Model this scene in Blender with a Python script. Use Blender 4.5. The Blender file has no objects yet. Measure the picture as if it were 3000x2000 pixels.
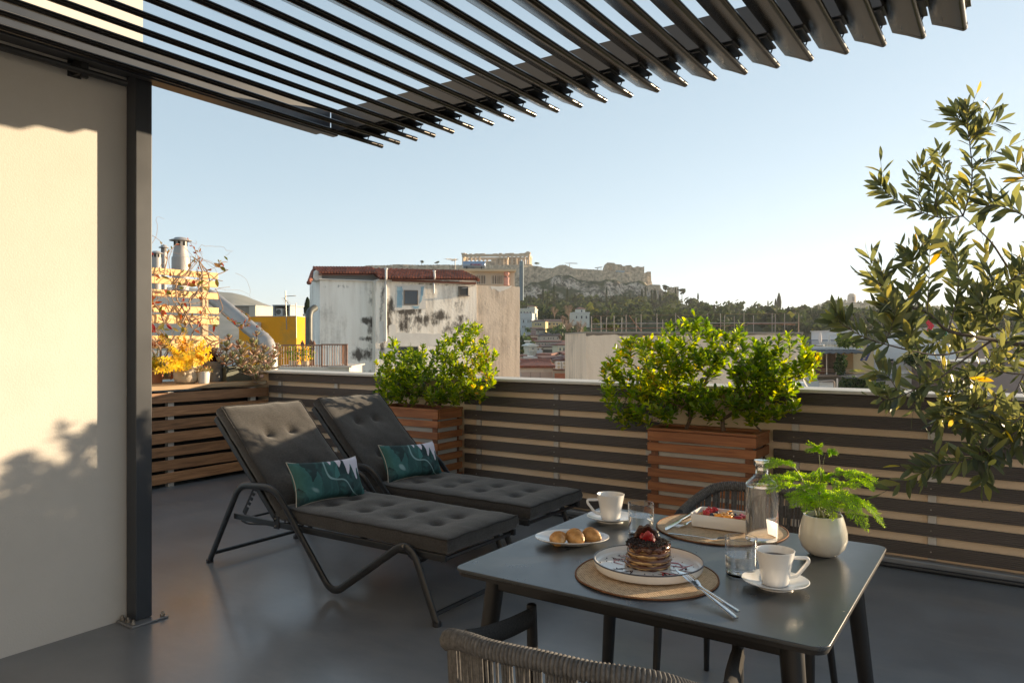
import bpy, math, random
from mathutils import Vector, Matrix, noise
random.seed(7)
D = bpy.data; scene = bpy.context.scene; COL = scene.collection
R = math.radians; PI = math.pi; sin = math.sin; cos = math.cos
U = random.uniform
V = Vector
# ---------------------------------------------------------------- survey: photo pixel -> place
F = 2150.0; CZ = 1.35; TH = R(34)
CAM = V((0, 0, CZ))
FW = V((-sin(TH), cos(TH), 0)); RT = V((cos(TH), sin(TH), 0)); UP = V((0, 0, 1))
def ray(px, py): return FW + RT * ((px - 1500) / F) - UP * ((py - 1000) / F)
def Pd(px, py, d): return CAM + ray(px, py) * d
def Pz(px, py, z):
    r = ray(px, py); return CAM + r * ((z - CZ) / r.z)
def Py(px, py, y):
    r = ray(px, py); return CAM + r * (y / r.y)
def Px(px, py, x):
    r = ray(px, py); return CAM + r * (x / r.x)
# ---------------------------------------------------------------- mesh builder
class MB:
    def __init__(s, o=(0, 0, 0)):
        s.v = []; s.f = []; s.r = []; s.m = []; s.o = V(o); s.mi = 0
    def add(s, vs, fs, r=None):
        n = len(s.v); s.v += [V(v) for v in vs]
        if r is None: r = random.random()
        for f in fs:
            s.f.append([i + n for i in f]); s.r.append(r); s.m.append(s.mi)
        return s
    def box(s, x0, x1, y0, y1, z0, z1, r=None):
        return s.add([(x0,y0,z0),(x1,y0,z0),(x1,y1,z0),(x0,y1,z0),(x0,y0,z1),(x1,y0,z1),(x1,y1,z1),(x0,y1,z1)],
              [(0,3,2,1),(4,5,6,7),(0,1,5,4),(1,2,6,5),(2,3,7,6),(3,0,4,7)], r)
    def ob(s, c, a, b, h, r=None):
        c, a, b, h = V(c), V(a), V(b), V(h)
        vs = [c-a-b-h, c+a-b-h, c+a+b-h, c-a+b-h, c-a-b+h, c+a-b+h, c+a+b+h, c-a+b+h]
        return s.add(vs, [(0,3,2,1),(4,5,6,7),(0,1,5,4),(1,2,6,5),(2,3,7,6),(3,0,4,7)], r)
    def beam(s, p, q, w, h, up=(0, 0, 1), r=None):
        p, q = V(p), V(q); d = q - p; up = V(up)
        sd = d.cross(up)
        if sd.length < 1e-6: sd = d.cross(V((1, 0, 0)))
        sd.normalize(); u2 = sd.cross(d).normalized()
        return s.ob((p + q) / 2, d / 2, sd * w / 2, u2 * h / 2, r)
    def tube(s, pts, r, n=8, closed=False, caps=True, asp=1.0, up=None, rnd=None):
        pts = [V(p) for p in pts]; m = len(pts)
        rs = r if isinstance(r, (list, tuple)) else [r] * m
        vs = []; nrm = None
        for i, p in enumerate(pts):
            if closed: t = pts[(i + 1) % m] - pts[i - 1]
            else: t = pts[min(i + 1, m - 1)] - pts[max(i - 1, 0)]
            if t.length < 1e-9: t = V((0, 0, 1))
            t.normalize()
            if up is not None:
                nrm = V(up) - t * V(up).dot(t)
                if nrm.length < 1e-4: nrm = t.orthogonal()
            elif nrm is None: nrm = t.orthogonal()
            else:
                nrm = nrm - t * nrm.dot(t)
                if nrm.length < 1e-6: nrm = t.orthogonal()
            nrm.normalize(); b = t.cross(nrm)
            for k in range(n):
                a = 2 * PI * k / n
                vs.append(p + nrm * (cos(a) * rs[i] * asp) + b * (sin(a) * rs[i]))
        fs = []
        for i in range(m if closed else m - 1):
            j = (i + 1) % m
            for k in range(n):
                fs.append((i*n+k, i*n+(k+1)%n, j*n+(k+1)%n, j*n+k))
        if caps and not closed:
            fs.append(tuple(reversed(range(n)))); fs.append(tuple(range((m-1)*n, m*n)))
        return s.add(vs, fs, rnd)
    def lathe(s, prof, c=(0,0,0), n=32, sx=1.0, sy=1.0, M=None, rnd=None):
        c = V(c); vs = []; fs = []; idx = []
        for (r, z) in prof:
            if r < 1e-6:
                idx.append([len(vs)]); vs.append(V((0, 0, z)))
            else:
                idx.append(list(range(len(vs), len(vs) + n)))
                for k in range(n):
                    a = 2*PI*k/n; vs.append(V((cos(a)*r*sx, sin(a)*r*sy, z)))
        for a, b in zip(idx, idx[1:]):
            for k in range(n):
                k2 = (k+1) % n
                if len(a) == 1 and len(b) == 1: break
                if len(a) == 1: fs.append((a[0], b[k2], b[k]))
                elif len(b) == 1: fs.append((a[k], a[k2], b[0]))
                else: fs.append((a[k], a[k2], b[k2], b[k]))
        if M: vs = [M @ v for v in vs]
        return s.add([v + c for v in vs], fs, rnd)
    def sph(s, c, rx, ry=None, rz=None, n=12, m=8, M=None, f=None, rnd=None):
        ry = ry or rx; rz = rz or rx
        prof = [(sin(PI*i/m), -cos(PI*i/m)) for i in range(m+1)]
        prof[0] = (0, -1); prof[-1] = (0, 1)
        t = MB(); t.lathe(prof, n=n)
        vs = []
        for v in t.v:
            k = f(v) if f else 1.0
            w = V((v.x*rx*k, v.y*ry*k, v.z*rz*k))
            if M: w = M @ w
            vs.append(w + V(c))
        return s.add(vs, t.f, rnd)
    def extr(s, poly, a, b, h, c=(0,0,0), rnd=None):
        # poly in (a,b) plane, extruded by vector h
        a, b, h, c = V(a), V(b), V(h), V(c); n = len(poly)
        lo = [c + a*x + b*y for x, y in poly]; hi = [p + h for p in lo]
        fs = [(i, (i+1) % n, n+(i+1) % n, n+i) for i in range(n)]
        fs.append(tuple(reversed(range(n)))); fs.append(tuple(range(n, 2*n)))
        return s.add(lo + hi, fs, rnd)
    def quad(s, a, b, c, d, r=None): return s.add([a, b, c, d], [(0, 1, 2, 3)], r)
    def build(s, name, mats, parent=None, smooth=True, ang=35, bevel=0, seg=2, sub=0, fix=True):
        me = D.meshes.new(name)
        me.from_pydata([tuple(v - s.o) for v in s.v], [], s.f)
        if not isinstance(mats, (list, tuple)): mats = [mats]
        for m in mats: me.materials.append(m)
        if len(mats) > 1: me.polygons.foreach_set('material_index', s.m)
        at = me.attributes.new('rnd', 'FLOAT', 'FACE'); at.data.foreach_set('value', s.r)
        me.update()
        if smooth:
            me.shade_smooth()
            if not bevel and not sub: me.set_sharp_from_angle(angle=R(ang))
        o = D.objects.new(name, me); COL.objects.link(o)
        if parent is not None: o.parent = parent
        else: o.location = s.o
        if sub:
            q = o.modifiers.new('s', 'SUBSURF'); q.levels = sub; q.render_levels = sub
        if bevel:
            q = o.modifiers.new('b', 'BEVEL'); q.width = bevel; q.segments = seg
            q.limit_method = 'ANGLE'; q.angle_limit = R(40); q.harden_normals = True
        return o
def tag(o, label=None, cat=None, group=None, kind=None):
    if label: o['label'] = label
    if cat: o['category'] = cat
    if group: o['group'] = group
    if kind: o['kind'] = kind
    return o
def thing(name, loc, label, cat, group=None, rz=0):
    o = D.objects.new(name, None); COL.objects.link(o); o.location = loc; o.rotation_euler[2] = rz
    o.empty_display_size = .1
    return tag(o, label, cat, group)
def dup(o, loc=None, rz=None, label=None, group=None):
    r = o.copy(); COL.objects.link(r)
    def rec(src, dst):
        for ch in list(src.children):
            c = ch.copy(); COL.objects.link(c); c.parent = dst; rec(ch, c)
    rec(o, r)
    if loc is not None: r.location = loc
    if rz is not None: r.rotation_euler[2] = rz
    if label: r['label'] = label
    if group: r['group'] = group
    return r
# ---------------------------------------------------------------- materials
def newmat(name):
    m = D.materials.new(name); m.use_nodes = True
    nt = m.node_tree; nt.nodes.clear()
    out = nt.nodes.new('ShaderNodeOutputMaterial')
    return m, nt, out
def N(nt, t, **kw):
    n = nt.nodes.new('ShaderNode' + t)
    for k, v in kw.items():
        if k in n.inputs.keys(): n.inputs[k].default_value = v
        else: setattr(n, k, v)
    return n
def col4(c): return (c[0], c[1], c[2], 1)
def coords(nt, stretch=(1, 1, 1), kind='Object'):
    tc = N(nt, 'TexCoord'); mp = N(nt, 'Mapping'); mp.inputs['Scale'].default_value = stretch
    nt.links.new(tc.outputs[kind], mp.inputs['Vector']); return mp.outputs[0]
def mat(name, c, c2=None, rough=.6, metal=0, scale=4, detail=5, stretch=(1,1,1), bump=0, bscale=40, rv=0.0,
        spec=.5, obr=0.0, lo=.35, hi=.65, rr=0.0, coat=0, croug=.03, sheen=0, bstretch=None, dirt=None, dscale=1.2, dlo=.5, dhi=.7, dstretch=(1,1,1), bdist=.01):
    m, nt, out = newmat(name); L = nt.links.new
    if c2 is None: c2 = tuple(x * .82 for x in c)
    p = N(nt, 'BsdfPrincipled'); p.inputs['Roughness'].default_value = rough; p.inputs['Metallic'].default_value = metal
    p.inputs['Specular IOR Level'].default_value = spec; p.inputs['Coat Weight'].default_value = coat; p.inputs['Coat Roughness'].default_value = croug
    p.inputs['Sheen Weight'].default_value = sheen
    v = coords(nt, stretch)
    nz = N(nt, 'TexNoise', Scale=scale, Detail=detail); nz.inputs['Roughness'].default_value = .6; L(v, nz.inputs['Vector'])
    mr = N(nt, 'MapRange'); mr.inputs[1].default_value = lo; mr.inputs[2].default_value = hi; L(nz.outputs[0], mr.inputs[0])
    mx = N(nt, 'Mix', data_type='RGBA'); mx.inputs[6].default_value = col4(c2); mx.inputs[7].default_value = col4(c)
    L(mr.outputs[0], mx.inputs[0]); cur = mx.outputs[2]
    if dirt:
        v2 = coords(nt, dstretch)
        n2 = N(nt, 'TexNoise', Scale=dscale, Detail=8); n2.inputs['Roughness'].default_value = .7; L(v2, n2.inputs['Vector'])
        m2 = N(nt, 'MapRange'); m2.inputs[1].default_value = dlo; m2.inputs[2].default_value = dhi; L(n2.outputs[0], m2.inputs[0])
        x2 = N(nt, 'Mix', data_type='RGBA'); L(cur, x2.inputs[6]); x2.inputs[7].default_value = col4(dirt); L(m2.outputs[0], x2.inputs[0])
        cur = x2.outputs[2]
    if rv or obr:
        h = N(nt, 'HueSaturation')
        if rv:
            a = N(nt, 'Attribute', attribute_name='rnd'); src = a.outputs['Fac']; amt = rv
        else:
            a = N(nt, 'ObjectInfo'); src = a.outputs['Random']; amt = obr
        k = N(nt, 'MapRange'); k.inputs[3].default_value = 1 - amt; k.inputs[4].default_value = 1 + amt
        L(src, k.inputs[0]); L(k.outputs[0], h.inputs['Value']); L(cur, h.inputs['Color']); cur = h.outputs[0]
    L(cur, p.inputs['Base Color'])
    if rr:
        k = N(nt, 'MapRange'); k.inputs[3].default_value = max(0, rough - rr); k.inputs[4].default_value = rough + rr
        L(nz.outputs[0], k.inputs[0]); L(k.outputs[0], p.inputs['Roughness'])
    if bump:
        vb = coords(nt, bstretch or stretch)
        nb = N(nt, 'TexNoise', Scale=bscale, Detail=4); L(vb, nb.inputs['Vector'])
        b = N(nt, 'Bump', Strength=bump, Distance=bdist); L(nb.outputs[0], b.inputs['Height']); L(b.outputs[0], p.inputs['Normal'])
    L(p.outputs[0], out.inputs[0]); return m
def leafmat(name, cols, tr=.5, rough=.4, spec=.4, pos=None):
    """leaf: diffuse + translucency, hue of each leaf from its own random value"""
    m, nt, out = newmat(name); L = nt.links.new
    a = N(nt, 'Attribute', attribute_name='rnd'); cr = N(nt, 'ValToRGB'); L(a.outputs['Fac'], cr.inputs[0])
    e = cr.color_ramp.elements; n = len(cols); ps = pos or [i / max(1, n - 1) for i in range(n)]
    e[0].position = ps[0]; e[0].color = col4(cols[0]); e[1].position = ps[-1]; e[1].color = col4(cols[-1])
    for i in range(1, n - 1):
        q = e.new(ps[i]); q.color = col4(cols[i])
    p = N(nt, 'BsdfPrincipled'); p.inputs['Roughness'].default_value = rough; p.inputs['Specular IOR Level'].default_value = spec
    L(cr.outputs[0], p.inputs['Base Color'])
    t = N(nt, 'BsdfTranslucent'); h = N(nt, 'HueSaturation'); h.inputs['Hue'].default_value = .485
    h.inputs['Saturation'].default_value = 1.1; h.inputs['Value'].default_value = 2.5
    L(cr.outputs[0], h.inputs['Color']); L(h.outputs[0], t.inputs['Color'])
    mx = N(nt, 'MixShader'); mx.inputs[0].default_value = tr; L(p.outputs[0], mx.inputs[1]); L(t.outputs[0], mx.inputs[2])
    L(mx.outputs[0], out.inputs[0]); return m
def glassmat(name, ior=1.45, color=(1, 1, 1), rough=0.0):
    m, nt, out = newmat(name)
    p = N(nt, 'BsdfPrincipled'); p.inputs['Base Color'].default_value = col4(color); p.inputs['Roughness'].default_value = rough
    p.inputs['IOR'].default_value = ior; p.inputs['Transmission Weight'].default_value = 1.0
    nt.links.new(p.outputs[0], out.inputs[0]); return m
def fillet(pts, rad, seg=6):
    """round the corners of a polyline"""
    pts = [V(p) for p in pts]; out = [pts[0]]
    for i in range(1, len(pts) - 1):
        a, b, c = pts[i-1], pts[i], pts[i+1]; r = rad[i] if isinstance(rad, (list, tuple)) else rad
        da = (a - b); dc = (c - b); k = min(r, da.length * .48, dc.length * .48)
        p0 = b + da.normalized() * k; p1 = b + dc.normalized() * k
        for j in range(seg + 1):
            t = j / seg; out.append(p0 * (1-t)**2 + b * 2*t*(1-t) + p1 * t*t)
    out.append(pts[-1]); return out
def smooth_path(pts, n=6):
    pts = [V(p) for p in pts]; out = []
    P = [pts[0]*2 - pts[1]] + pts + [pts[-1]*2 - pts[-2]]
    for i in range(1, len(P) - 2):
        a, b, c, d = P[i-1:i+3]
        for j in range(n):
            t = j / n
            out.append(.5 * ((2*b) + (c - a)*t + (2*a - 5*b + 4*c - d)*t*t + (3*b - a - 3*c + d)*t**3))
    out.append(pts[-1]); return out
# ---------------------------------------------------------------- camera, sun, sky
cd = D.cameras.new('camera'); cam = D.objects.new('camera', cd); COL.objects.link(cam)
cam.location = CAM; cam.rotation_euler = (R(90), 0, TH)
cd.lens = 36.0 * F / 3000; cd.sensor_width = 36; cd.sensor_fit = 'HORIZONTAL'; cd.clip_end = 30000; cd.clip_start = .05
scene.camera = cam
SUN_AZ = R(55); SUN_EL = R(7.45)
SD = V((cos(SUN_AZ)*cos(SUN_EL), sin(SUN_AZ)*cos(SUN_EL), sin(SUN_EL)))
ld = D.lights.new('sun', 'SUN'); ld.energy = 5.0; ld.angle = R(.55); ld.color = (1.0, .77, .50)
sun = D.objects.new('sun', ld); COL.objects.link(sun); sun.rotation_euler = SD.to_track_quat('Z', 'Y').to_euler()
w = D.worlds.new('World'); scene.world = w; w.use_nodes = True
nt = w.node_tree; bg = nt.nodes['Background']
sky = nt.nodes.new('ShaderNodeTexSky'); sky.sky_type = 'NISHITA'; sky.sun_disc = False
sky.sun_elevation = SUN_EL; sky.sun_rotation = math.atan2(SD.x, SD.y); sky.altitude = 50
sky.air_density = .6; sky.dust_density = .2; sky.ozone_density = 1.5
_g = nt.nodes.new('ShaderNodeGamma'); _g.inputs[1].default_value = .45
_h = nt.nodes.new('ShaderNodeHueSaturation'); _h.inputs['Saturation'].default_value = .92; _h.inputs['Value'].default_value = 1.38; _h.inputs['Hue'].default_value = .485
nt.links.new(sky.outputs[0], _g.inputs[0]); nt.links.new(_g.outputs[0], _h.inputs['Color']); nt.links.new(_h.outputs[0], bg.inputs[0])
bg.inputs[1].default_value = .15
vs_ = scene.view_settings; vs_.view_transform = 'Standard'; vs_.look = 'None'; vs_.gamma = 1; vs_.exposure = 1.36
cy = scene.cycles
cy.max_bounces = 20; cy.transparent_max_bounces = 16; cy.transmission_bounces = 20; cy.glossy_bounces = 5; cy.diffuse_bounces = 4
cy.sample_clamp_indirect = 6; cy.use_denoising = True
try: cy.denoiser = 'OPENIMAGEDENOISE'
except Exception: pass
# ================================================================ TERRACE
m_floor = mat('floor_paint', (.19,.198,.21), (.145,.150,.16), coat=.5, croug=.17, rough=.34, scale=2.2, detail=8, rr=.1, bump=.25, bscale=3.5, bstretch=(1,1,1), bdist=.006, dirt=(.22,.22,.22), dscale=1.1, dlo=.5, dhi=.75, dstretch=(1,2.5,1))
b = MB(); b.box(-7.6, 4.2, -4, 5.0, -.25, 0)
tag(b.build('terrace_floor', m_floor, smooth=False), kind='structure')
m_stucco = mat('stucco_wall', (.60,.57,.53), (.55,.525,.485), rough=.9, scale=1.2, bump=.22, bscale=130, bdist=.004, spec=.2, dirt=(.52,.495,.455), dscale=.9, dlo=.5, dhi=.8)
o = V((-3.58, 0, 0))
t = thing('house_wall', (-3.7, -1, 0), 'pale stucco house wall on the left behind the black pergola post', 'wall')
b = MB((-3.7,-1,0)); b.box(-4.4, -3.555, -4, 1.995, 0, 5.4); b.build('wall', m_stucco, t, smooth=False)
b = MB((-3.7,-1,0)); b.box(-3.0, 6.0, -4.3, -3.99, 0, 5.4); b.build('wall', mat('bounce_wall_stucco', (.36,.35,.35), rough=.9, scale=1.5), t, smooth=False)  # unseen wall behind the camera, added to bounce warm light onto the parapet
# curtain pole on the wall
m_blk = mat('black_metal', (.022,.023,.026), (.016,.017,.02), rough=.42, scale=8, metal=.0, spec=.5, rr=.08)
m_blk2 = mat('black_metal_gloss', (.03,.027,.025), (.02,.02,.02), rough=.28, scale=2, spec=.7, metal=.35, rr=.1)
t = thing('curtain_pole', (-3.58, 1.6, 2.57), 'thin dark pole held by a bracket high on the pale stucco wall', 'pole')
b = MB((-3.58,1.6,2.57)); b.tube([(-3.46,-.5,2.57),(-3.46,1.86,2.57)], .016, 10); b.build('pole', m_blk, t)
b = MB((-3.58,1.6,2.57)); b.box(-3.555,-3.46,1.66,1.68,2.565,2.66); b.box(-3.47,-3.45,1.655,1.685,2.54,2.62); b.box(-3.555,-3.547,1.64,1.70,2.56,2.68); b.build('bracket', m_blk, t, bevel=.002)
# ---------------------------------------------------------------- pergola
PO = V((-3.5, 1.95, 0))
pg = thing('louvred_pergola', PO, 'black metal pergola roof of tilted louvres on a square post', 'pergola')
m_beam = mat('pergola_metal', (.036,.041,.050), (.028,.032,.040), rough=.34, scale=3, rr=.06, spec=.5)
m_louv = mat('louvre_metal', (.034,.028,.023), (.016,.014,.013), rough=.26, scale=1.5, detail=3, stretch=(6,.6,6), metal=.6, spec=.6, rr=.12)
b = MB(PO); b.box(-3.545,-3.46,1.907,1.988,.012,2.63); b.build('post', m_beam, pg, bevel=.004)
b = MB(PO); b.box(-3.55,-3.405,1.862,2.04,.001,.010)
bp = b.build('base_plate', m_floor, pg, bevel=.002)
m_bolt = mat('bolt_steel', (.45,.42,.38), (.2,.15,.1), rough=.4, metal=.8, scale=60)
for x, y in ((-3.53,1.88),(-3.43,1.878),(-3.425,2.02),(-3.48,1.88)):
    b = MB(PO); b.lathe([(0,.012),(.011,.012),(.011,.022),(.006,.022),(.006,.034),(0,.034)], (x,y,0), 6); b.build('bolt', m_bolt, bp)
b = MB(PO); b.box(-3.56,-3.43,-1.5,3.1,2.632,2.775); b.build('side_beam', m_beam, pg, bevel=.004)
b = MB(PO); b.box(-3.43,-3.385,-1.5,3.12,2.60,2.632); b.build('gutter', m_beam, pg, bevel=.003)
b = MB(PO); b.box(-3.46,.62,3.13,3.235,2.635,2.77); b.build('front_beam', m_beam, pg, bevel=.004)
b = MB(PO)
b.box(-.05,.62,3.15,3.20,2.60,2.633)
b.build('rail', m_blk, pg, bevel=.003)
for x in (.035,.05,.075): 
    pass
b = MB(PO)
b.tube([(.03,3.14,2.60),(.03,3.13,2.575),(.035,3.12,2.56),(.05,3.12,2.56),(.055,3.13,2.575)], .004, 6)
b.build('hook', m_bolt, pg)
# louvre profile: rounded heavy edge at the origin, thin edge up and to the left
def louvre_prof(k=1.0):
    p = []; n = 10
    ax = V((-.111, .041)); L_ = ax.length; ax.normalize(); nr = V((-ax.y, ax.x))   # 2d
    r0, r1 = .0135*k, .003
    for i in range(n+1):
        a = PI/2 + PI * i / n
        q = ax * (cos(a)*r0) + nr * (sin(a)*r0); p.append((q.x, q.y))
    q = ax*(L_*.5) - nr*.0085*k; p.append((q.x, q.y))
    for i in range(5):
        a = -PI/2 + PI*i/4
        q = ax*(L_-.003+cos(a)*r1) + nr*(sin(a)*r1); p.append((q.x, q.y))
    q = ax*(L_*.5) + nr*.0065*k; p.append((q.x, q.y))
    return p
LZ = 2.6; NL = 23
lp = louvre_prof(); cp = louvre_prof(1.06)
proto = None
def L3(poly, x, y0, y1, mb): 
    mb.extr(poly, (1,0,0), (0,0,1), (0, y1-y0, 0), (x, y0, LZ))
m_hole = mat('dark_hole', (.004,.004,.004), rough=.9)
xs = [-3.32 + i*(3.177/22) for i in range(NL)]
b = MB(PO); L3(lp, xs[0], -1.68, 3.405, b); lou = b.build('louvre', m_louv, pg, ang=30)
b = MB(PO); L3(cp, xs[0], 3.405, 3.432, b); capo = b.build('end_cap', m_louv, lou, ang=30)
b = MB(PO); b.tube([(xs[0]+.0135,3.385,LZ-.002),(xs[0]+.0152,3.385,LZ-.002)], .0045, 10); ho = b.build('screw_hole', m_hole, lou)
b = MB(PO)
x = xs[0]
b.tube(fillet([(x-.045,3.30,LZ+.012),(x-.03,3.30,LZ+.04),(x+.018,3.30,LZ+.04),(x+.006,3.30,LZ+.008)], .012), .0035, 5)
b.box(x-.05,x+.03,3.15,3.30,LZ+.026,LZ+.034)
br = b.build('bracket', m_beam, lou)
for i in range(1, NL):
    dx = V((xs[i]-xs[0], 0, 0))
    c = lou.copy(); COL.objects.link(c); c.parent = pg; c.location = dx
    for q in (capo, ho, br):
        e = q.copy(); COL.objects.link(e); e.parent = c
# ---------------------------------------------------------------- parapet with slat screen
m_para = mat('parapet_paint', (.86,.68,.49), (.80,.63,.45), rough=.85, scale=2, bump=.4, bscale=90, bdist=.004, spec=.2)
m_cap = mat('cap_paint', (.66,.61,.54), (.60,.55,.48), rough=.6, scale=6)
m_board = mat('composite_board', (.085,.068,.058), (.068,.055,.047), rough=.55, scale=3, stretch=(.4,6,6), rv=.10, bump=.35, bscale=1, bstretch=(1,1,1))
# ribbed face of the composite boards
_nt = m_board.node_tree; _p = [n for n in _nt.nodes if n.type == 'BSDF_PRINCIPLED'][0]; _b = [n for n in _nt.nodes if n.type == 'BUMP'][0]
_wv = N(_nt, 'TexWave', Scale=28.0, wave_type='BANDS', bands_direction='Z'); _nt.links.new(coords(_nt), _wv.inputs[0]); _nt.links.new(_wv.outputs[0], _b.inputs['Height']); _b.inputs['Strength'].default_value = .45; _b.inputs['Distance'].default_value = .004
m_batt = mat('batten_paint', (.60,.56,.50), (.54,.5,.45), rough=.6, scale=5)
WO = V((-2, 5.1, 0))
pw = thing('parapet_wall', WO, 'beige parapet wall clad with dark horizontal slats along the terrace edge', 'wall')
b = MB(WO); b.box(-7.6,4.2,5.0,5.22,-.25,1.022); b.build('wall', m_para, pw, smooth=False)
b = MB(WO); b.box(-6.6,4.2,4.935,5.26,1.022,1.044); b.build('coping', m_cap, pw, bevel=.004)
b = MB(WO); b.box(-6.4,4.2,4.93,5.0,0,.055); b.build('upstand', m_floor, pw, bevel=.01)
b = MB(WO); b.tube([(-6.4,4.905,.016),(-2,4.9,.016),(4.2,4.91,.016)], .014, 8); b.build('cable', m_blk, pw)
batx = [-6.27,-5.43,-4.62,-3.70,-2.94,-2.16,-1.14,-.367,.40,1.17,1.94,2.7,3.5]
for x in batx:
    b = MB(WO); b.box(x-.022,x+.022,4.976,5.0,.06,1.018); b.build('batten', m_batt, pw, bevel=.002)
for (xa, xb) in ((-6.425,-4.58),(-3.835,-2.05),(-1.275,4.2)):
    for k in range(8):
        zt = 1.018 - k*.1235
        j = U(-.002,.002)
        b = MB(WO); b.box(xa+U(0,.004),xb,4.955+j,4.975,zt-.076+j,zt+j)
        bo = b.build('slat', m_board, pw, bevel=.003)
        b = MB(WO)
        for x in batx:
            if xa < x < xb: b.lathe([(.0045,0),(.0045,.0015),(0,.002)], (0,0,0), 8, M=Matrix.Translation((x-.004,4.955+j,zt-.04))@Matrix.Rotation(R(90),4,'X'))
        b.build('screws', m_bolt, bo)
# ---------------------------------------------------------------- wood
def woodmat(name, c, c2, axis, rv=.18, rough=.55, knots=True, worn=None):
    m, nt, out = newmat(name); L = nt.links.new
    st = {'x': (.9, 9, 14), 'y': (9, .9, 14), 'z': (9, 9, .9)}[axis]
    v = coords(nt, st); a = N(nt, 'Attribute', attribute_name='rnd')
    ad = N(nt, 'VectorMath', operation='ADD'); L(v, ad.inputs[0])
    sc = N(nt, 'VectorMath', operation='SCALE'); sc.inputs[0].default_value = (13, 17, 11); L(a.outputs['Fac'], sc.inputs['Scale']); L(sc.outputs[0], ad.inputs[1])
    nz = N(nt, 'TexNoise', Scale=3.0, Detail=7); nz.inputs['Roughness'].default_value = .62; nz.inputs['Distortion'].default_value = .9; L(ad.outputs[0], nz.inputs['Vector'])
    cr = N(nt, 'ValToRGB'); L(nz.outputs[0], cr.inputs[0]); e = cr.color_ramp.elements
    e[0].position = .32; e[0].color = col4(c2); e[1].position = .66; e[1].color = col4(c)
    vor = N(nt, 'TexVoronoi', Scale=.55); L(ad.outputs[0], vor.inputs['Vector'])
    k = N(nt, 'MapRange'); k.inputs[1].default_value = .03; k.inputs[2].default_value = .13; L(vor.outputs['Distance'], k.inputs[0])
    mx = N(nt, 'Mix', data_type='RGBA'); mx.inputs[6].default_value = col4(tuple(q*.35 for q in c2)); L(cr.outputs[0], mx.inputs[7]); L(k.outputs[0], mx.inputs[0])
    h = N(nt, 'HueSaturation'); r = N(nt, 'MapRange'); r.inputs[3].default_value = 1-rv; r.inputs[4].default_value = 1+rv
    L(a.outputs['Fac'], r.inputs[0]); L(r.outputs[0], h.inputs['Value']); L(mx.outputs[2], h.inputs['Color'])
    p = N(nt, 'BsdfPrincipled', Roughness=rough); L(h.outputs[0], p.inputs['Base Color'])
    bm = N(nt, 'Bump', Strength=.35, Distance=.003); L(nz.outputs[0], bm.inputs['Height']); L(bm.outputs[0], p.inputs['Normal'])
    L(p.outputs[0], out.inputs[0]); return m
w_red_x = woodmat('stained_wood_x', (.40,.15,.05), (.20,.065,.022), 'x')
w_red_y = woodmat('stained_wood_y', (.40,.15,.05), (.20,.065,.022), 'y')
w_red_z = woodmat('stained_wood_z', (.22,.085,.035), (.12,.045,.02), 'z')
w_pine_y = woodmat('pine_y', (.88,.56,.24), (.72,.40,.14), 'y', rv=.10)
w_pine_z = woodmat('pine_z', (.60,.42,.24), (.46,.31,.17), 'z', rv=.10)
m_liner = mat('planter_liner', (.52,.50,.45), (.46,.44,.40), rough=.5, scale=5)
m_soil = mat('soil', (.06,.045,.032), (.03,.022,.016), rough=.95, scale=30, bump=1, bscale=60, bdist=.03)
def planter(x0, x1, y0, y1, H, label):
    o = V(((x0+x1)/2, (y0+y1)/2, 0)); t = thing('wooden_planter', o, label, 'planter', 'slatted planter boxes along the parapet')
    b = MB(o); b.box(x0+.035,x1-.035,y0+.035,y1-.035,.03,H-.03); b.build('liner', m_liner, t, smooth=False)
    b = MB(o); b.box(x0+.036,x1-.036,y0+.036,y1-.036,H-.03,H-.022); b.build('soil', m_soil, t, smooth=False)
    n = 8; pit = (H-.075)/(n-.7)
    for i, (x, y) in enumerate(((x0+.02,y0+.02),(x1-.075,y0+.02),(x0+.02,y1-.03),(x1-.075,y1-.03))):
        b = MB(o); b.box(x, x+.05, y, y+.012, 0, H-.02); b.build('corner_post', w_red_z, t, bevel=.002)
    for k in range(n):
        zt = H - .012 if k == 0 else H - .09 - (k-1)*(H-.09-.06)/(n-1.0)*1.0
        hh = .066 if k == 0 else .056
        for (ya, yb) in ((y0, y0+.02), (y1-.02, y1)):
            j = U(-.003,.003); b = MB(o); b.box(x0+U(0,.006), x1-.001, ya+j*.5, yb+j*.5, zt-hh+j, zt+j); b.build('slat', w_red_x, t, bevel=.003)
        for (xa, xb) in ((x0, x0+.02), (x1-.02, x1)):
            j = U(-.003,.003); b = MB(o); b.box(xa+.002+j*.5, xb+.002+j*.5, y0+.021, y1-.021, zt-hh+j, zt+j); b.build('slat', w_red_y, t, bevel=.003)
    b = MB(o)
    b.box(x0-.004,x1+.004,y0-.004,y0+.045,H-.011,H+.006); b.build('rim', w_red_x, t, bevel=.003)
    b = MB(o); b.box(x0-.004,x1+.004,y1-.045,y1+.004,H-.011,H+.006); b.build('rim', w_red_x, t, bevel=.003)
    b = MB(o); b.box(x0-.004,x0+.045,y0+.0455,y1-.0455,H-.011,H+.006); b.build('rim', w_red_y, t, bevel=.003)
    b = MB(o); b.box(x1-.045,x1+.004,y0+.0455,y1-.0455,H-.011,H+.006); b.build('rim', w_red_y, t, bevel=.003)
    return t
planter(-4.57,-3.83,4.60,4.93,.79, 'stained slatted planter box behind the farther sun lounger')
planter(-2.016,-1.289,4.62,4.93,.765, 'stained slatted planter box beside the round-backed chair and table')
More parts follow.
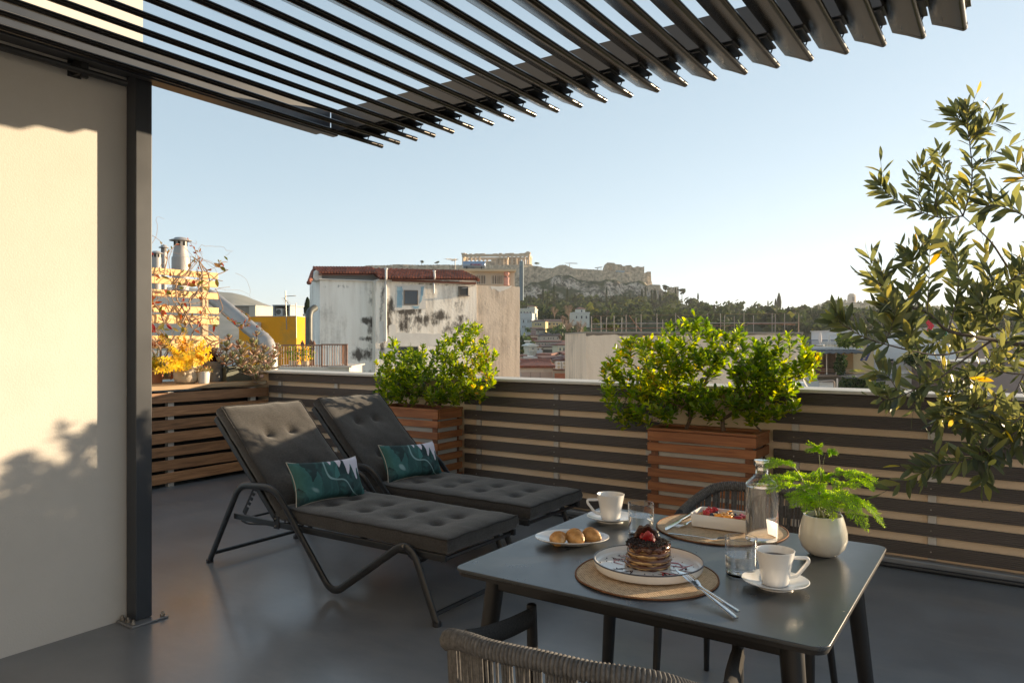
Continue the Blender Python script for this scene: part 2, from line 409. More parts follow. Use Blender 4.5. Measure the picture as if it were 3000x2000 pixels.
# long low planter / bench along the left end
o = V((-6.75, 3.5, 0)); t = thing('slatted_bench', o, 'weathered brown slatted bench carrying the flower pots at the far left', 'bench')
w_old_y = woodmat('old_wood_y', (.44,.22,.10), (.21,.10,.045), 'y', rv=.22, rough=.6)
w_old_y2 = woodmat('old_wood_top', (.42,.28,.15), (.28,.17,.08), 'y', rv=.12, rough=.6)
for k in range(7):
    zt = .875 - k*.1245; b = MB(o); j = U(-.006,.006)
    tw = U(-.006,.006)
    b.ob((-6.455+j,3.45,zt-.047), (.011,0,0), (0,1.52,tw*2), (0,0,.046)); b.build('slat', w_old_y, t, bevel=.003)
for y in (2.05,3.0,3.9,4.8):
    b = MB(o); b.box(-6.52,-6.47,y-.03,y+.03,0,.88); b.build('leg', m_batt, t, bevel=.002)
    b = MB(o); b.box(-7.15,-7.10,y-.03,y+.03,0,.88); b.build('leg', m_batt, t, bevel=.002)
for k, (xa, xb) in enumerate(((-6.60,-6.435),(-6.78,-6.61),(-6.96,-6.79),(-7.14,-6.97))):
    b = MB(o); b.box(xa, xb, 1.93, 4.95, .90, .94); b.build('top_board', w_old_y2, t, bevel=.004)
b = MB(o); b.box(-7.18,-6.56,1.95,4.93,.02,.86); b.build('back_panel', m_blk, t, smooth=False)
# trellis behind
o = V((-7.2, 3.6, 0)); t = thing('slatted_trellis', o, 'yellow pine slat trellis overgrown with a bare creeper at the left', 'trellis')
zs = [(2.10,2.035),(2.01,1.94),(1.88,1.81),(1.72,1.65),(1.625,1.535),(1.41,1.28),(1.19,1.10),(1.05,.96)]
for (za, zb) in zs:
    b = MB(o); b.box(-7.20,-7.175,1.9,4.88+U(-.01,.01),zb,za); b.build('slat', w_pine_y, t, bevel=.003)
for y in (2.6, 3.7, 4.70):
    b = MB(o); b.box(-7.245,-7.201,y,y+.07,0,2.11); b.build('post', w_pine_z, t, bevel=.003)
# ================================================================ SUN LOUNGERS
m_tube = mat('lounger_tube', (.020,.022,.026), (.014,.016,.018), rough=.38, scale=10, spec=.5, rr=.06)
m_fab = mat('charcoal_fabric', (.060,.056,.053), (.032,.031,.031), rough=.95, scale=170, detail=3, stretch=(1,.35,1), bump=.7, bscale=300, bdist=.002, spec=.15, sheen=.25, lo=.3, hi=.7)
m_pipe = mat('charcoal_piping', (.03,.028,.027), (.02,.019,.019), rough=.9, scale=60)
m_mesh = mat('sling_mesh', (.06,.062,.06), (.02,.02,.02), rough=.8, scale=200, lo=.45, hi=.55)
def pillow_mat():
    m, nt, out = newmat('leaf_print_fabric'); L = nt.links.new
    v = coords(nt, (1, 1, 1))
    sep = N(nt, 'SeparateXYZ'); L(v, sep.inputs[0])
    nz = N(nt, 'TexNoise', Scale=9.0, Detail=3); L(v, nz.inputs[0])
    ad = N(nt, 'VectorMath', operation='ADD'); L(v, ad.inputs[0])
    sc = N(nt, 'VectorMath', operation='SCALE'); sc.inputs['Scale'].default_value = .09; L(nz.outputs['Color'], sc.inputs[0]); L(sc.outputs[0], ad.inputs[1])
    # broad dark-teal leaf fans, each with its own tone
    mp = N(nt, 'Mapping'); mp.inputs['Scale'].default_value = (1, 17, 8); mp.inputs['Rotation'].default_value = (.5, 0, 0); L(ad.outputs[0], mp.inputs[0])
    vo = N(nt, 'TexVoronoi', Scale=1.0); L(mp.outputs[0], vo.inputs['Vector'])
    cs = N(nt, 'SeparateXYZ'); L(vo.outputs['Color'], cs.inputs[0])
    cr = N(nt, 'ValToRGB'); L(cs.outputs[0], cr.inputs[0]); e = cr.color_ramp.elements
    e[0].position = .0; e[0].color = (.003,.012,.016,1); e[1].position = 1; e[1].color = (.006,.03,.036,1)
    q = e.new(.5); q.color = (.04,.16,.155,1); q = e.new(.25); q.color = (.012,.06,.06,1); q = e.new(.75); q.color = (.003,.014,.018,1)
    # watercolour wash
    n2 = N(nt, 'TexNoise', Scale=13.0, Detail=4); n2.inputs['Distortion'].default_value = 1.2; L(v, n2.inputs[0])
    k2 = N(nt, 'MapRange'); k2.inputs[1].default_value = .48; k2.inputs[2].default_value = .66; L(n2.outputs[0], k2.inputs[0])
    mx = N(nt, 'Mix', data_type='RGBA'); k2.inputs[4].default_value = .38; L(k2.outputs[0], mx.inputs[0]); L(cr.outputs[0], mx.inputs[6]); mx.inputs[7].default_value = (.045,.17,.165,1)
    # pale veins
    wv = N(nt, 'TexWave', Scale=1.5, Distortion=9.0, Detail=1.0, bands_direction='DIAGONAL'); wv.inputs['Detail Scale'].default_value = 2.2
    L(v, wv.inputs[0]); k = N(nt, 'MapRange'); k.inputs[1].default_value = .985; k.inputs[2].default_value = .996; L(wv.outputs[0], k.inputs[0])
    mv = N(nt, 'Mix', data_type='RGBA'); L(k.outputs[0], mv.inputs[0]); L(mx.outputs[2], mv.inputs[6]); mv.inputs[7].default_value = (.20,.32,.33,1)
    # white ground showing at the upper right, cut by leaf fingers
    f = N(nt, 'TexWave', Scale=5.5, Distortion=2.5, bands_direction='Y'); L(v, f.inputs[0])
    a1 = N(nt, 'Math', operation='MULTIPLY_ADD'); L(f.outputs[0], a1.inputs[0]); a1.inputs[1].default_value = -.075; L(sep.outputs['Z'], a1.inputs[2])
    yy = N(nt, 'Math', operation='MULTIPLY'); L(sep.outputs['Y'], yy.inputs[0]); yy.inputs[1].default_value = .55
    s2 = N(nt, 'Math', operation='ADD'); L(a1.outputs[0], s2.inputs[0]); L(yy.outputs[0], s2.inputs[1])
    nn = N(nt, 'Math', operation='MULTIPLY_ADD'); L(nz.outputs[0], nn.inputs[0]); nn.inputs[1].default_value = .12; L(s2.outputs[0], nn.inputs[2])
    g = N(nt, 'MapRange'); g.inputs[1].default_value = .275; g.inputs[2].default_value = .279; L(nn.outputs[0], g.inputs[0])
    mw = N(nt, 'Mix', data_type='RGBA'); L(g.outputs[0], mw.inputs[0]); L(mv.outputs[2], mw.inputs[6]); mw.inputs[7].default_value = (.62,.58,.66,1)
    p = N(nt, 'BsdfPrincipled', Roughness=.75); L(mw.outputs[2], p.inputs['Base Color'])
    bm = N(nt, 'Bump', Strength=.2, Distance=.001); n3 = N(nt, 'TexNoise', Scale=400.0); L(v, n3.inputs[0]); L(n3.outputs[0], bm.inputs['Height']); L(bm.outputs[0], p.inputs['Normal'])
    L(p.outputs[0], out.inputs[0]); return m
m_pil = pillow_mat()
def cushion(mb, Lx, Wy, T, tufts, pipe, seed=1, edge=.012):
    """padded mat in local coords: x 0..Lx, y 0..Wy, z 0..T, top tufted"""
    nx, ny = int(Lx/.018), int(Wy/.018); rn = random.Random(seed)
    def top(x, y):
        d = min(x, Lx-x, y, Wy-y)
        z = T - .012 + .014 * min(1, d/.05)**.6 + .007*noise.noise(V((x*6+seed, y*6, 0))) + .003*noise.noise(V((x*19+seed, y*23, 1)))
        for tx, ty in tufts:
            r2 = math.hypot((x-tx), (y-ty))
            z -= .030*math.exp(-(r2/.032)**2) + .012*math.exp(-(r2/.085)**2)
            # seams sagging between neighbouring buttons
        if tufts:
            q = min(abs(x-tx) for tx, ty in tufts)
            yc = min(abs(y-ty) for tx, ty in tufts)
            z += .008*math.exp(-((min(abs(abs(x-tx)-.13) for tx, ty in tufts))/.06)**2)*math.exp(-(((y-Wy/2))/.16)**4)
        return z
    g = {}; vs = []
    def wob(x, y): return .004*noise.noise(V((x*9+seed*3, y*9, 4)))
    for i in range(nx+1):
        for j in range(ny+1):
            x = Lx*i/nx; y = Wy*j/ny
            g[i, j] = len(vs); vs.append((x+wob(x,y), y+wob(y,x), top(x, y)))
    fs = [(g[i,j], g[i+1,j], g[i+1,j+1], g[i,j+1]) for i in range(nx) for j in range(ny)]
    ring = [(i, 0) for i in range(nx)] + [(nx, j) for j in range(ny)] + [(i, ny) for i in range(nx, 0, -1)] + [(0, j) for j in range(ny, 0, -1)]
    prev = [g[k] for k in ring]; m = len(ring); tops = [V(vs[p]) for p in prev]
    for (off, fz) in ((.006, .75), (.009, .45), (.004, .12), (-.004, 0)):
        cur = []
        for (i, j) in ring:
            x = Lx*i/nx; y = Wy*j/ny; dx = (-1 if i == 0 else (1 if i == nx else 0)); dy = (-1 if j == 0 else (1 if j == ny else 0))
            cur.append(len(vs)); vs.append((x+dx*off+wob(x,y), y+dy*off+wob(y,x), fz*(T-.012)+.004*noise.noise(V((x*14, y*14, fz*3+seed)))))
        for k in range(m): fs.append((prev[k], cur[k], cur[(k+1)%m], prev[(k+1)%m]))
        prev = cur
    fs.append(tuple(prev)); mb.add(vs, fs)
    lows = [V(vs[p]) for p in prev]
    pipe.tube([p + V((0,0,.001)) for p in tops], .0048, 5, closed=True)
    pipe.tube([p + V((0,0,.006)) for p in lows], .0042, 5, closed=True)
def xf(mb, M):
    mb.v = [M @ v for v in mb.v]; return mb
def make_lounger(o, label):
    t = thing('sun_lounger', o, label, 'sun lounger', 'charcoal sun loungers side by side')
    X0 = -4.046
    def lx(x): return x - X0
    # side frames: one flat oval tube bent through foot, arm, ground, knee and foot
    for y in (0.0, .66):
        pts = fillet([(0,y,.012),(.295,y,.505),(.61,y,.525),(1.085,y,.012),(1.63,y,.385),(1.80,y,.012)], [0,.075,.10,.085,.12,0], 8)
        b = MB(); b.tube(pts, .0205, 12, up=(0,1,0), asp=.58); b.build('side_frame', m_tube, t)
        b = MB()
        for q in ((.0,.0),(1.80,.0)): b.lathe([(0,0),(.022,0),(.022,.02),(0,.02)], (q[0], y, 0), 10)
        b.build('foot_cap', m_blk, t)
    b = MB(); b.tube([(.035,.0,.062),(.035,.66,.062)], .012, 8); b.build('rear_crossbar', m_tube, t)
    b = MB(); b.tube([(1.785,.0,.05),(1.785,.66,.05)], .012, 8); b.build('front_crossbar', m_tube, t)
    zr = .315
    for y in (.035, .625):
        b = MB(); b.beam((.20,y,zr-.01),(1.83,y,zr),.02,.034); b.build('seat_rail', m_tube, t, bevel=.004)
        b = MB(); b.beam((.60,y-.012,zr-.03),(.60,y-.012,zr+.045),.008,.045,up=(1,0,0)); b.build('hinge_plate', m_blk, t, bevel=.002)
        b = MB()
        for z in (-.012, .03): b.tube([(.60,y-.024,zr+z),(.60,y-.017,zr+z)], .005, 8)
        b.tube([(1.60,-.02 if y < .3 else .68,.352),(1.60,-.01 if y < .3 else .67,.352)], .007, 8)
        b.build('rivet', m_bolt, t)
    for x in (.62, 1.2, 1.80):
        b = MB(); b.tube([(x,.035,zr-.012),(x,.625,zr-.012)], .010, 8); b.build('seat_crossbar', m_tube, t)
    b = MB(); b.box(.62,1.82,.04,.62,zr+.018,zr+.022); b.build('seat_sling', m_mesh, t, smooth=False)
    # back frame: leans back at 45 degrees from the hinge
    A = V((.60, 0, zr+.015)); ang = R(43.5); dirb = V((-cos(ang), 0, sin(ang))); nb = V((sin(ang), 0, cos(ang)))
    for y in (.028, .632):
        b = MB(); b.beam(A+V((0,y,0)), A+dirb*.80+V((0,y,0)), .018, .034); b.build('back_rail', m_tube, t, bevel=.004)
    b = MB(); b.beam(A+dirb*.79+V((0,.02,0)), A+dirb*.79+V((0,.64,0)), .018, .03, up=nb); b.build('head_rail', m_tube, t, bevel=.004)
    b = MB(); p = [A+dirb*.03, A+dirb*.79]; 
    b.ob((p[0]+p[1])/2+V((0,.33,0)), (p[1]-p[0])/2, (0,.30,0), nb*.002); b.build('back_sling', m_mesh, t, smooth=False)
    # toothed back rest support and its strut
    for y in (.075, .585):
        pr = []
        top = A + dirb*.30; bot = V((.235, 0, zr-.005)); n = 5; dd = (bot-top); side = V((-dd.z, 0, dd.x)).normalized()
        poly = [top + side*.010]
        for k in range(n):
            f0 = .18 + .68*k/n
            poly += [top+dd*f0+side*.010, top+dd*(f0+.02)+side*-.012, top+dd*(f0+.085)+side*-.012, top+dd*(f0+.06)+side*.010]
        poly += [bot+side*.01, bot-side*.022, top-side*.022]
        b = MB(); b.extr([(q.x, q.z) for q in poly], (1,0,0), (0,0,1), (0,.005,0), (0,y,0)); b.build('ratchet', m_blk, t, smooth=False)
    b = MB(); b.tube(fillet([(.56,.07,zr-.02),(.28,.07,zr-.055),(.20,.07,zr-.04),(.20,.59,zr-.04),(.28,.59,zr-.055),(.56,.59,zr-.02)], .03), .007, 8); b.build('strut', m_blk, t)
    # mattress
    tf = [(x, y) for x in (.24,.50,.76,1.02) for y in (.215,.39)]
    b = MB(); pp = MB(); cushion(b, 1.24, .60, .078, [(x-.02, y) for x, y in tf], pp, 3); M = Matrix.Translation((.60,.03,zr+.024)); xf(b, M); xf(pp, M)
    c = b.build('seat_cushion', m_fab, t, ang=60); pp.build('piping', m_pipe, c)
    M = Matrix.Translation(A + V((-.01,.03,.02)) + nb*.012) @ Matrix((( -dirb.x*-1, 0, nb.x, 0),(0,1,0,0),(dirb.z,0,nb.z,0),(0,0,0,1)))
    b = MB(); pp = MB(); cushion(b, .79, .60, .075, [(.24,.215),(.24,.39),(.55,.215),(.55,.39)], pp, 8); xf(b, M); xf(pp, M)
    if M.determinant() < 0: b.f = [tuple(reversed(f)) for f in b.f]
    c = b.build('back_cushion', m_fab, t, ang=60); pp.build('piping', m_pipe, c)
    b = MB()
    for y in (.12,.55):
        b.tube([A+V((.0,y,.055)), A+V((-.02,y-.02,.03)), A+V((-.035,y-.01,-.03)), A+V((-.03,y+.01,-.06))], .0035, 5)
    b.build('tie', m_pipe, t)
    return t
lg = make_lounger((-4.046, 2.69, 0), 'charcoal sun lounger nearest the table, its back partly sunlit')
l2 = dup(lg, (-4.09, 3.49, 0), 0, 'charcoal sun lounger farther back against the planter box')
def make_pillow(o, label, rz=0, seed=0):
    """lumbar pillow with pointed corners: local y = width, z = height"""
    W, H, T = .25, .135, .068; n, m = 36, 22; vs = []; fs = []
    b = MB()
    for side in (1, -1):
        base = len(vs)
        for i in range(n+1):
            for j in range(m+1):
                u = 2*i/n-1; v = 2*j/m-1
                pin = 1 - .14*(1-abs(u)**2)*0 - .10*abs(v)**3*(1-u*u)*.6
                y = W*u*(1-.10*(1-v*v)**1.2*abs(u)**4); z = H*v*(1-.20*(1-u*u)**.9*abs(v)**4)
                th = T*((1-u**4)*(1-v**4))**.55
                th += .010*noise.noise(V((y*14+seed, z*14, side)))*((1-u**4)*(1-v**4))**.3
                vs.append((side*th + .004*noise.noise(V((y*20, z*20, seed)))*(abs(u)), y, z+H))
        for i in range(n):
            for j in range(m):
                q = (base+i*(m+1)+j, base+(i+1)*(m+1)+j, base+(i+1)*(m+1)+j+1, base+i*(m+1)+j+1)
                fs.append(q if side > 0 else tuple(reversed(q)))
    b.add(vs, fs)
    ob = b.build('lumbar_pillow', m_pil, None, ang=80); ob.location = o; ob.rotation_euler = (R(-3), R(-26), rz)
    tag(ob, label, 'pillow', 'printed lumbar pillows on the loungers')
    pp = MB(); e = []
    for k in range(n+1): 
        u = 2*k/n-1; e.append((0, W*u, H - H*(1-.20*(1-u*u)**.9)))
    for k in range(m+1):
        v = 2*k/m-1; e.append((0, W*(1-.10*(1-v*v)**1.2), H+H*v))
    for k in range(n, -1, -1):
        u = 2*k/n-1; e.append((0, W*u, H + H*(1-.20*(1-u*u)**.9)))
    for k in range(m, -1, -1):
        v = 2*k/m-1; e.append((0, -W*(1-.10*(1-v*v)**1.2), H+H*v))
    ok = [V(e[0])]
    for q in e[1:]:
        if (V(q)-ok[-1]).length > .004: ok.append(V(q))
    pp.tube(ok, .0028, 5, closed=True); pp.build('seam', mat('pillow_seam', (.5,.46,.4), rough=.8), ob)
    return ob
make_pillow((-3.30, 3.0, .40), 'leaf printed pillow on the lounger nearest the table', R(-4))
make_pillow((-3.36, 3.81, .40), 'leaf printed pillow on the lounger beside the planter box', R(-5), 5)
# ================================================================ TABLE
TZ = .74
m_top = mat('table_top', (.042,.049,.056), (.032,.037,.042), rough=.30, scale=14, detail=9, rr=.08, bump=.12, bscale=220, bdist=.001, spec=.5, dirt=(.055,.06,.064), dscale=3, dlo=.35, dhi=.9)
m_leg = mat('table_metal', (.012,.012,.013), (.009,.009,.010), rough=.45, scale=12, spec=.4)
o = V((-.77, 2.0, 0)); t = thing('dining_table', o, 'square dark stone-topped dining table laid for breakfast', 'table')
def rrect(x0, x1, y0, y1, r, n=8):
    p = []
    for cx, cy_, a0 in ((x1-r,y1-r,0),(x0+r,y1-r,90),(x0+r,y0+r,180),(x1-r,y0+r,270)):
        for k in range(n+1):
            a = R(a0 + 90*k/n); p.append((cx+cos(a)*r, cy_+sin(a)*r))
    return p
b = MB(o); pr = rrect(-1.243,-.295,1.553,2.443,.035); b.extr(pr, (1,0,0), (0,1,0), (0,0,.009), (0,0,TZ-.009)); b.build('tabletop', m_top, t, ang=40, bevel=.0025)
b = MB(o); pr = rrect(-1.239,-.299,1.557,2.439,.035); b.extr(pr, (1,0,0), (0,1,0), (0,0,.0095), (0,0,TZ-.019)); b.build('top_frame', m_leg, t, ang=40)
for (x0,x1,y0,y1) in ((-1.17,-.37,1.62,1.645),(-1.17,-.37,2.355,2.38),(-1.17,-1.145,1.65,2.35),(-.395,-.37,1.65,2.35)):
    b = MB(o); b.box(x0,x1,y0,y1,TZ-.062,TZ-.0195); b.build('apron', m_leg, t, bevel=.004)
for sx in (-1, 1):
    for sy in (-1, 1):
        p0 = V((-.77+sx*.385, 2.0+sy*.362, TZ-.0195)); p1 = V((-.77+sx*.455, 2.0+sy*.43, 0))
        b = MB(o); b.tube([p0, p1], [.026, .019], 14, asp=1.0); b.build('leg', m_leg, t)
# ---------------------------------------------------------------- rope chairs
m_rope = mat('grey_rope', (.15,.145,.14), (.085,.082,.08), rough=.9, scale=90, spec=.15, bump=.5, bscale=500, bdist=.001, rv=.12)
m_ropearm = mat('dark_rope', (.055,.052,.05), (.03,.03,.03), rough=.95, scale=300, spec=.1, bump=.4, bscale=500, bdist=.001)
def make_chair(o, label):
    """rope armchair, back towards local -y, front towards +y"""
    t = thing('rope_armchair', o, label, 'chair', 'rope-backed armchairs at the table')
    for sx in (-1, 1):
        b = MB(); b.tube([(sx*.262,.235,.662),(sx*.255,.232,.44),(sx*.262,.262,0)], [.0135,.016,.011], 12)
        b.sph((sx*.262,.235,.661), .0135, .0135, .006, 12, 6); b.build('leg', m_leg, t)
        b = MB(); b.tube([(sx*.215,-.16,.44),(sx*.25,-.25,0)], [.016,.011], 12); b.build('leg', m_leg, t)
    # rim, centre line from one arm round the back to the other
    half = [(.262,.225,.632),(.272,.12,.640),(.287,0,.655),(.285,-.10,.685),(.258,-.18,.720),(.215,-.235,.752),(.16,-.262,.764),(.10,-.275,.765),(0,-.28,.768)]
    full = [V(p) for p in half] + [V((-p[0], p[1], p[2])) for p in reversed(half[:-1])]
    path = smooth_path(full, 12)
    # resample evenly
    def resample(path, step):
        out = [path[0]]; acc = 0
        for a, c in zip(path, path[1:]):
            L_ = (c-a).length; pos = 0
            while acc + (L_-pos) >= step:
                pos += step-acc; out.append(a + (c-a)*(pos/L_)); acc = 0
            acc += L_-pos
        return out
    wr = resample(path, .0021); n = len(wr)
    i0 = int(n*.20); i1 = n - i0
    def wrap(seg, r, amp): return [r + amp*abs(sin(PI*k/4)) for k in range(len(seg))]
    seg = wr[i0:i1]; b = MB(); b.tube(seg, wrap(seg, .0145, .0042), 9, up=(0,0,1), asp=1.12); b.build('rim', m_rope, t, ang=80)
    for seg in (wr[:i0+2], wr[i1-2:]):
        b = MB(); b.tube(seg[::2], .0165, 9, up=(0,0,1), asp=1.5); b.build('arm', m_ropearm, t, ang=80)
    # seat hoop and seat
    hoop = [(.255,.24,.435),(.262,.05,.43),(.255,-.08,.425),(.215,-.18,.42),(.12,-.225,.42),(0,-.235,.42)]
    hp = [V(p) for p in hoop] + [V((-p[0], p[1], p[2])) for p in reversed(hoop[:-1])]
    hp = smooth_path(hp, 10); b = MB(); b.tube(hp, .011, 8); b.tube([(.255,.24,.435),(-.255,.24,.435)], .011, 8); b.build('seat_hoop', m_leg, t)
    b = MB(); vs = [tuple(p) for p in hp]; c = V((0,0,.425)); k = len(hp)
    b.tube([(0,0,.424),(0,0,.425)], .01, 4)
    poly = [(p.x*.96, p.y*.96) for p in hp]; b.extr(poly, (1,0,0), (0,1,0), (0,0,.022), (0,0,.43)); b.build('seat', m_ropearm, t, bevel=.008)
    # rope strands from rim to hoop, laid in close pairs
    up_ = resample(path, .0062); lo_ = resample(hp, .0062); m = len(up_)
    b = MB(); rn = random.Random(4)
    a0 = int(m*.17); a1 = m - a0
    k = a0
    while k < a1:
        f = k/(m-1); q = lo_[min(len(lo_)-1, int(f*(len(lo_)-1)))]; p = up_[k]
        ff = (k + rn.uniform(-.8,.8))/(m-1); q = lo_[max(0, min(len(lo_)-1, int(ff*(len(lo_)-1))))]
        mid = (p+q)/2 + V((0, -.012, 0)) + V((rn.uniform(-.002,.002),)*3)
        outw = V((p.x, p.y+.02, 0)); outw.normalize() if outw.length else None
        b.tube([p+V((0,0,-.005)), (p*3+q)/4+outw*.006, mid*.5+(p+q)/4+outw*.006, q], .0031, 5)
        k += 1 if rn.random() < .72 else 2
    b.build('rope_strands', m_rope, t, ang=80)
    return t
ch = make_chair((-.742, 1.418, 0), 'grey rope-backed armchair in the near foreground with its back to the viewer')
ch.rotation_euler[2] = R(7)
dup(ch, (-.775, 2.70, 0), PI, 'grey rope-backed armchair on the far side of the table')
# ================================================================ BREAKFAST ON THE TABLE
m_china = mat('white_china', (.74,.73,.71), (.72,.71,.69), rough=.18, scale=3, spec=.6, coat=.3)
m_pot = mat('cream_glaze', (.58,.555,.50), (.53,.51,.455), rough=.16, scale=5, spec=.6, coat=.4)
m_coffee = mat('black_coffee', (.012,.006,.004), (.02,.01,.006), rough=.08, scale=5)
m_steel = mat('polished_steel', (.72,.72,.72), (.62,.62,.62), rough=.14, metal=1, scale=30)
m_glass = glassmat('clear_glass', 1.46)
m_water = glassmat('water', 1.33)
def tz(px, py, z=TZ): return Pz(px, py, z)
# --- placemats: coiled straw discs
def matmat():
    m, nt, out = newmat('woven_straw'); L = nt.links.new
    v = coords(nt); 
    w1 = N(nt, 'TexWave', Scale=75.0, wave_type='BANDS', bands_direction='DIAGONAL'); w1.inputs['Distortion'].default_value = .6; L(v, w1.inputs[0])
    nz = N(nt, 'TexNoise', Scale=90.0, Detail=4); L(v, nz.inputs[0])
    cr = N(nt, 'ValToRGB'); e = cr.color_ramp.elements; e[0].position = .25; e[0].color = (.26,.16,.09,1); e[1].position = .8; e[1].color = (.62,.45,.28,1)
    a = N(nt, 'Math', operation='MULTIPLY_ADD'); L(w1.outputs[0], a.inputs[0]); a.inputs[1].default_value = .35; L(nz.outputs[0], a.inputs[2]); L(a.outputs[0], cr.inputs[0])
    p = N(nt, 'BsdfPrincipled', Roughness=.9); L(cr.outputs[0], p.inputs['Base Color'])
    b = N(nt, 'Bump', Strength=.7, Distance=.002); L(a.outputs[0], b.inputs['Height']); L(b.outputs[0], p.inputs['Normal']); L(p.outputs[0], out.inputs[0]); return m
m_straw = matmat()
m_strawedge = mat('straw_edge', (.24,.11,.045), (.14,.06,.03), rough=.9, scale=120)
def placemat(c, r, label, seed):
    b = MB(c); n = 72; vs = []; ring = []
    def rad(a): return r*(1+.012*noise.noise(V((cos(a)*2.5, sin(a)*2.5, seed))))
    def zz(a, f): return .0025 + .0035*max(0, noise.noise(V((cos(a)*1.7, sin(a)*1.7, seed+5))))*f**3
    R_ = 8; idx = {}
    for i in range(R_+1):
        for k in range(n):
            a = 2*PI*k/n; f = i/R_
            idx[i,k] = len(vs); vs.append(V(c)+V((cos(a)*rad(a)*f, sin(a)*rad(a)*f, zz(a,f))))
    fs = [(idx[i,k], idx[i+1,k], idx[i+1,(k+1)%n], idx[i,(k+1)%n]) for i in range(R_) for k in range(n)]
    b.add(vs, fs); o = b.build('placemat', m_straw); tag(o, label, 'placemat', 'round straw placemats')
    e = MB(c); e.tube([V(c)+V((cos(a)*rad(a), sin(a)*rad(a), zz(a,1))) for a in [2*PI*k/n for k in range(n)]], .0024, 6, closed=True)
    e.build('edge_stitching', m_strawedge, o); return o
cP = tz(1899, 1672); cM1 = tz(1893, 1686); placemat(cM1, .183, 'round straw placemat under the plate of pancakes', 1)
cM2 = tz(2112, 1549); placemat(cM2, .205, 'round straw placemat under the rectangular fruit dish', 2)
# --- pancake plate with upright rim and dark line
m_line = mat('navy_line', (.01,.012,.025), rough=.3)
b = MB(cP); z0 = .0065
b.lathe([(0,z0),(.105,z0),(.138,z0+.003),(.1425,z0+.010),(.1445,z0+.024),(.1415,z0+.0245),(.1395,z0+.012),(.134,z0+.0075),(.10,z0+.006),(0,z0+.006)], cP, 64)
pl = b.build('dinner_plate', m_china); tag(pl, 'large white dinner plate with a dark rim line under the pancakes', 'plate')
b = MB(cP); b.lathe([(.1450,z0+.0235),(.1445,z0+.0262),(.1420,z0+.0264),(.1410,z0+.0244)], cP, 64); b.build('rim_line', m_line, pl)
zs0 = z0+.0068
# sauce trails + crumbs on the plate
m_red = mat('berry_sauce', (.42,.06,.06), (.30,.02,.03), rough=.25, scale=60)
m_choc = mat('chocolate_sauce', (.055,.020,.011), (.035,.013,.008), rough=.18, scale=60, spec=.6)
m_crumb = mat('dark_crumbs', (.025,.012,.008), (.012,.006,.005), rough=.8, scale=300)
rn = random.Random(12)
def trail(mbld, a0, r0, a1, r1, w):
    pts = []
    for k in range(9):
        f = k/8; a = a0+(a1-a0)*f; r_ = r0+(r1-r0)*f + .006*sin(f*7+a0*5)
        pts.append(cP + V((cos(a)*r_, sin(a)*r_, zs0)))
    mbld.tube(pts, [w*(.4+.8*sin(PI*min(.98, .08+k/8))) for k in range(9)], 6, asp=.35, up=(0,0,1))
b = MB(cP)
for k in range(15):
    a = rn.uniform(0, 2*PI); trail(b, a, rn.uniform(.055,.08), a+rn.uniform(-.6,.6), rn.uniform(.095,.125), rn.uniform(.0012,.0028))
so = b.build('berry_sauce', m_red); tag(so, 'thin red berry sauce trails drizzled on the dinner plate', 'sauce', kind='stuff')
b = MB(cP)
for k in range(13):
    a = rn.uniform(0, 2*PI); trail(b, a, rn.uniform(.055,.085), a+rn.uniform(-.5,.5), rn.uniform(.09,.128), rn.uniform(.0008,.0018))
so = b.build('chocolate_sauce', m_choc); tag(so, 'thin brown chocolate sauce trails on the dinner plate', 'sauce', kind='stuff')
cK = tz(1895, 1655, TZ+.01) ; cK = V((cP.x-.004, cP.y+.01, TZ))
# pancakes
m_cake = mat('pancake_edge', (.66,.44,.20), (.46,.24,.09), rough=.8, scale=60, bump=.3, bscale=200, bdist=.001)
m_cakechoc = mat('pancake_chocolate', (.12,.042,.02), (.06,.022,.012), rough=.22, scale=30, spec=.6)
hz = TZ + zs0 + .0005
for k in range(4):
    c = V((cK.x + U(-.004,.004), cK.y + U(-.004,.004), hz))
    rr = .0615 - .0015*k; b = MB(c); n = 40
    def rfun(v, s=k): return 1 + .035*noise.noise(V((v.x*1.5, v.y*1.5, s*3.1)))
    t_ = MB(); t_.lathe([(0,0),(rr*.93,.0),(rr,.0045),(rr*.985,.0095),(rr*.93,.0125),(0,.0128)], n=n)
    t_.v = [V((v.x*rfun(v/rr), v.y*rfun(v/rr), v.z + .0022*noise.noise(V((v.x*30, v.y*30, k))))) for v in t_.v]
    b.add([v + c for v in t_.v], t_.f)
    pk = b.build('pancake', m_cake); tag(pk, ['bottom pancake of the stack resting on the plate','second pancake up in the chocolate covered stack','third pancake up in the chocolate covered stack','topmost pancake of the stack under the crumbs and berries'][k], 'pancake', 'stack of pancakes')
    b = MB(c); t_ = MB(); t_.lathe([(rr*.90,.0125),(rr*1.005,.010),(rr*.99,.0045),(rr*.97,.0035),(rr*.9,.0128)] if k < 3 else [(0,.0165),(rr*.6,.0165),(rr*.93,.0145),(rr*1.03,.009),(rr*1.0,.003),(rr*.96,.003)], n=n)
    vs = []
    for v in t_.v:
        a = math.atan2(v.y, v.x); dr = noise.noise(V((cos(a)*3, sin(a)*3, k*2.7)))
        zz_ = v.z if v.z > .008 else v.z + .006 - .013*max(0, dr+.62)
        vs.append(V((v.x*rfun(v/rr), v.y*rfun(v/rr), zz_+.0006)))
    b.add([v + c for v in vs], t_.f); b.build('chocolate_glaze', m_cakechoc, pk, ang=80)
    hz += .0150 if k < 3 else .0165
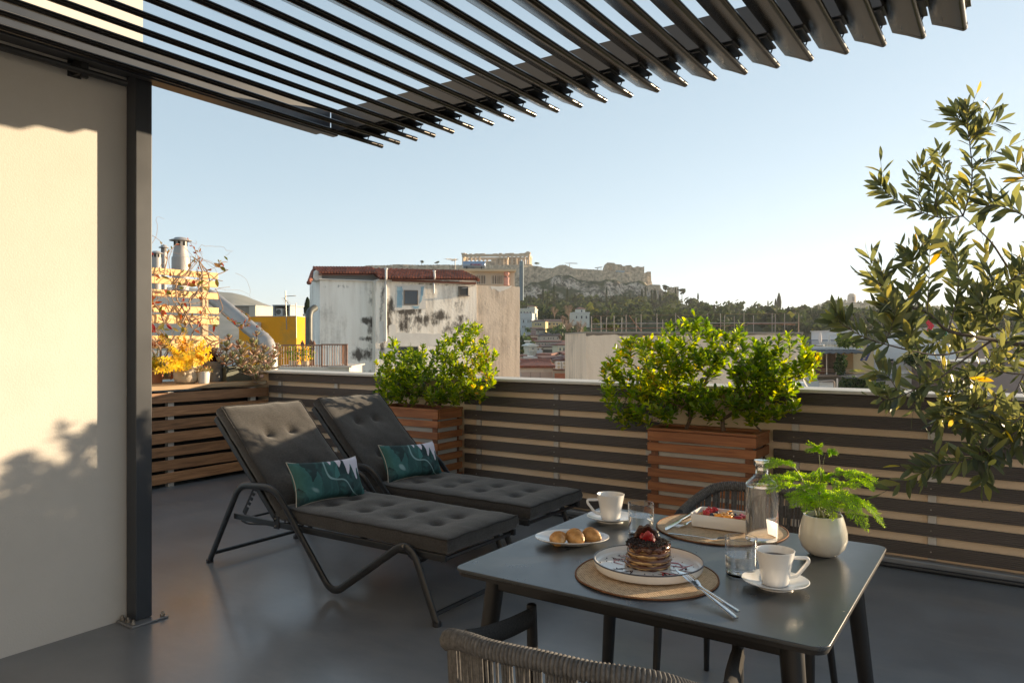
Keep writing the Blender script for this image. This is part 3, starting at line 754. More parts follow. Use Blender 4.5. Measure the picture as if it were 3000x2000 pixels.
# crumble
b = MB(cK)
for k in range(520):
    a = rn.uniform(0, 2*PI); r_ = .060*math.sqrt(rn.random()); s_ = rn.uniform(.0013,.0034)
    zc = hz + .004*(1-(r_/.06)**2) - (.008 if r_ > .055 else 0)*rn.random()
    b.sph((cK.x+cos(a)*r_, cK.y+sin(a)*r_, zc), s_, s_*rn.uniform(.6,1.2), s_*rn.uniform(.6,1.1), 5, 4, M=Matrix.Rotation(a*7,3,'X'))
for k in range(80):
    a = rn.uniform(0, 2*PI); r_ = rn.uniform(.066,.128); s_ = rn.uniform(.0007,.0022)
    b.sph((cP.x+cos(a)*r_, cP.y+sin(a)*r_, TZ+zs0+s_*.5), s_, s_*.8, s_*.8, 5, 4)
cr_ = b.build('chocolate_crumbs', m_crumb); tag(cr_, 'dark chocolate crumbs heaped on the pancakes and strewn over the plate', 'crumbs', kind='stuff')
# strawberries
m_straw_b = mat('strawberry_red', (.42,.02,.02), (.25,.010,.012), rough=.28, scale=90, lo=.45, hi=.6, spec=.6, bump=.5, bscale=260, bdist=.001)
def berry(px, py, z, s, tilt, az, label):
    c = V((cK.x+px, cK.y+py, z)); M = Matrix.Rotation(az,3,'Z') @ Matrix.Rotation(tilt,3,'X')
    b = MB(c); t_ = MB(); t_.lathe([(0,0),(.0075*s,.001*s),(.0115*s,.007*s),(.0098*s,.016*s),(.005*s,.024*s),(0,.0275*s)], n=14)
    b.add([c + M @ V((v.x, v.y*(1 if v.y > 0 else .25), v.z)) for v in t_.v], t_.f); o = b.build('strawberry', m_straw_b, ang=60); tag(o, label, 'strawberry', 'cut strawberries on the pancakes')
berry(-.016,.004,hz-.001,1.0,R(35),R(200),'cut strawberry lying at the left on top of the pancake stack')
berry(.0,-.004,hz+.001,1.15,R(8),R(30),'tallest strawberry standing upright at the middle of the pancake stack')
berry(.019,.003,hz-.001,1.05,R(-22),R(100),'cut strawberry leaning at the right on top of the pancake stack')
# chocolate shell leaning on the berries
b = MB(cK); pts = []
M = Matrix.Translation((cK.x-.012, cK.y+.014, hz+.004)) @ Matrix.Rotation(R(20),4,'Z') @ Matrix.Rotation(R(-28),4,'X')
vs = []; fs = []; n = 14
for i in range(n):
    for j in range(6):
        u = -1+2*i/(n-1); v = j/5; vs.append(M @ V((u*.034, -.012*v*(1-u*u)*2, .030*v*math.sqrt(max(0, 1-u*u*.85))+.004*sin(u*9)*v)))
fs = [(i*6+j,(i+1)*6+j,(i+1)*6+j+1,i*6+j+1) for i in range(n-1) for j in range(5)]
b.add(vs, fs); o = b.build('chocolate_shell', m_choc, ang=80)
q = o.modifiers.new('s','SOLIDIFY'); q.thickness = .0022
tag(o, 'curved dark chocolate shell leaning behind the strawberries', 'chocolate')
# --- croissants on an oval plate
cO = tz(1676, 1590); rz = R(34)
def oval(profile, c, a, bb, rot, n=64):
    t_ = MB(); t_.lathe(profile, n=n); M = Matrix.Rotation(rot,3,'Z')
    return [V(c) + M @ V((v.x*a, v.y*bb, v.z)) for v in t_.v], t_.f
b = MB(cO); vs, fs = oval([(0,.001),(.55,.001),(.62,.004),(.85,.012),(1.0,.0195),(1.0,.0215),(.97,.0215),(.84,.0155),(.62,.008),(.5,.006),(0,.006)], cO, .112, .083, rz)
b.add(vs, fs); o = b.build('oval_plate', m_china); tag(o, 'small oval white plate holding three mini croissants', 'plate')
m_cro = mat('croissant_crust', (.72,.42,.15), (.36,.15,.04), rough=.38, scale=45, detail=6, lo=.3, hi=.7, coat=.2, bump=.4, bscale=120, bdist=.001)
def croissant(c, az, label, seed, s=1.0):
    n, m = 72, 16; vs = []; b = MB(c)
    M = Matrix.Rotation(az,3,'Z')
    for i in range(n+1):
        u = -1+2*i/n; env = (1-abs(u)**1.9)**.75; st = .84+.20*abs(sin(u*7.5+.6)) if abs(u) < .95 else .8
        st = .86 + .22*((u*4.2+9) % 1.0)*(1 if u > 0 else 1)
        st = .76 + .34*(1-((abs(u)+.12)*4.2) % 1.0)
        rad = .0215*s*env*st + .0008; cx = .044*s*u; cy_ = -.016*s*u*u
        for k in range(m):
            a = 2*PI*k/m; w_ = 1+.05*noise.noise(V((u*5, cos(a)*2, seed)))
            vs.append(V(c) + M @ V((cx, cy_+cos(a)*rad*1.05*w_, rad*.9*sin(a)*w_ + .0155*s)))
    fs = [(i*m+k, i*m+(k+1)%m, (i+1)*m+(k+1)%m, (i+1)*m+k) for i in range(n) for k in range(m)]
    b.add(vs, fs); o = b.build('croissant', m_cro, ang=24); tag(o, label, 'croissant', 'mini croissants on the oval plate')
for (px, py, az, lb, s_) in ((1634,1592,R(110),'leftmost mini croissant on the oval plate',1.0),(1683,1588,R(128),'middle mini croissant on the oval plate',1.12),(1730,1582,R(135),'rightmost mini croissant on the oval plate, its tip raised',1.05)):
    croissant(tz(px, py, TZ+.006), az, lb, px, s_)
# --- cup and saucer
def cup_set(c, hz_, labels, k=1.0):
    o = V(c)
    b = MB(o); b.lathe([(0,.002),(.036,.002),(.040,.0),(.043,.0),(.044,.004),(.062,.010),(.079,.0165),(.081,.0185),(.079,.0195),(.062,.0135),(.040,.0075),(.030,.006),(0,.006)], o, 56)
    s_ = b.build('saucer', m_china); tag(s_, labels[1], 'saucer', 'white saucers under the coffee cups')
    zc = .007; b = MB(o)
    prof = [(0,zc+.002),(.027,zc+.002),(.0285,zc),(.031,zc+.001),(.0325,zc+.008),(.040,zc+.050),(.0465,zc+.083),(.0470,zc+.0845),(.0455,zc+.0850),(.0435,zc+.080),(.0375,zc+.050),(.030,zc+.009),(0,zc+.006)]
    b.lathe(prof, o, 56); cu = b.build('coffee_cup', m_china); tag(cu, labels[0], 'cup', 'white cups of black coffee')
    M = Matrix.Rotation(hz_,3,'Z')
    pts = fillet([(.041,0,zc+.066),(.079,0,zc+.066),(.080,0,zc+.056),(.053,0,zc+.022),(.034,0,zc+.018)], .009, 5)
    b = MB(o); b.tube([o + M @ p for p in pts], .0046, 10, asp=1.25, up=M @ V((0,1,0))); b.build('handle', m_china, cu)
    b = MB(o); b.lathe([(0,zc+.0665),(.0415,zc+.0665)], o, 40); b.build('coffee', m_coffee, cu)
cA = tz(1789, 1525); cup_set(cA, R(184+34), ('white coffee cup with its handle to the left at the far side of the table','white saucer under the far coffee cup'))
cB = tz(2271, 1717); cup_set(cB, R(-6+34), ('white coffee cup with its handle to the right near the flower pot','white saucer under the near coffee cup'))
# --- water glasses
def glass(c, lv, label, r=.0405, h=.098):
    o = V(c); b = MB(o); th = .0016
    b.lathe([(0,.0),(r*.86,.0),(r*.93,.0012),(r*.955,.005),(r*.97,h*.2),(r,h*.6),(r*1.01,h-.0008),(r*1.01-th*.25,h-.0002),(r*1.01-th*.75,h-.0002),(r*1.01-th,h-.0008),(r-th,h*.6),(r*.97-th,h*.2),(r*.955-th,.0105),(r*.90-th,.0075),(r*.78,.0065),(0,.0065)], o, 64)
    g = b.build('water_glass', m_glass, ang=28); tag(g, label, 'glass', 'tumblers of water')
    b = MB(o); ri = r-th-.0004
    b.lathe([(0,.0060),(r*.78,.0060),(r*.90-th*.6,.0070),(r*.955-th*.5,.0100),(r*.97-th*.5,h*.2),(r*.99-th*.5,lv),(0,lv)], o, 64); b.build('water', m_water, g, ang=28)
glass(tz(1878, 1563), .058, 'water tumbler beside the far coffee cup')
glass(tz(2171, 1682), .052, 'water tumbler in front of the tall glass bottle')
# --- bottle
cBt = tz(2232, 1585); o = V(cBt); r = .0475
b = MB(o); b.lathe([(0,.002),(r*.80,.0),(r*.94,.004),(r,.012),(r,.175),(r*.97,.181),(r*.55,.199),(.0195,.205),(.0185,.209),(.0185,.227),(.020,.228),(.020,.231),(.0165,.2315),(.016,.209),(r*.5,.1965),(r*.93,.178),(r*.95,.172),(r*.95,.016),(r*.88,.009),(0,.006)], o, 64)
bt = b.build('glass_bottle', m_glass, ang=50); tag(bt, 'tall clear glass water bottle with a metal stopper on the table', 'bottle')
b = MB(o); ri = r*.945; b.lathe([(0,.0055),(r*.885,.0085),(r*.97,.0165),(r*.97,.168),(0,.168)], o, 64); b.build('water', m_water, bt, ang=28)
b = MB(o); b.lathe([(0,.218),(.0155,.218),(.0155,.230),(.0225,.2305),(.0235,.233),(.0235,.246),(.0225,.249),(.018,.250),(0,.250)], o, 40); b.build('stopper', m_steel, bt, ang=30)
# --- rectangular dish of fruit
cD = tz(2123, 1545); rz = R(2); W_, H_ = .098, .062
o = V(cD); b = MB(o); M = Matrix.Rotation(rz,3,'Z')
def rr_ring(w_, h_, r_, z): 
    return [o + M @ V((x, y, z)) for x, y in rrect(-w_, w_, -h_, h_, r_, 5)]
rings = [rr_ring(W_*.93,H_*.90,.010,.0035+.0025), rr_ring(W_*.965,H_*.95,.012,.007), rr_ring(W_,H_,.012,.046), rr_ring(W_-.001,H_-.001,.0115,.0475), rr_ring(W_-.004,H_-.004,.010,.0465), rr_ring(W_-.007,H_-.007,.009,.012), rr_ring(W_*.86,H_*.84,.008,.009)]
n = len(rings[0]); vs = [p for r_ in rings for p in r_]; fs = [(i*n+k, i*n+(k+1)%n, (i+1)*n+(k+1)%n, (i+1)*n+k) for i in range(len(rings)-1) for k in range(n)]
fs += [tuple(reversed(range(n))), tuple(range((len(rings)-1)*n, len(rings)*n))]
b.add(vs, fs); di = b.build('rectangular_dish', m_china, ang=60); tag(di, 'white rectangular dish of granola and fruit on the far placemat', 'dish')
m_gran = mat('granola', (.62,.42,.20), (.40,.22,.09), rough=.85, scale=90, rv=.35)
b = MB(o); rn = random.Random(3)
b.add(rr_ring(W_-.008,H_-.008,.008,.033), [tuple(range(n))])
for k in range(420):
    p = o + M @ V((rn.uniform(-W_+.012, W_-.012), rn.uniform(-H_+.012, H_-.012), .034+rn.uniform(0,.004))); s_ = rn.uniform(.002,.004)
    b.sph(p, s_, s_*.6, s_*.45, 5, 4, M=Matrix.Rotation(rn.uniform(0,6),3,'Z') @ Matrix.Rotation(rn.uniform(-.6,.6),3,'X'), rnd=rn.random())
g = b.build('granola', m_gran); tag(g, 'toasted granola filling the rectangular white dish', 'granola', kind='stuff')
m_rasp = mat('raspberry_red', (.50,.025,.045), (.32,.008,.02), rough=.35, scale=100, spec=.5)
m_blue = mat('blueberry_skin', (.028,.035,.085), (.012,.014,.035), rough=.5, scale=60)
m_oran = mat('orange_flesh', (.85,.38,.04), (.72,.25,.02), rough=.3, scale=90, spec=.6)
m_alm = mat('almond_flake', (.80,.62,.36), (.66,.44,.2), rough=.6, scale=90)
def dloc(x, y, z): return o + M @ V((x, y, z))
def raspberry(x, y, label, z=.038):
    b = MB(dloc(x,y,z)); c = dloc(x,y,z)
    Mr = Matrix.Rotation(rn.uniform(0,6),3,'Z') @ Matrix.Rotation(rn.uniform(.2,.9),3,'X')
    for i in range(6):
        zz_ = .002+.0034*i; rad = [.0078,.0092,.0088,.0074,.0052,.002][i]; m = max(1, int(rad*900))
        for k in range(m):
            a = 2*PI*(k+.5*(i%2))/m; b.sph(c + Mr @ V((cos(a)*rad, sin(a)*rad, zz_)), .0026, n=6, m=5)
    tag(b.build('raspberry', m_rasp), label, 'raspberry', 'raspberries in the white dish')
for x, y, lb in ((-.056,.020,'raspberry at the far left edge of the fruit dish'),(-.040,.042,'raspberry at the back of the fruit dish, highest of them'),(-.052,-.012,'raspberry nearest the viewer on the left of the fruit dish')): raspberry(x, y, lb)
for x, y, lb in ((-.030,.014,'blueberry between the raspberries and the orange slices'),(-.036,-.020,'blueberry at the front left of the fruit dish'),(.012,.030,'blueberry behind the orange slices'),(.030,.016,'blueberry right of the orange slices')):
    b = MB(dloc(x,y,.040)); b.sph(dloc(x,y,.041), .0075, .0075, .0068, 14, 8); tag(b.build('blueberry', m_blue), lb, 'blueberry', 'blueberries in the white dish')
for k, (x, y, az, lb) in enumerate(((-.012,-.020,.3,'front orange segment in the fruit dish'),(.002,-.006,.5,'middle orange segment in the fruit dish'),(.016,-.022,.8,'right orange segment in the fruit dish'),(.004,.046,1.2,'orange segment standing at the back of the fruit dish'))):
    c = dloc(x,y,.038); b = MB(c); t_ = MB()
    b.sph(c+V((0,0,.003)), .017, .0075, .0075, 14, 8, M=Matrix.Rotation(az,3,'Z'), f=lambda v: 1-.25*max(0,-v.y)); tag(b.build('orange_segment', m_oran), lb, 'orange', 'orange segments in the white dish')
for k, (x, y, az, lb) in enumerate(((.046,-.010,.2,'strawberry slice at the front right of the fruit dish'),(.062,.012,.9,'strawberry slice at the right edge of the fruit dish'),(.048,.030,1.7,'strawberry slice at the back right of the fruit dish'))):
    c = dloc(x,y,.0385); b = MB(c); b.sph(c+V((0,0,.003)), .014, .0095, .0035, 14, 8, M=Matrix.Rotation(az,3,'Z') @ Matrix.Rotation(.35,3,'X')); tag(b.build('strawberry_slice', m_straw_b), lb, 'strawberry', 'strawberry slices in the white dish')
b = MB(o)
for k in range(26):
    p = dloc(rn.uniform(-.035,.03), rn.uniform(-.03,.02), .046); b.sph(p, .0065, .004, .0007, 8, 4, M=Matrix.Rotation(rn.uniform(0,6),3,'Z') @ Matrix.Rotation(rn.uniform(-.7,.7),3,'X'))
tag(b.build('almond_flakes', m_alm), 'pale almond flakes scattered over the orange segments', 'almonds', kind='stuff')
# --- cutlery
def blade(name, label, p0, p1, kind, group):
    """knife or fork from handle end p0 to tip p1"""
    p0, p1 = V(p0), V(p1); d = (p1-p0); L_ = d.length; x = d.normalized(); y = V((0,0,1)).cross(x).normalized(); z = x.cross(y)
    M = Matrix((( x.x,y.x,z.x,p0.x),(x.y,y.y,z.y,p0.y),(x.z,y.z,z.z,p0.z),(0,0,0,1)))
    b = MB(p0); vs = []; fs = []
    if kind == 'knife':
        st = [(0,.0062,.0036),(.003,.0068,.0042),(.10,.0052,.0034),(.115,.0042,.003),(.122,.0075,.0018),(.17,.0092,.0014),(.195,.0085,.0012),(.210,.004,.001),(.216,.0006,.0006)]
    else:
        st = [(0,.0058,.003),(.003,.0066,.0036),(.09,.0038,.0026),(.135,.0028,.0022),(.150,.0060,.0016),(.160,.0108,.0014),(.172,.0115,.0014)]
    k_ = L_/(.216 if kind == 'knife' else .205)
    def rise(s): return 0 if kind == 'knife' else (.006*max(0, (s-.10)/.1)**2 - .004*math.exp(-((s-.15)/.02)**2) + .003)
    for s, w_, h_ in st:
        off = .0
        if kind == 'knife' and s > .12: off = (.0092-w_)*.8
        for (a, c) in ((-1,-.5),(-.8,-1),(.8,-1),(1,-.5),(1,.5),(.8,1),(-.8,1),(-1,.5)):
            vs.append(M @ V((s*k_, a*w_+off, c*h_*.5+.002+rise(s))))
    for i in range(len(st)-1):
        for k in range(8): fs.append((i*8+k, i*8+(k+1)%8, (i+1)*8+(k+1)%8, (i+1)*8+k))
    fs += [tuple(reversed(range(8))), tuple(range((len(st)-1)*8, len(st)*8))]
    b.add(vs, fs); ob = b.build(name, m_steel, ang=50, bevel=0); tag(ob, label, kind, group)
    if kind == 'fork':
        for j in range(4):
            b = MB(p0); yy_ = (-.0092+.00613*j)
            b.tube([M @ V((.171*k_, yy_, .002+rise(.172))), M @ V((.188*k_, yy_*.98, .003+rise(.18))), M @ V((.205*k_, yy_*.95, .002+rise(.195)))], [.0014,.0012,.0006], 6)
            b.build('tine', m_steel, ob)
zt = TZ + .033
blade('table_knife', 'long steel knife resting on the rim of the pancake plate', tz(2156,1812,TZ+.002), tz(1985,1668,zt), 'knife', 'table knives')
blade('table_fork', 'steel fork resting beside the knife on the pancake plate', tz(2162,1797,TZ+.002), tz(2010,1692,TZ+.030), 'fork', 'table forks')
blade('table_knife', 'steel knife lying on the far placemat, left of the fruit dish', tz(2040,1496,TZ+.006), tz(1945,1553,TZ+.005), 'knife', 'table knives')
blade('table_fork', 'short steel fork with tines on the far placemat, beside the dish corner', tz(2078,1500,TZ+.010), tz(1980,1552,TZ+.005), 'fork', 'table forks')
blade('table_fork', 'steel fork lying across the front edge of the far placemat', tz(1958,1566,TZ+.005), tz(2132,1586,TZ+.004), 'fork', 'table forks')
# --- fern in a cream pot
cF = tz(2411, 1625); o = V(cF)
fp = thing('fern_pot', o, 'round cream glazed pot of feathery bright green fern on the table', 'potted plant')
b = MB(o); b.lathe([(0,.0),(.026,.0),(.040,.005),(.058,.024),(.0655,.048),(.0645,.070),(.058,.098),(.0535,.112),(.0525,.1155),(.0495,.116),(.0495,.108),(.052,.09),(0,.09)], o, 56); b.build('pot', m_pot, fp, ang=60)
b = MB(o); b.lathe([(0,.100),(.0495,.100)], o, 24); b.build('soil', m_soil, fp)
# ================================================================ PLANTS
def leaf(mb, p, d, up, L_, W_, shape='ov', curl=.15, fold=.25, rnd=None):
    d = V(d).normalized(); s = d.cross(V(up))
    if s.length < 1e-4: s = d.orthogonal()
    s.normalize(); n = s.cross(d)
    st = {'ov': ((.0,.12),(.30,.62),(.66,1.0),(.88,.62)), 'el': ((.0,.1),(.25,.75),(.55,1.0),(.82,.6)), 'la': ((.0,.15),(.3,.8),(.6,1.0),(.85,.55))}[shape]
    vs = []
    for f, w_ in st:
        c = p + d*(L_*f) - n*(curl*L_*f*f); e = s*(W_*.5*w_)
        vs += [c - e + n*(fold*W_*.5*w_), c, c + e + n*(fold*W_*.5*w_)]
    vs.append(p + d*L_ - n*(curl*L_))
    fs = []
    for i in range(3):
        a = i*3; fs += [(a, a+1, a+4, a+3), (a+1, a+2, a+5, a+4)]
    fs += [(9,10,12), (10,11,12)]
    mb.add(vs, fs, random.random() if rnd is None else rnd)
def rv3(rn, k=1.0): return V((rn.gauss(0,1), rn.gauss(0,1), rn.gauss(0,1))).normalized()*k
def grow(rn, roots, tips, step=.045, wob=.25, lift=.15, k=.4, r0=.0011):
    """space-filling branches: every tip joins the nearest part of what has grown. Returns chains, radii"""
    nodes = [V(r) for r in roots]; par = [-1]*len(roots); order = []
    c0 = sum(nodes, V((0,0,0)))/len(nodes)
    tips = sorted(tips, key=lambda t: (t-c0).length); ends = []
    for t in tips:
        best = None; bd = 1e9
        for i, q in enumerate(nodes):
            dd = (q-t).length + .10*max(0, q.z-t.z+.02)*6
            if dd < bd: bd = dd; best = i
        a = nodes[best]; L_ = (t-a).length; m = max(1, int(L_/step)); prev = best
        bow = rv3(rn, L_*.12) + V((0,0,-lift*L_*.3))
        for j in range(1, m+1):
            f = j/m; q = a + (t-a)*f + bow*sin(PI*f) + (rv3(rn, step*wob*.5) if j < m else V((0,0,0)))
            nodes.append(q); par.append(prev); prev = len(nodes)-1
        ends.append(prev)
    cnt = [0]*len(nodes)
    for e in ends:
        i = e
        while i >= 0: cnt[i] += 1; i = par[i]
    kids = {}
    for i, p in enumerate(par):
        if p >= 0: kids.setdefault(p, []).append(i)
    rad = [r0*max(1, c)**k for c in cnt]
    chains = []
    stack = list(range(len(roots)))
    starts = [(r, None) for r in range(len(roots))]
    while starts:
        s_, frm = starts.pop(); ch_ = [] if frm is None else [frm]; i = s_
        while True:
            ch_.append(i); kk = kids.get(i, [])
            if not kk: break
            kk = sorted(kk, key=lambda q: -cnt[q])
            for q in kk[1:]: starts.append((q, i))
            i = kk[0]
        if len(ch_) > 1: chains.append(ch_)
    return nodes, par, rad, chains, ends
def wood(mb, nodes, rad, chains, n=5, cap=1e9):
    for c in chains:
        rr = [min(rad[i], rad[c[1]]) if j == 0 else rad[i] for j, i in enumerate(c)]
        mb.tube([nodes[i] for i in c], rr, n)
m_bark = mat('twig_bark', (.16,.105,.065), (.09,.06,.04), rough=.85, scale=60, bump=.4, bscale=120, bdist=.002)
m_bleaf = leafmat('bush_leaf', [(.04,.085,.012),(.08,.14,.014),(.16,.23,.016),(.30,.32,.02),(.45,.33,.025),(.48,.25,.03)], tr=.58, rough=.3, pos=[0,.3,.64,.90,.97,1])
m_bud = mat('bush_buds', (.22,.23,.07), (.14,.13,.04), rough=.7, scale=90)
def bush(o, roots, ells, ntips, lf, label, seed, name='evergreen_bush', lw=.42, nl=(7,11)):
    rn = random.Random(seed); o = V(o)
    t = thing(name, o, label, 'bush', 'leafy evergreen bushes in the planter boxes')
    tips = []; ar = [e[2]*e[3] for e in ells]; tot = sum(ar)
    for (px, py, rx, ry, y0, dy), a in zip(ells, ar):
        for _ in range(max(2, int(ntips*a/tot))):
            while True:
                u, v, w_ = rn.uniform(-1,1), rn.uniform(-1,1), rn.uniform(-1,1)
                q = u*u+v*v+w_*w_
                if .15 < q < 1: break
            tips.append(Py(px+u*rx, py+v*ry, y0 + w_*dy))
    nodes, par, rad, chains, ends = grow(rn, roots, tips, step=.035, r0=.0012, k=.42)
    b = MB(o); wood(b, nodes, rad, chains, 5); b.build('branches', m_bark, t)
    b = MB(o); bd = MB(o)
    for e in ends:
        tip = nodes[e]; p = nodes[par[e]]; ax = (tip-p).normalized(); ax = (ax*.6 + V((0,0,.75))).normalized()
        side = ax.orthogonal().normalized(); n = rn.randint(*nl); a0 = rn.uniform(0, 6)
        for j in range(n):
            f = j/n; a = a0 + j*2.4; base = tip - ax*(.055*(1-f)*lf/.05) + ax*.004
            rd = Matrix.Rotation(a, 3, ax) @ side
            d = (rd*(1.0-.55*f) + ax*(.35+.75*f) + rv3(rn, .22)).normalized()
            yy = rn.random()
            leaf(b, base, d, ax + rv3(rn, .35), lf*rn.uniform(.65,1.15), lf*lw*rn.uniform(.95,1.3), 'ov', curl=rn.uniform(-.05,.3), fold=rn.uniform(.1,.45), rnd=min(1, max(0, yy*.82 + .22*noise.noise(tip*2.2) + .06)))
        if rn.random() < .07:
            for j in range(22):
                q = tip + ax*rn.uniform(.005,.06) + rv3(rn, .016*rn.random()**.5); bd.sph(q, .0022, n=5, m=4)
                if j % 3 == 0: bd.tube([tip, q], .0006, 3)
    b.build('foliage', m_bleaf, t, ang=180)
    bd.build('flower_buds', m_bud, t); return t
E2 = [(2035,1010,110,90,4.75,.26),(1945,1050,90,75,4.75,.25),(1960,1130,100,80,4.75,.25),(2240,1110,90,70,4.78,.24),(1875,1075,95,95,4.72,.25),(1815,1165,60,80,4.7,.22),(2180,1030,110,80,4.78,.25),(2290,1060,110,85,4.8,.24),(2375,1050,38,35,4.8,.1),
      (2080,1120,230,90,4.78,.24),(2270,1165,90,60,4.72,.2),(1890,1205,90,45,4.62,.16),(1832,1025,32,40,4.75,.1),(2038,930,24,30,4.75,.08),(1790,1110,30,60,4.7,.1),(2150,1190,160,50,4.7,.18)]
bush((-1.65,4.77,.75), [Py(2010+k*55, 1262, 4.74+.07*(k%2)) for k in range(5)] , E2, 760, .052, 'wide yellow-green evergreen bush in the planter box behind the table', 21)
E1 = [(1355,1030,85,80,4.78,.25),(1170,1065,82,52,4.75,.22),(1265,1065,105,58,4.78,.25),(1250,1130,150,55,4.72,.24),(1400,1105,55,60,4.7,.2),(1150,1125,60,55,4.72,.18),(1385,962,26,20,4.78,.08),(1155,1010,18,20,4.75,.06),(1440,1040,20,22,4.78,.06),(1330,1150,90,35,4.65,.15)]
bush((-4.2,4.77,.78), [Py(1200+k*45, 1186, 4.76+.06*(k%2)) for k in range(4)], E1, 620, .046, 'green evergreen bush in the planter box behind the sun loungers', 33)
# ---------------------------------------------------------------- olive tree at the right
m_oleaf = leafmat('olive_leaf', [(.045,.056,.026),(.085,.098,.036),(.135,.142,.045),(.22,.205,.05),(.42,.29,.03)], tr=.55, rough=.33, spec=.55, pos=[0,.4,.80,.985,1])
m_obark = mat('olive_bark', (.13,.095,.075), (.075,.055,.045), rough=.85, scale=50, bump=.4, bscale=140, bdist=.002)
OS = 1.45   # how far out and how large the olive grows
OT = V((2.6, 4.2, 0))
ol = thing('olive_tree', OT, 'olive branches with slender leaves hanging in from the right', 'tree')
rn = random.Random(5)
trunk = [V((OT.x,OT.y,.35)), V((OT.x+.01,OT.y+.02,.8)), V((OT.x-.02,OT.y,1.15)), V((OT.x+.03,OT.y+.05,1.7)), V((OT.x+.02,OT.y,2.2))]
b = MB(OT); b.tube(smooth_path(trunk, 5), [.026-.0008*i for i in range(21)], 10); 
for q_ in ((3200,1000,2.65),(3200,1150,2.4),(3090,930,2.6)):
    e_ = Pd(q_[0], q_[1], q_[2]*OS); s_ = V((OT.x,OT.y,1.15)); b.tube(smooth_path([s_, s_.lerp(e_,.4)+V((0,.04,.20)), s_.lerp(e_,.75)+V((0,.0,.10)), e_], 6), [.016-.0003*i for i in range(19)], 8)
b.build('trunk', m_obark, ol)
b = MB(OT); b.lathe([(0,0),(.15,0),(.17,.02),(.20,.36),(.21,.37),(.21,.40),(.19,.40),(.185,.36),(0,.35)], (OT.x,OT.y,0), 32); b.build('pot', m_pot, ol)
LIMBS = [ # (points as px,py,depth), thickness at start, twig length
 ([(3200,1000,2.65),(3090,930,2.6),(2967,800,2.55),(2900,705,2.5),(2821,633,2.5)], .0062, 0),
 ([(2821,633,2.5),(2843,560,2.5),(2848,500,2.5),(2842,430,2.5),(2834,365,2.48),(2836,318,2.48)], .0030, 1),
 ([(2821,633,2.5),(2760,638,2.48),(2700,622,2.46),(2640,592,2.45),(2595,565,2.45),(2575,540,2.45)], .0028, 1),
 ([(2821,633,2.5),(2790,570,2.52),(2765,500,2.53),(2752,445,2.53)], .0024, 1),
 ([(2848,500,2.5),(2880,480,2.52),(2915,440,2.54)], .0018, 1),
 ([(2840,420,2.5),(2880,380,2.48),(2925,355,2.46)], .0018, 1),
 ([(2700,622,2.46),(2688,540,2.46),(2700,478,2.46)], .0016, 1),
 ([(2748,636,2.48),(2735,565,2.46),(2722,520,2.45)], .0016, 1),
 ([(2836,365,2.48),(2810,350,2.49),(2798,325,2.49)], .0014, 1),
 ([(3200,1010,2.65),(3000,1010,2.6),(2908,995,2.55),(2850,985,2.5),(2774,966,2.45),(2716,916,2.42),(2640,890,2.4),(2595,850,2.4),(2560,815,2.4)], .0085, 2),
 ([(2908,995,2.55),(2812,1062,2.5),(2755,1106,2.45),(2700,1130,2.42),(2640,1160,2.4),(2585,1172,2.38)], .0042, 2),
 ([(3200,1080,2.65),(3000,1096,2.55),(2870,1081,2.5),(2800,1120,2.48)], .0035, 2),
 ([(3000,1020,2.6),(2920,1075,2.6),(2850,1113,2.58),(2790,1190,2.55),(2745,1225,2.52)], .0032, 2),
 ([(2850,1020,2.5),(2764,1039,2.4),(2692,1032,2.35),(2591,1007,2.3),(2531,987,2.28),(2478,957,2.27),(2455,940,2.27)], .0036, 2),
 ([(2716,916,2.42),(2722,800,2.42),(2724,715,2.42)], .0020, 1),
 ([(2780,966,2.45),(2805,860,2.5),(2806,770,2.5),(2806,695,2.5)], .0022, 1),
 ([(2908,995,2.55),(2895,860,2.56),(2892,740,2.56)], .0022, 1),
 ([(2690,900,2.42),(2680,790,2.4),(2668,735,2.4)], .0018, 1),
 ([(3180,760,2.3),(3060,670,2.25),(2985,625,2.2),(2915,600,2.2),(2880,608,2.2)], .0030, 1),
 ([(3060,560,2.3),(3000,520,2.3),(2970,470,2.3)], .0020, 1),
 ([(3200,1150,2.4),(3080,1200,2.38),(3000,1250,2.35),(2896,1316,2.3),(2820,1350,2.27),(2740,1365,2.25),(2698,1385,2.25)], .0042, 1),
 ([(2900,1312,2.3),(2890,1370,2.3),(2880,1420,2.29)], .0016, 1),
 ([(2640,1160,2.4),(2600,1100,2.38),(2570,1085,2.38)], .0018, 1),
 ([(2870,1081,2.5),(2850,1180,2.46),(2830,1250,2.44)], .0022, 2),
 ([(3000,1096,2.55),(2960,1180,2.5),(2930,1260,2.45)], .0022, 2),
 ([(2591,1007,2.3),(2620,930,2.3),(2600,885,2.3)], .0016, 1),
 ([(2692,1032,2.35),(2660,960,2.33),(2640,930,2.33)], .0016, 1),
]
for k in range(30):
    x0, y0 = rn.uniform(2790,3060), rn.uniform(830,1290); d0 = rn.uniform(2.35,2.75); a = rn.uniform(-2.6,-.5) if rn.random() < .7 else rn.uniform(1.8,3.6)
    LIMBS.append(([(x0,y0,d0),(x0+60*cos(a),y0+60*sin(a),d0-.02),(x0+125*cos(a+.2),y0+125*sin(a+.2),d0-.04)], .002, 1))
bw = MB(OT); bl = MB(OT); top_n = 9
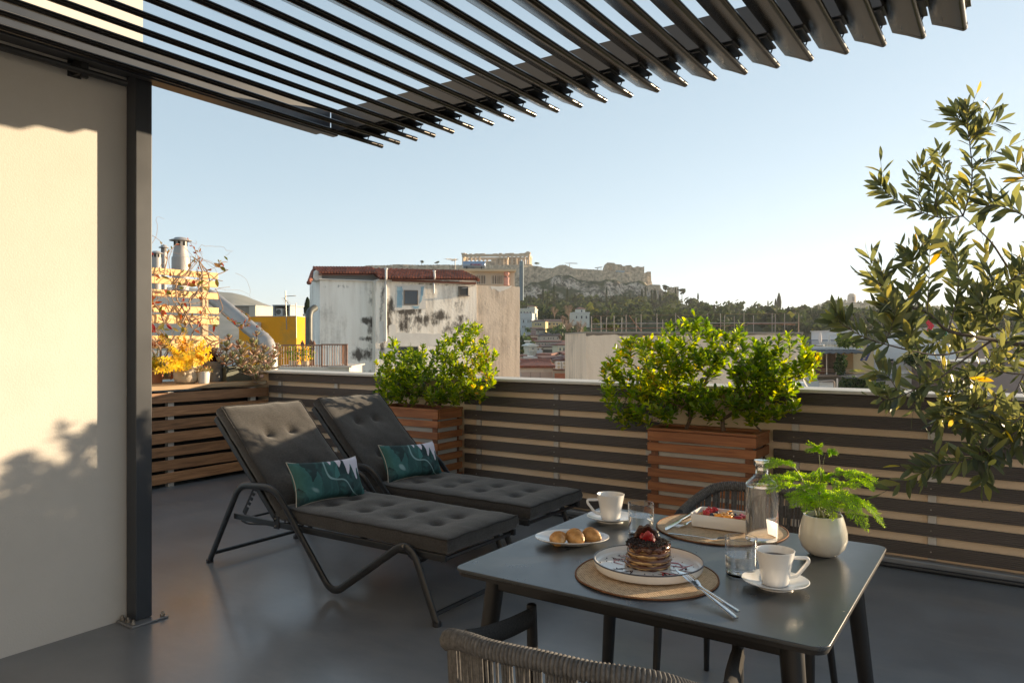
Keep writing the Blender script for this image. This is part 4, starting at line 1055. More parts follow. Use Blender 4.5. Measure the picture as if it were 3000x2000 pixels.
def olive_leaves(a, c, nrm, dens=1.0, s=1.0):
    ax = (c-a); L_ = ax.length; ax.normalize(); n = max(1, int(L_/(.026*OS)*dens))
    for j in range(n):
        p = a + (c-a)*((j+rn.random()*.5)/n); side = ax.cross(nrm).normalized()
        rot = Matrix.Rotation(j*PI/2 + rn.uniform(-.5,.5), 3, ax)
        for sg in (1, -1):
            if rn.random() < .16: continue
            d = (rot @ side)*sg*.75 + ax*rn.uniform(.45,1.0) + rv3(rn, .25) + V((0,0,.12))
            L2 = rn.uniform(.050,.080)*s
            leaf(bl, p, d, nrm + rv3(rn, .8), L2, L2*rn.uniform(.21,.29), 'la', curl=rn.uniform(-.1,.3), fold=rn.uniform(.1,.5), rnd=rn.random()**1.15)
for li, (pts, r_, tw) in enumerate(LIMBS):
    K = .72 if li < top_n else 1.15; SZ = .88 if li < top_n else 1.0
    r_ *= OS; SZ *= OS; P_ = smooth_path([Pd(q[0], q[1], q[2]*OS) for q in pts], 6); m = len(P_)
    bw.tube(P_, [max(.0010, r_*(1-.75*i/(m-1))) for i in range(m)], 6)
    if tw == 0: continue
    tot = m-1; i_start = 1 if tw == 1 else int(m*.35)
    for i in range(i_start, tot):
        if tw == 1 or i > m*.6 or rn.random() < .5: olive_leaves(P_[i], P_[i+1], FW*-1 + V((0,0,.3)), (.8 if tw == 1 else .6)*K, SZ)
        if rn.random() < (.17 if tw == 1 else .30)*K:
            a = P_[i]; dirn = (P_[min(i+1, tot)]-P_[i-1]).normalized(); dv = (dirn*.6 + rv3(rn, .75) + V((0,0,.45))).normalized(); q = [a + dv*(.045*OS*k_) + rv3(rn, .004) + V((0,0,-.001*k_*k_)) for k_ in range(rn.randint(2,4))]
            bw.tube(q, .0011, 4)
            for k_ in range(len(q)-1): olive_leaves(q[k_], q[k_+1], FW*-1 + V((0,0,.3)), K, SZ)
            leaf(bl, q[-1], dv, rv3(rn), .05*OS, .012*OS, 'la')
    leaf(bl, P_[-1], (P_[-1]-P_[-2]), rv3(rn), .055*OS, .013*OS, 'la')
bw.build('branches', m_obark, ol); bl.build('foliage', m_oleaf, ol, ang=180)
# ---------------------------------------------------------------- fern in the cream pot
m_fern = leafmat('fern_frond', [(.18,.33,.012),(.28,.46,.015),(.42,.56,.02)], tr=.55, rough=.5)
m_fstem = mat('fern_stem', (.16,.20,.05), (.10,.12,.03), rough=.6, scale=50)
rn = random.Random(9); bs = MB(cF); bf = MB(cF)
def fern(end, d, sag=0.0, spread=.05, start=.38):
    root = cF + V((rn.uniform(-.02,.02), rn.uniform(-.02,.02), .098)); e = Pd(end[0], end[1], d)
    top = root + (e-root)*.45 + V((0,0,max(.03, (e.z-root.z)*.45 + .05 + sag)))
    P_ = []
    for k in range(25):
        t_ = k/24; P_.append(root*(1-t_)**2 + top*2*t_*(1-t_) + e*t_*t_)
    bs.tube(P_, [.0012*(1-.7*k/24) for k in range(25)], 4)
    m = 30; s0 = start
    for j in range(m):
        f = s0 + (1-s0)*j/(m-1); i = min(23, int(f*24)); a = P_[i] + (P_[i+1]-P_[i])*(f*24-i); ax = (P_[i+1]-P_[i]).normalized()
        hz_ = ax.cross(V((0,0,1))).normalized(); env = spread*(sin(PI*min(1, (j+1.5)/(m+1)))**.7)*(1-.45*j/m)
        for sg in (1, -1):
            L_ = env*rn.uniform(.75,1.15); dv = (hz_*sg*.85 + ax*.65 + V((0,0,rn.uniform(-.12,.10)))).normalized()
            q = a + dv*L_ - V((0,0,L_*L_*1.5)); bs.tube([a, (a+q)/2 + V((0,0,.001)), q], .0004, 3)
            nn = max(3, int(L_/.0024))
            for k in range(nn):
                g = (k+.5)/nn; b0 = a + (q-a)*g; r_ = random.random()
                for z in range(3):
                    dd = (dv*.7 + rv3(rn, .75)); dd.z *= .5; dd.normalize(); ln = .0060*rn.uniform(.6,1.2); s_ = dd.cross(V((0,0,1))).normalized()*.0007
                    bf.add([b0-s_, b0+s_, b0+dd*ln+s_*.6, b0+dd*ln-s_*.6], [(0,1,2,3)], r_)
for e, d, sg, sp, st in [((2392,1318),2.08,.02,.040,.72),((2435,1328),2.06,.02,.030,.78),((2250,1368),2.02,.03,.055,.50),((2225,1420),2.0,.03,.05,.5),((2250,1440),1.97,.02,.045,.5),((2320,1485),1.93,.0,.04,.4),((2318,1470),2.0,.01,.05,.35),
    ((2565,1412),2.1,.05,.050,.45),((2560,1436),2.03,.04,.05,.45),((2590,1540),1.98,.08,.040,.45),((2540,1552),1.93,.05,.045,.35),((2480,1480),1.9,.03,.05,.3),((2500,1430),2.2,.03,.055,.4),((2350,1400),2.2,.02,.055,.4),((2420,1405),2.12,.01,.05,.45),
    ((2360,1500),1.93,.0,.045,.3),((2440,1520),1.88,.02,.04,.3),((2490,1395),2.15,.03,.045,.5),((2310,1410),2.12,.03,.05,.5),((2400,1480),1.93,.01,.045,.3),((2450,1465),2.05,.02,.055,.3),((2380,1440),2.0,.02,.05,.4),((2520,1500),1.97,.04,.045,.4),((2345,1450),2.06,.01,.05,.35)]:
    fern(e, d, sg, sp, st)
bs.build('stems', m_fstem, fp); bf.build('fronds', m_fern, fp, ang=180, smooth=False)
# ================================================================ POTS ON THE BENCH
def bz(px, X=-6.72): 
    r = ray(px, 1000); k = X/r.x; p = CAM + r*k; return V((p.x, p.y, .94))
m_terr = mat('sandstone_pot', (.60,.50,.36), (.50,.40,.28), rough=.7, scale=9, bump=.3, bscale=60)
m_wpot = mat('white_pot', (.76,.74,.68), rough=.5, scale=9)
m_gbuck = mat('zinc_bucket', (.24,.24,.23), (.16,.155,.15), rough=.55, scale=12, metal=.4)
m_gtrough = mat('green_trough', (.13,.14,.105), (.10,.11,.085), rough=.6, scale=9)
m_yleaf = leafmat('yellow_leaf', [(.42,.36,.04),(.62,.50,.07),(.75,.58,.10),(.60,.40,.06)], tr=.25, rough=.5)
m_yg = leafmat('yellowgreen_leaf', [(.20,.26,.03),(.42,.40,.03),(.62,.46,.04)], tr=.4, rough=.5)
m_red = leafmat('dark_red_leaf', [(.05,.010,.014),(.09,.015,.02),(.16,.03,.03)], tr=.3, rough=.5)
m_succ = leafmat('succulent_leaf', [(.14,.19,.06),(.22,.23,.10),(.36,.25,.17),(.50,.30,.22)], tr=.12, rough=.45)
m_stem = mat('green_stem', (.20,.16,.07), (.12,.09,.04), rough=.8, scale=40)
rn = random.Random(77)
def pot(c, prof, m, name, label, cat='potted plant', n=28, sx=1, sy=1):
    t = thing(name, c, label, cat); b = MB(c); b.lathe(prof, c, n, sx=sx, sy=sy); b.build('pot', m, t, ang=50)
    b = MB(c); h = max(z for r, z in prof); r = max(r for r, z in prof)*.85; b.lathe([(0,h-.012),(r,h-.012)], c, 16, sx=sx, sy=sy); b.build('soil', m_soil, t); return t
def spire(bs_, bl_, base, tip, n, L0, w=.4, m_=0):
    ax = tip-base; H_ = ax.length; ax.normalize(); bs_.tube([base, (base+tip)/2+rv3(rn,.01), tip], .003, 5); side = ax.orthogonal().normalized()
    for j in range(n):
        f = .15 + .85*j/n; a = j*2.4; rd = Matrix.Rotation(a,3,ax) @ side; p = base + ax*(H_*f)
        L_ = L0*(1.05-.55*f)*rn.uniform(.8,1.2); leaf(bl_, p, rd*.9+ax*.45+rv3(rn,.2), ax, L_, L_*w, 'el', curl=.25)
# cream round pot with a raised sun medallion and a yellow shrub
c = bz(546, -6.66); t = pot(c, [(0,0),(.075,0),(.105,.018),(.118,.06),(.116,.11),(.102,.16),(.104,.185),(.112,.19),(.112,.21),(.10,.21),(.096,.19),(0,.19)], m_terr, 'sandstone_pot', 'round sandstone pot of bright yellow-leaved shrub on the bench')
b = MB(c); q0 = c + V((.085,-.075,.10)); nn_ = V((.75,-.66,0)).normalized(); tt = V((.66,.75,0)).normalized()
for k in range(16):
    a = 2*PI*k/16; b.ob(q0 + tt*cos(a)*.036 + V((0,0,sin(a)*.036)), tt*cos(a)*.012+V((0,0,sin(a)*.012)), tt*-sin(a)*.0035+V((0,0,cos(a)*.0035)), nn_*.006)
b.sph(q0, .02, .02, .02, 10, 6); b.build('sun_medallion', m_terr, t, smooth=False)
bs_ = MB(c); bl_ = MB(c)
for (px, py, X) in ((466,985,-6.75),(545,962,-6.70),(520,985,-6.7),(560,1000,-6.6),(600,1000,-6.7),(615,1020,-6.65),(585,1025,-6.55),(500,1020,-6.6),(470,1050,-6.55),(560,1035,-6.5),(535,1040,-6.5),(490,1075,-6.45),(600,1045,-6.55),(455,1085,-6.5),(545,1075,-6.5),(510,1050,-6.55),(575,1060,-6.5),(620,1045,-6.6)):
    spire(bs_, bl_, c + V((rn.uniform(-.05,.05), rn.uniform(-.05,.05), .19)), Px(px, py, X), 74, .072)
bs_.build('stems', m_stem, t); bl_.build('foliage', m_yleaf, t, ang=180)
c = bz(597, -6.53); t = pot(c, [(0,0),(.045,0),(.05,.01),(.058,.115),(.054,.118),(0,.11)], m_wpot, 'small_white_pot', 'small white pot of red-tinged sedum in front of the zinc bucket')
bl_ = MB(c)
for k in range(170):
    a = rn.uniform(0,6.28); r_ = .075*rn.random()**.5; p = c + V((cos(a)*r_, sin(a)*r_, .115+.05*rn.random()-.3*r_*r_/.1)); leaf(bl_, p, rv3(rn)+V((0,0,.6)), rv3(rn), .022, .010, 'el')
bl_.build('foliage', leafmat('sedum_leaf', [(.14,.17,.05),(.26,.25,.07),(.40,.16,.08)], tr=.2), t, ang=180)
c = bz(625, -6.75); t = pot(c, [(0,0),(.075,0),(.08,.01),(.105,.19),(.112,.20),(.108,.205),(.10,.2),(0,.19)], m_gbuck, 'zinc_bucket', 'grey zinc bucket of dark red foliage on the bench')
bs_ = MB(c); bl_ = MB(c)
for k in range(34):
    a = rn.uniform(0,6.28); r_ = rn.uniform(.03,.17); spire(bs_, bl_, c+V((0,0,.19)), c+V((cos(a)*r_, sin(a)*r_, .22+rn.uniform(.02,.17))), 20, .035)
bs_.build('stems', m_stem, t); bl_.build('foliage', m_red, t, ang=180)
# trough with big fleshy rosettes
c = bz(705, -6.72); c.z = .94
t = thing('plant_trough', c, 'dark green trough of fleshy pink-edged succulents at the end of the bench', 'potted plant')
b = MB(c)
vs = []
for (w_, z) in ((.30,0),(.33,.13),(.345,.13),(.345,.15),(.32,.15),(.31,.13)):
    for sx, sy in ((-1,-1),(1,-1),(1,1),(-1,1)): vs.append(c + V((sx*(.085+(w_-.3)*.5), sy*w_*.75, z)))
fs = [(i*4+k, i*4+(k+1)%4, (i+1)*4+(k+1)%4, (i+1)*4+k) for i in range(5) for k in range(4)] + [(3,2,1,0),(20,21,22,23)]
b.add(vs, fs); b.build('pot', m_gtrough, t, bevel=.008)
bs_ = MB(c); bl_ = MB(c)
def fleshy(mb, p, d, up, L_, W_, T_, rnd):
    d = V(d).normalized(); s = d.cross(V(up)).normalized(); n = s.cross(d); M = Matrix(((d.x,s.x,n.x),(d.y,s.y,n.y),(d.z,s.z,n.z)))
    t_ = MB(); t_.lathe([(0,-1),(.35,-.9),(.62,-.4),(.95,.25),(.88,.72),(.5,.95),(0,1)], n=9)
    mb.add([p + M @ V((v.z*L_*.5+L_*.5, v.x*W_*.5, v.y*T_*.5 + .25*L_*(v.z*.5+.5)**2)) for v in t_.v], t_.f, rnd)
def rosette(tip, base, s):
    bs_.tube([base, (base+tip)/2+rv3(rn,.01), tip], .006, 6); ax = (V((0,0,1)) + (tip-base)*1.5 + V((.25,-.2,0))).normalized(); side = ax.orthogonal().normalized()
    for j in range(12):
        f = j/12; rd = Matrix.Rotation(j*2.4,3,ax) @ side; L_ = s*(1.0-.62*f); fleshy(bl_, tip - ax*(.05*(1-f)*s/.08), rd*(1-.6*f)+ax*(.15+.9*f), ax, L_, L_*.50, L_*.12, min(1, rn.random()*.6+.4*(1-f)))
for (px, py, X, s) in ((665,1010,-6.75,.085),(680,1040,-6.6,.08),(655,1050,-6.6,.08),(700,1005,-6.75,.08),(710,1030,-6.6,.09),(708,1058,-6.5,.085),(740,1000,-6.8,.08),(745,1030,-6.6,.085),(735,1055,-6.5,.08),(765,1045,-6.55,.085),(775,1020,-6.75,.075),(790,1060,-6.55,.085),(742,1085,-6.42,.08),(752,1105,-6.40,.075),(805,1035,-6.75,.075),(812,1012,-6.8,.06),(720,1080,-6.45,.07),(780,1078,-6.5,.075),(752,975,-6.8,.05),(670,985,-6.8,.05)):
    tip = Px(px, py, X); rosette(tip, V((c.x+rn.uniform(-.06,.06), max(c.y-.2, min(c.y+.22, tip.y)), 1.06)), s*1.45)
bs_.build('stems', m_stem, t); bl_.build('foliage', m_succ, t, ang=60)
# small orange-leaf pot at far left
c = bz(455, -6.95); t = pot(c, [(0,0),(.06,0),(.085,.14),(.09,.15),(.08,.15),(0,.14)], mat('terracotta', (.42,.17,.08), rough=.8), 'terracotta_pot', 'terracotta pot of yellowing leaves beside the black post')
bs_ = MB(c); bl_ = MB(c)
for (px, py) in ((450,1035),(470,1045),(448,1060),(480,1065),(462,1020)): spire(bs_, bl_, c+V((0,0,.14)), Px(px, py, -6.9), 34, .05)
bs_.build('stems', m_stem, t); bl_.build('foliage', m_yg, t, ang=180)
# ---------------------------------------------------------------- creeper on the trellis
cv = V((-7.12, 3.4, .9)); t = thing('bare_creeper', cv, 'tangled nearly bare creeper with a few red leaves climbing the pine trellis', 'climbing plant')
m_vine = mat('creeper_bark', (.36,.25,.17), (.20,.13,.09), rough=.85, scale=40)
m_vleaf = leafmat('creeper_leaf', [(.10,.12,.02),(.18,.15,.03),(.26,.14,.04),(.28,.09,.03),(.26,.025,.02)], tr=.4, rough=.5)
bw = MB(cv); bl_ = MB(cv); rn = random.Random(15)
for k in range(62):
    y = rn.uniform(3.9,4.7) if k % 3 else rn.uniform(3.9,4.3); z = rn.choice((.98, rn.uniform(1.0,1.9))); p = V((-7.12+rn.uniform(-.03,.05), y, z)); a = rn.uniform(.3,2.6); P_ = [p.copy()]
    for j in range(rn.randint(12,34)):
        a += rn.gauss(0,.33); a = a*.97 + .03*1.3; p = p + V((rn.gauss(0,.010), cos(a)*.045, sin(a)*.040)); p.x = min(-7.04, max(-7.16, p.x))
        if p.z > 2.15+rn.uniform(0,.25): a = -a*.3
        if p.y > 4.93: a = PI - a
        P_.append(p.copy())
        if rn.random() < .07: leaf(bl_, p, V((.6,rn.gauss(0,.7),rn.gauss(-.6,.5))), V((1,-.3,.3))+rv3(rn,.5), rn.uniform(.05,.10), rn.uniform(.025,.045), 'el', curl=.2)
    r0 = rn.choice((.0022,.003,.003,.005,.010)); bw.tube(P_, [r0*(1-.6*i/len(P_)) for i in range(len(P_))], 5)
# dense heap at the left end and sprigs over the top
for k in range(60):
    y = 3.95 + abs(rn.gauss(0,.26)); z = rn.uniform(1.0,2.30 - (y-3.95)*.75); leaf(bl_, V((-7.12+rn.uniform(-.05,.08), y, z)), rv3(rn)+V((.4,0,-.3)), V((1,-.3,.2))+rv3(rn,.6), rn.uniform(.035,.085), rn.uniform(.02,.04), 'el')
def sprig(pts, r=.0025, nl=0, L_=.04):
    P_ = smooth_path([Px(px, py, -7.12) for px, py in pts], 6); bw.tube(P_, [r*(1-.6*i/len(P_)) for i in range(len(P_))], 4)
    for k in range(nl):
        i = rn.randint(len(P_)//4, len(P_)-2); leaf(bl_, P_[i], (P_[i+1]-P_[i]).normalized()+rv3(rn,.8), rv3(rn), L_, L_*.4, 'el')
sprig([(446,712),(458,690),(461,660),(457,645),(463,635),(482,642)], .0025)
sprig([(446,690),(462,700),(475,712),(482,720)], .003, 2)
sprig([(590,800),(615,790),(634,780),(645,762)], .003, 16, .035)
sprig([(560,790),(580,760),(572,735),(560,715),(549,698)], .004, 6, .04)
sprig([(575,735),(588,742),(592,757),(577,757)], .0025, 4)
sprig([(500,800),(495,760),(510,722),(525,715),(560,745),(584,787)], .0035, 5)
sprig([(480,800),(490,760),(493,740),(507,725)], .006, 5)
sprig([(560,712),(575,712),(573,702)], .002, 1); sprig([(566,725),(580,738),(589,733)], .002, 6)
sprig([(690,800),(708,808),(722,820),(733,850),(732,868),(745,873)], .0018, 0)
sprig([(640,845),(665,850),(700,850),(730,862)], .0022, 0)
sprig([(700,905),(720,935),(700,960),(740,950),(770,965)], .002, 40, .035)
sprig([(690,900),(715,915),(730,930),(720,960)], .002, 34, .03)
sprig([(650,915),(680,940),(715,955)], .003, 30, .035)
bw.build('stems', m_vine, t); bl_.build('foliage', m_vleaf, t, ang=180)
# ================================================================ CITY AND HILLS
Zv = V((0, 0, 1))
class Fac:
    """a building front: plane through photo column px0 at distance d, turned by yaw; off = metres behind it"""
    def __init__(s, px0, d, yaw=0):
        s.O = Pd(px0, 1000, d); s.O.z = 0; s.ax = RT*cos(yaw) + FW*sin(yaw); s.ay = FW*cos(yaw) - RT*sin(yaw)
    def t(s, px, off=0):
        r = ray(px, 1000); return (s.O - V((0,0,0)) + s.ay*off).dot(s.ay) / r.dot(s.ay)
    def x(s, px, off=0): return (ray(px,1000)*s.t(px,off) - s.O).dot(s.ax)
    def z(s, px, py, off=0): return CZ + (1000-py)/F*s.t(px, off)
    def w(s, x, off, z): return s.O + s.ax*x + s.ay*off + Zv*z
    def p(s, px, py, off=0): return s.w(s.x(px,off), off, s.z(px,py,off))
    def bx(s, mb, x0, x1, o0, o1, z0, z1, r=None):
        c = s.w((x0+x1)/2, (o0+o1)/2, (z0+z1)/2); mb.ob(c, s.ax*(x1-x0)/2, s.ay*(o1-o0)/2, Zv*(z1-z0)/2, r); return mb
    def fb(s, mb, px0, px1, y0, y1, o0, o1, r=None, zb=None):
        pm = (px0+px1)/2; return s.bx(mb, s.x(px0,o0), s.x(px1,o0), o0, o1, s.z(pm,y1,o0) if zb is None else zb, s.z(pm,y0,o0), r)
def cmat(name, c, rough=.85, dirt=None, **k): return mat(name, c, tuple(q*.9 for q in c), rough=rough, scale=k.pop('scale', .6), spec=.2, dirt=dirt, **k)
m_win = mat('far_window_glass', (.03,.045,.075), (.02,.028,.04), rough=.15, spec=.7, scale=.5)
m_frame = mat('far_window_frame', (.55,.52,.46), rough=.6, scale=2)
m_shut = mat('far_shutter', (.09,.10,.10), rough=.7, scale=3)
def tilemat(name, c, c2, pitch):
    m = mat(name, c, c2, rough=.8, scale=1.5, detail=7, spec=.25)
    nt = m.node_tree; p = [n for n in nt.nodes if n.type == 'BSDF_PRINCIPLED'][0]
    w_ = N(nt, 'TexWave', Scale=pitch, bands_direction='X'); nt.links.new(coords(nt, kind='UV'), w_.inputs[0])
    return m
m_tile = mat('clay_tiles', (.32,.10,.055), (.17,.055,.035), rough=.75, scale=3, detail=8, rv=.3, dirt=(.12,.06,.045), dscale=2, dlo=.5, dhi=.7)
m_tile2 = mat('dull_roof_tiles', (.20,.085,.06), (.12,.055,.045), rough=.8, scale=2, detail=7, rv=.25)
def stained(name, base, dark, streak=.7, lo=.5, hi=.66, patch=None):
    """old render: pale wash with vertical run-off streaks and black mould patches"""
    m, nt, out = newmat(name); L = nt.links.new
    v = coords(nt, (1,1,1)); vs_s = coords(nt, (2.6,2.6,.28)); 
    n1 = N(nt, 'TexNoise', Scale=.5, Detail=9); n1.inputs['Roughness'].default_value = .65; L(v, n1.inputs[0])
    n2 = N(nt, 'TexNoise', Scale=1.6, Detail=7); n2.inputs['Roughness'].default_value = .6; L(vs_s, n2.inputs[0])
    n3 = N(nt, 'TexNoise', Scale=9.0, Detail=6); L(v, n3.inputs[0])
    k1 = N(nt, 'MapRange'); k1.inputs[1].default_value = lo; k1.inputs[2].default_value = hi
    a = N(nt, 'Math', operation='MULTIPLY_ADD'); L(n2.outputs[0], a.inputs[0]); a.inputs[1].default_value = .45; L(n1.outputs[0], a.inputs[2])
    a2 = N(nt, 'Math', operation='MULTIPLY_ADD'); L(n3.outputs[0], a2.inputs[0]); a2.inputs[1].default_value = .18; L(a.outputs[0], a2.inputs[2])
    s_ = N(nt, 'Math', operation='MULTIPLY'); s_.inputs[1].default_value = .62; L(a2.outputs[0], s_.inputs[0]); L(s_.outputs[0], k1.inputs[0])
    c1 = N(nt, 'Mix', data_type='RGBA'); c1.inputs[6].default_value = col4(base); c1.inputs[7].default_value = col4(dark); L(k1.outputs[0], c1.inputs[0])
    k2 = N(nt, 'MapRange'); k2.inputs[1].default_value = .42; k2.inputs[2].default_value = .72; L(n2.outputs[0], k2.inputs[0])
    m2 = N(nt, 'Math', operation='MULTIPLY'); L(k2.outputs[0], m2.inputs[0]); m2.inputs[1].default_value = streak
    c2 = N(nt, 'Mix', data_type='RGBA', blend_type='MULTIPLY'); L(c1.outputs[2], c2.inputs[6]); c2.inputs[7].default_value = (.70,.66,.62,1); L(m2.outputs[0], c2.inputs[0])
    p = N(nt, 'BsdfPrincipled', Roughness=.9); p.inputs['Specular IOR Level'].default_value = .2; L(c2.outputs[2], p.inputs['Base Color'])
    b = N(nt, 'Bump', Strength=.4, Distance=.03); L(n3.outputs[0], b.inputs['Height']); L(b.outputs[0], p.inputs['Normal']); L(p.outputs[0], out.inputs[0]); return m
# ---------------------------------------------------------------- the stained white building with the tiled roof
m_mould = stained('black_mould', (.075,.065,.05), (.03,.026,.02), .6, .4, .6)
m_blue = mat('blue_undercoat', (.28,.42,.50), (.24,.36,.44), rough=.9, scale=2)
m_patch = mat('fresh_plaster', (.68,.65,.60), (.60,.57,.53), rough=.9, scale=1.5)
m_grayb = mat('grey_boarding', (.40,.42,.43), (.34,.36,.37), rough=.8, scale=1.2)
fc = Fac(918, 33, R(26)); o = fc.w(3, 3, -18)
def spotmat(name, base, f, org, off, spots, **k):
    """weathered wall: soft-edged mould and run-off marks of their own shape (centre px, py, half sizes, strength)"""
    m = stained(name, base, k.get('dark', (.36,.33,.29)), k.get('streak', .55), .52, .74); nt = m.node_tree; L = nt.links.new
    p = [n for n in nt.nodes if n.type == 'BSDF_PRINCIPLED'][0]; src = p.inputs['Base Color'].links[0].from_socket
    v = coords(nt); dx = N(nt, 'VectorMath', operation='DOT_PRODUCT'); dx.inputs[1].default_value = f.ax; L(v, dx.inputs[0]); sz = N(nt, 'SeparateXYZ'); L(v, sz.inputs[0])
    n1 = N(nt, 'TexNoise', Scale=3.2, Detail=10); n1.inputs['Roughness'].default_value = .72; L(coords(nt, (1,1,.6)), n1.inputs[0])
    n2 = N(nt, 'TexNoise', Scale=4.5, Detail=5); L(coords(nt, (1,1,.10)), n2.inputs[0])
    a = N(nt, 'Math', operation='MULTIPLY_ADD'); L(n2.outputs[0], a.inputs[0]); a.inputs[1].default_value = k.get('run', 1.6); 
    a1 = N(nt, 'Math', operation='MULTIPLY'); L(n1.outputs[0], a1.inputs[0]); a1.inputs[1].default_value = 4.2; L(a1.outputs[0], a.inputs[2])
    cur = None
    for (px, py, rx, ry, st) in spots:
        c = f.p(px, py, off) - org; k_ = f.t(px, off)/F; u0 = c.dot(f.ax)
        s1 = N(nt, 'Math', operation='SUBTRACT'); L(dx.outputs['Value'], s1.inputs[0]); s1.inputs[1].default_value = u0
        s2 = N(nt, 'Math', operation='MULTIPLY'); L(s1.outputs[0], s2.inputs[0]); s2.inputs[1].default_value = 1/(rx*k_)
        s3 = N(nt, 'Math', operation='POWER'); ab = N(nt, 'Math', operation='ABSOLUTE'); L(s2.outputs[0], ab.inputs[0]); L(ab.outputs[0], s3.inputs[0]); s3.inputs[1].default_value = 2
        t1 = N(nt, 'Math', operation='SUBTRACT'); L(sz.outputs['Z'], t1.inputs[0]); t1.inputs[1].default_value = c.z
        t2 = N(nt, 'Math', operation='MULTIPLY'); L(t1.outputs[0], t2.inputs[0]); t2.inputs[1].default_value = 1/(ry*k_)
        ab2 = N(nt, 'Math', operation='ABSOLUTE'); L(t2.outputs[0], ab2.inputs[0]); t3 = N(nt, 'Math', operation='POWER'); L(ab2.outputs[0], t3.inputs[0]); t3.inputs[1].default_value = 2
        q = N(nt, 'Math', operation='ADD'); L(s3.outputs[0], q.inputs[0]); L(t3.outputs[0], q.inputs[1])
        q2 = N(nt, 'Math', operation='SUBTRACT'); q2.inputs[0].default_value = st; L(q.outputs[0], q2.inputs[1])
        if cur is None: cur = q2.outputs[0]
        else:
            mxn = N(nt, 'Math', operation='MAXIMUM'); L(cur, mxn.inputs[0]); L(q2.outputs[0], mxn.inputs[1]); cur = mxn.outputs[0]
    fin = N(nt, 'Math', operation='ADD'); L(cur, fin.inputs[0]); L(a.outputs[0], fin.inputs[1])
    mr = N(nt, 'MapRange'); mr.inputs[1].default_value = 3.0; mr.inputs[2].default_value = 3.85; L(fin.outputs[0], mr.inputs[0])
    mm = N(nt, 'Math', operation='MULTIPLY'); mm.inputs[1].default_value = .92; L(mr.outputs[0], mm.inputs[0])
    mx = N(nt, 'Mix', data_type='RGBA'); L(mm.outputs[0], mx.inputs[0]); L(src, mx.inputs[6]); mx.inputs[7].default_value = col4(k.get('mould', (.045,.037,.030))); L(mx.outputs[2], p.inputs['Base Color']); return m
m_old = spotmat('stained_render', (.88,.82,.73), fc, o, 0, [(1202,912,50,15,1.05),(1150,905,14,50,.55),(1290,925,36,20,.8),(1245,935,8,24,.9),(1360,935,40,18,.5),(1120,870,10,50,.5),(1120,1000,15,60,.35),(1330,960,60,30,.45),(1250,832,140,6,.4),(1200,955,50,24,.65),(1230,935,110,30,.62),(1140,930,18,60,.7),(1345,895,20,40,.3),(1118,900,8,80,.6)], run=1.9, streak=.75)
m_old2 = spotmat('stained_render_pale', (.90,.86,.79), fc, o, .55, [(1082,940,26,14,1.35),(1088,960,14,26,1.15),(1075,992,26,9,1.2),(1060,1040,45,22,1.2),(1090,1010,14,60,.75),(1085,870,18,55,.4),(1000,838,60,9,.35),(1075,1090,40,12,.7),(950,840,20,8,.1)], streak=.45, run=1.3)
t = thing('old_white_building', o, 'mould-streaked white building with a red tiled roof and a small square window', 'building')
b = MB(o); fc.fb(b, 937, 1100, 820, 1110, .55, 3.0, zb=-18); b.build('left_wall', m_old2, t, smooth=False)
b = MB(o); fc.fb(b, 1100, 1397, 826, 1110, 0, 8.0, zb=-18); b.build('right_wall', m_old, t, smooth=False)
b = MB(o); fc.fb(b, 944, 1108, 803, 819.5, .8, 3.0); b.build('boarding', m_grayb, t, smooth=False)
b = MB(o); fc.fb(b, 935, 1104, 818.5, 821.5, .42, 1.0); fc.fb(b, 1104, 1342, 822.5, 828, -.10, .5); b.build('cornice', m_patch, t)
# tiled roof: rows of rounded tiles from eave up to ridge
def tiles(mb, P0, P1, up, n, rows, r, seed=1):
    rn_ = random.Random(seed); P0, P1, up = V(P0), V(P1), V(up)
    along = (P1-P0)/n; ul = up.length; ud = up.normalized(); nn = along.normalized().cross(ud)
    if nn.z < 0: nn = -nn
    for i in range(n):
        for j in range(rows):
            a = P0 + along*(i+.5) + up*(j/rows) + nn*(.35*r*(1 if j else 1)); e = a + up*(1.12/rows)
            w0 = along.length*.36; vs = []
            for q, k_, h_ in ((a, 1.08, .32*r), (e, .92, 0)):
                for s_ in range(6):
                    g = PI*s_/5; vs.append(q + along.normalized()*cos(g)*w0*k_ + nn*(sin(g)*r*k_ + h_))
            mb.add(vs, [(s_, s_+1, s_+7, s_+6) for s_ in range(5)] + [(5,4,3,2,1,0)], rn_.random())
    mb.add([P0-up*.02, P1-up*.02, P1+up, P0+up], [(0,1,2,3)])
b = MB(o)
eL0 = fc.p(934, 805, .35); eL1 = fc.p(1112, 805, .35); rL = fc.p(925, 787, 1.9)
upL = fc.w(fc.x(1000,1.9), 1.9, fc.z(1000, 788, 1.9)) - fc.w(fc.x(1000,.35), .35, fc.z(1000, 805, .35)); upL = fc.ay*1.55 + Zv*upL.z
tiles(b, eL0, eL1, upL, 21, 4, .10)
eR0 = fc.p(1112, 818, -.25); eR1 = fc.p(1402, 821, -.25); 
upR = fc.ay*2.15 + Zv*(fc.z(1200, 796, 1.9) - fc.z(1200, 819, -.25))
tiles(b, eR0, eR1, upR, 35, 6, .10, 2)
b.build('tiled_roof', m_tile, t, ang=60)
b = MB(o)
rl = [fc.p(922, 788, 1.95), fc.p(1110, 791, 1.95), fc.p(1250, 796, 1.95), fc.p(1350, 800.5, 1.95)]
rp = smooth_path(rl, 9); b.tube(rp, .085, 8)
for i, q in enumerate(rp[::1]): b.sph(q+Zv*.03, .11, .11, .10, 7, 5)
b.tube([fc.p(922,788,1.95), fc.p(915,797,1.2), fc.p(905,826,.2)], .085, 8)
b.tube([fc.p(1350,800.5,1.95), fc.p(1385,812,.6), fc.p(1402,820,-.2)], .085, 8)
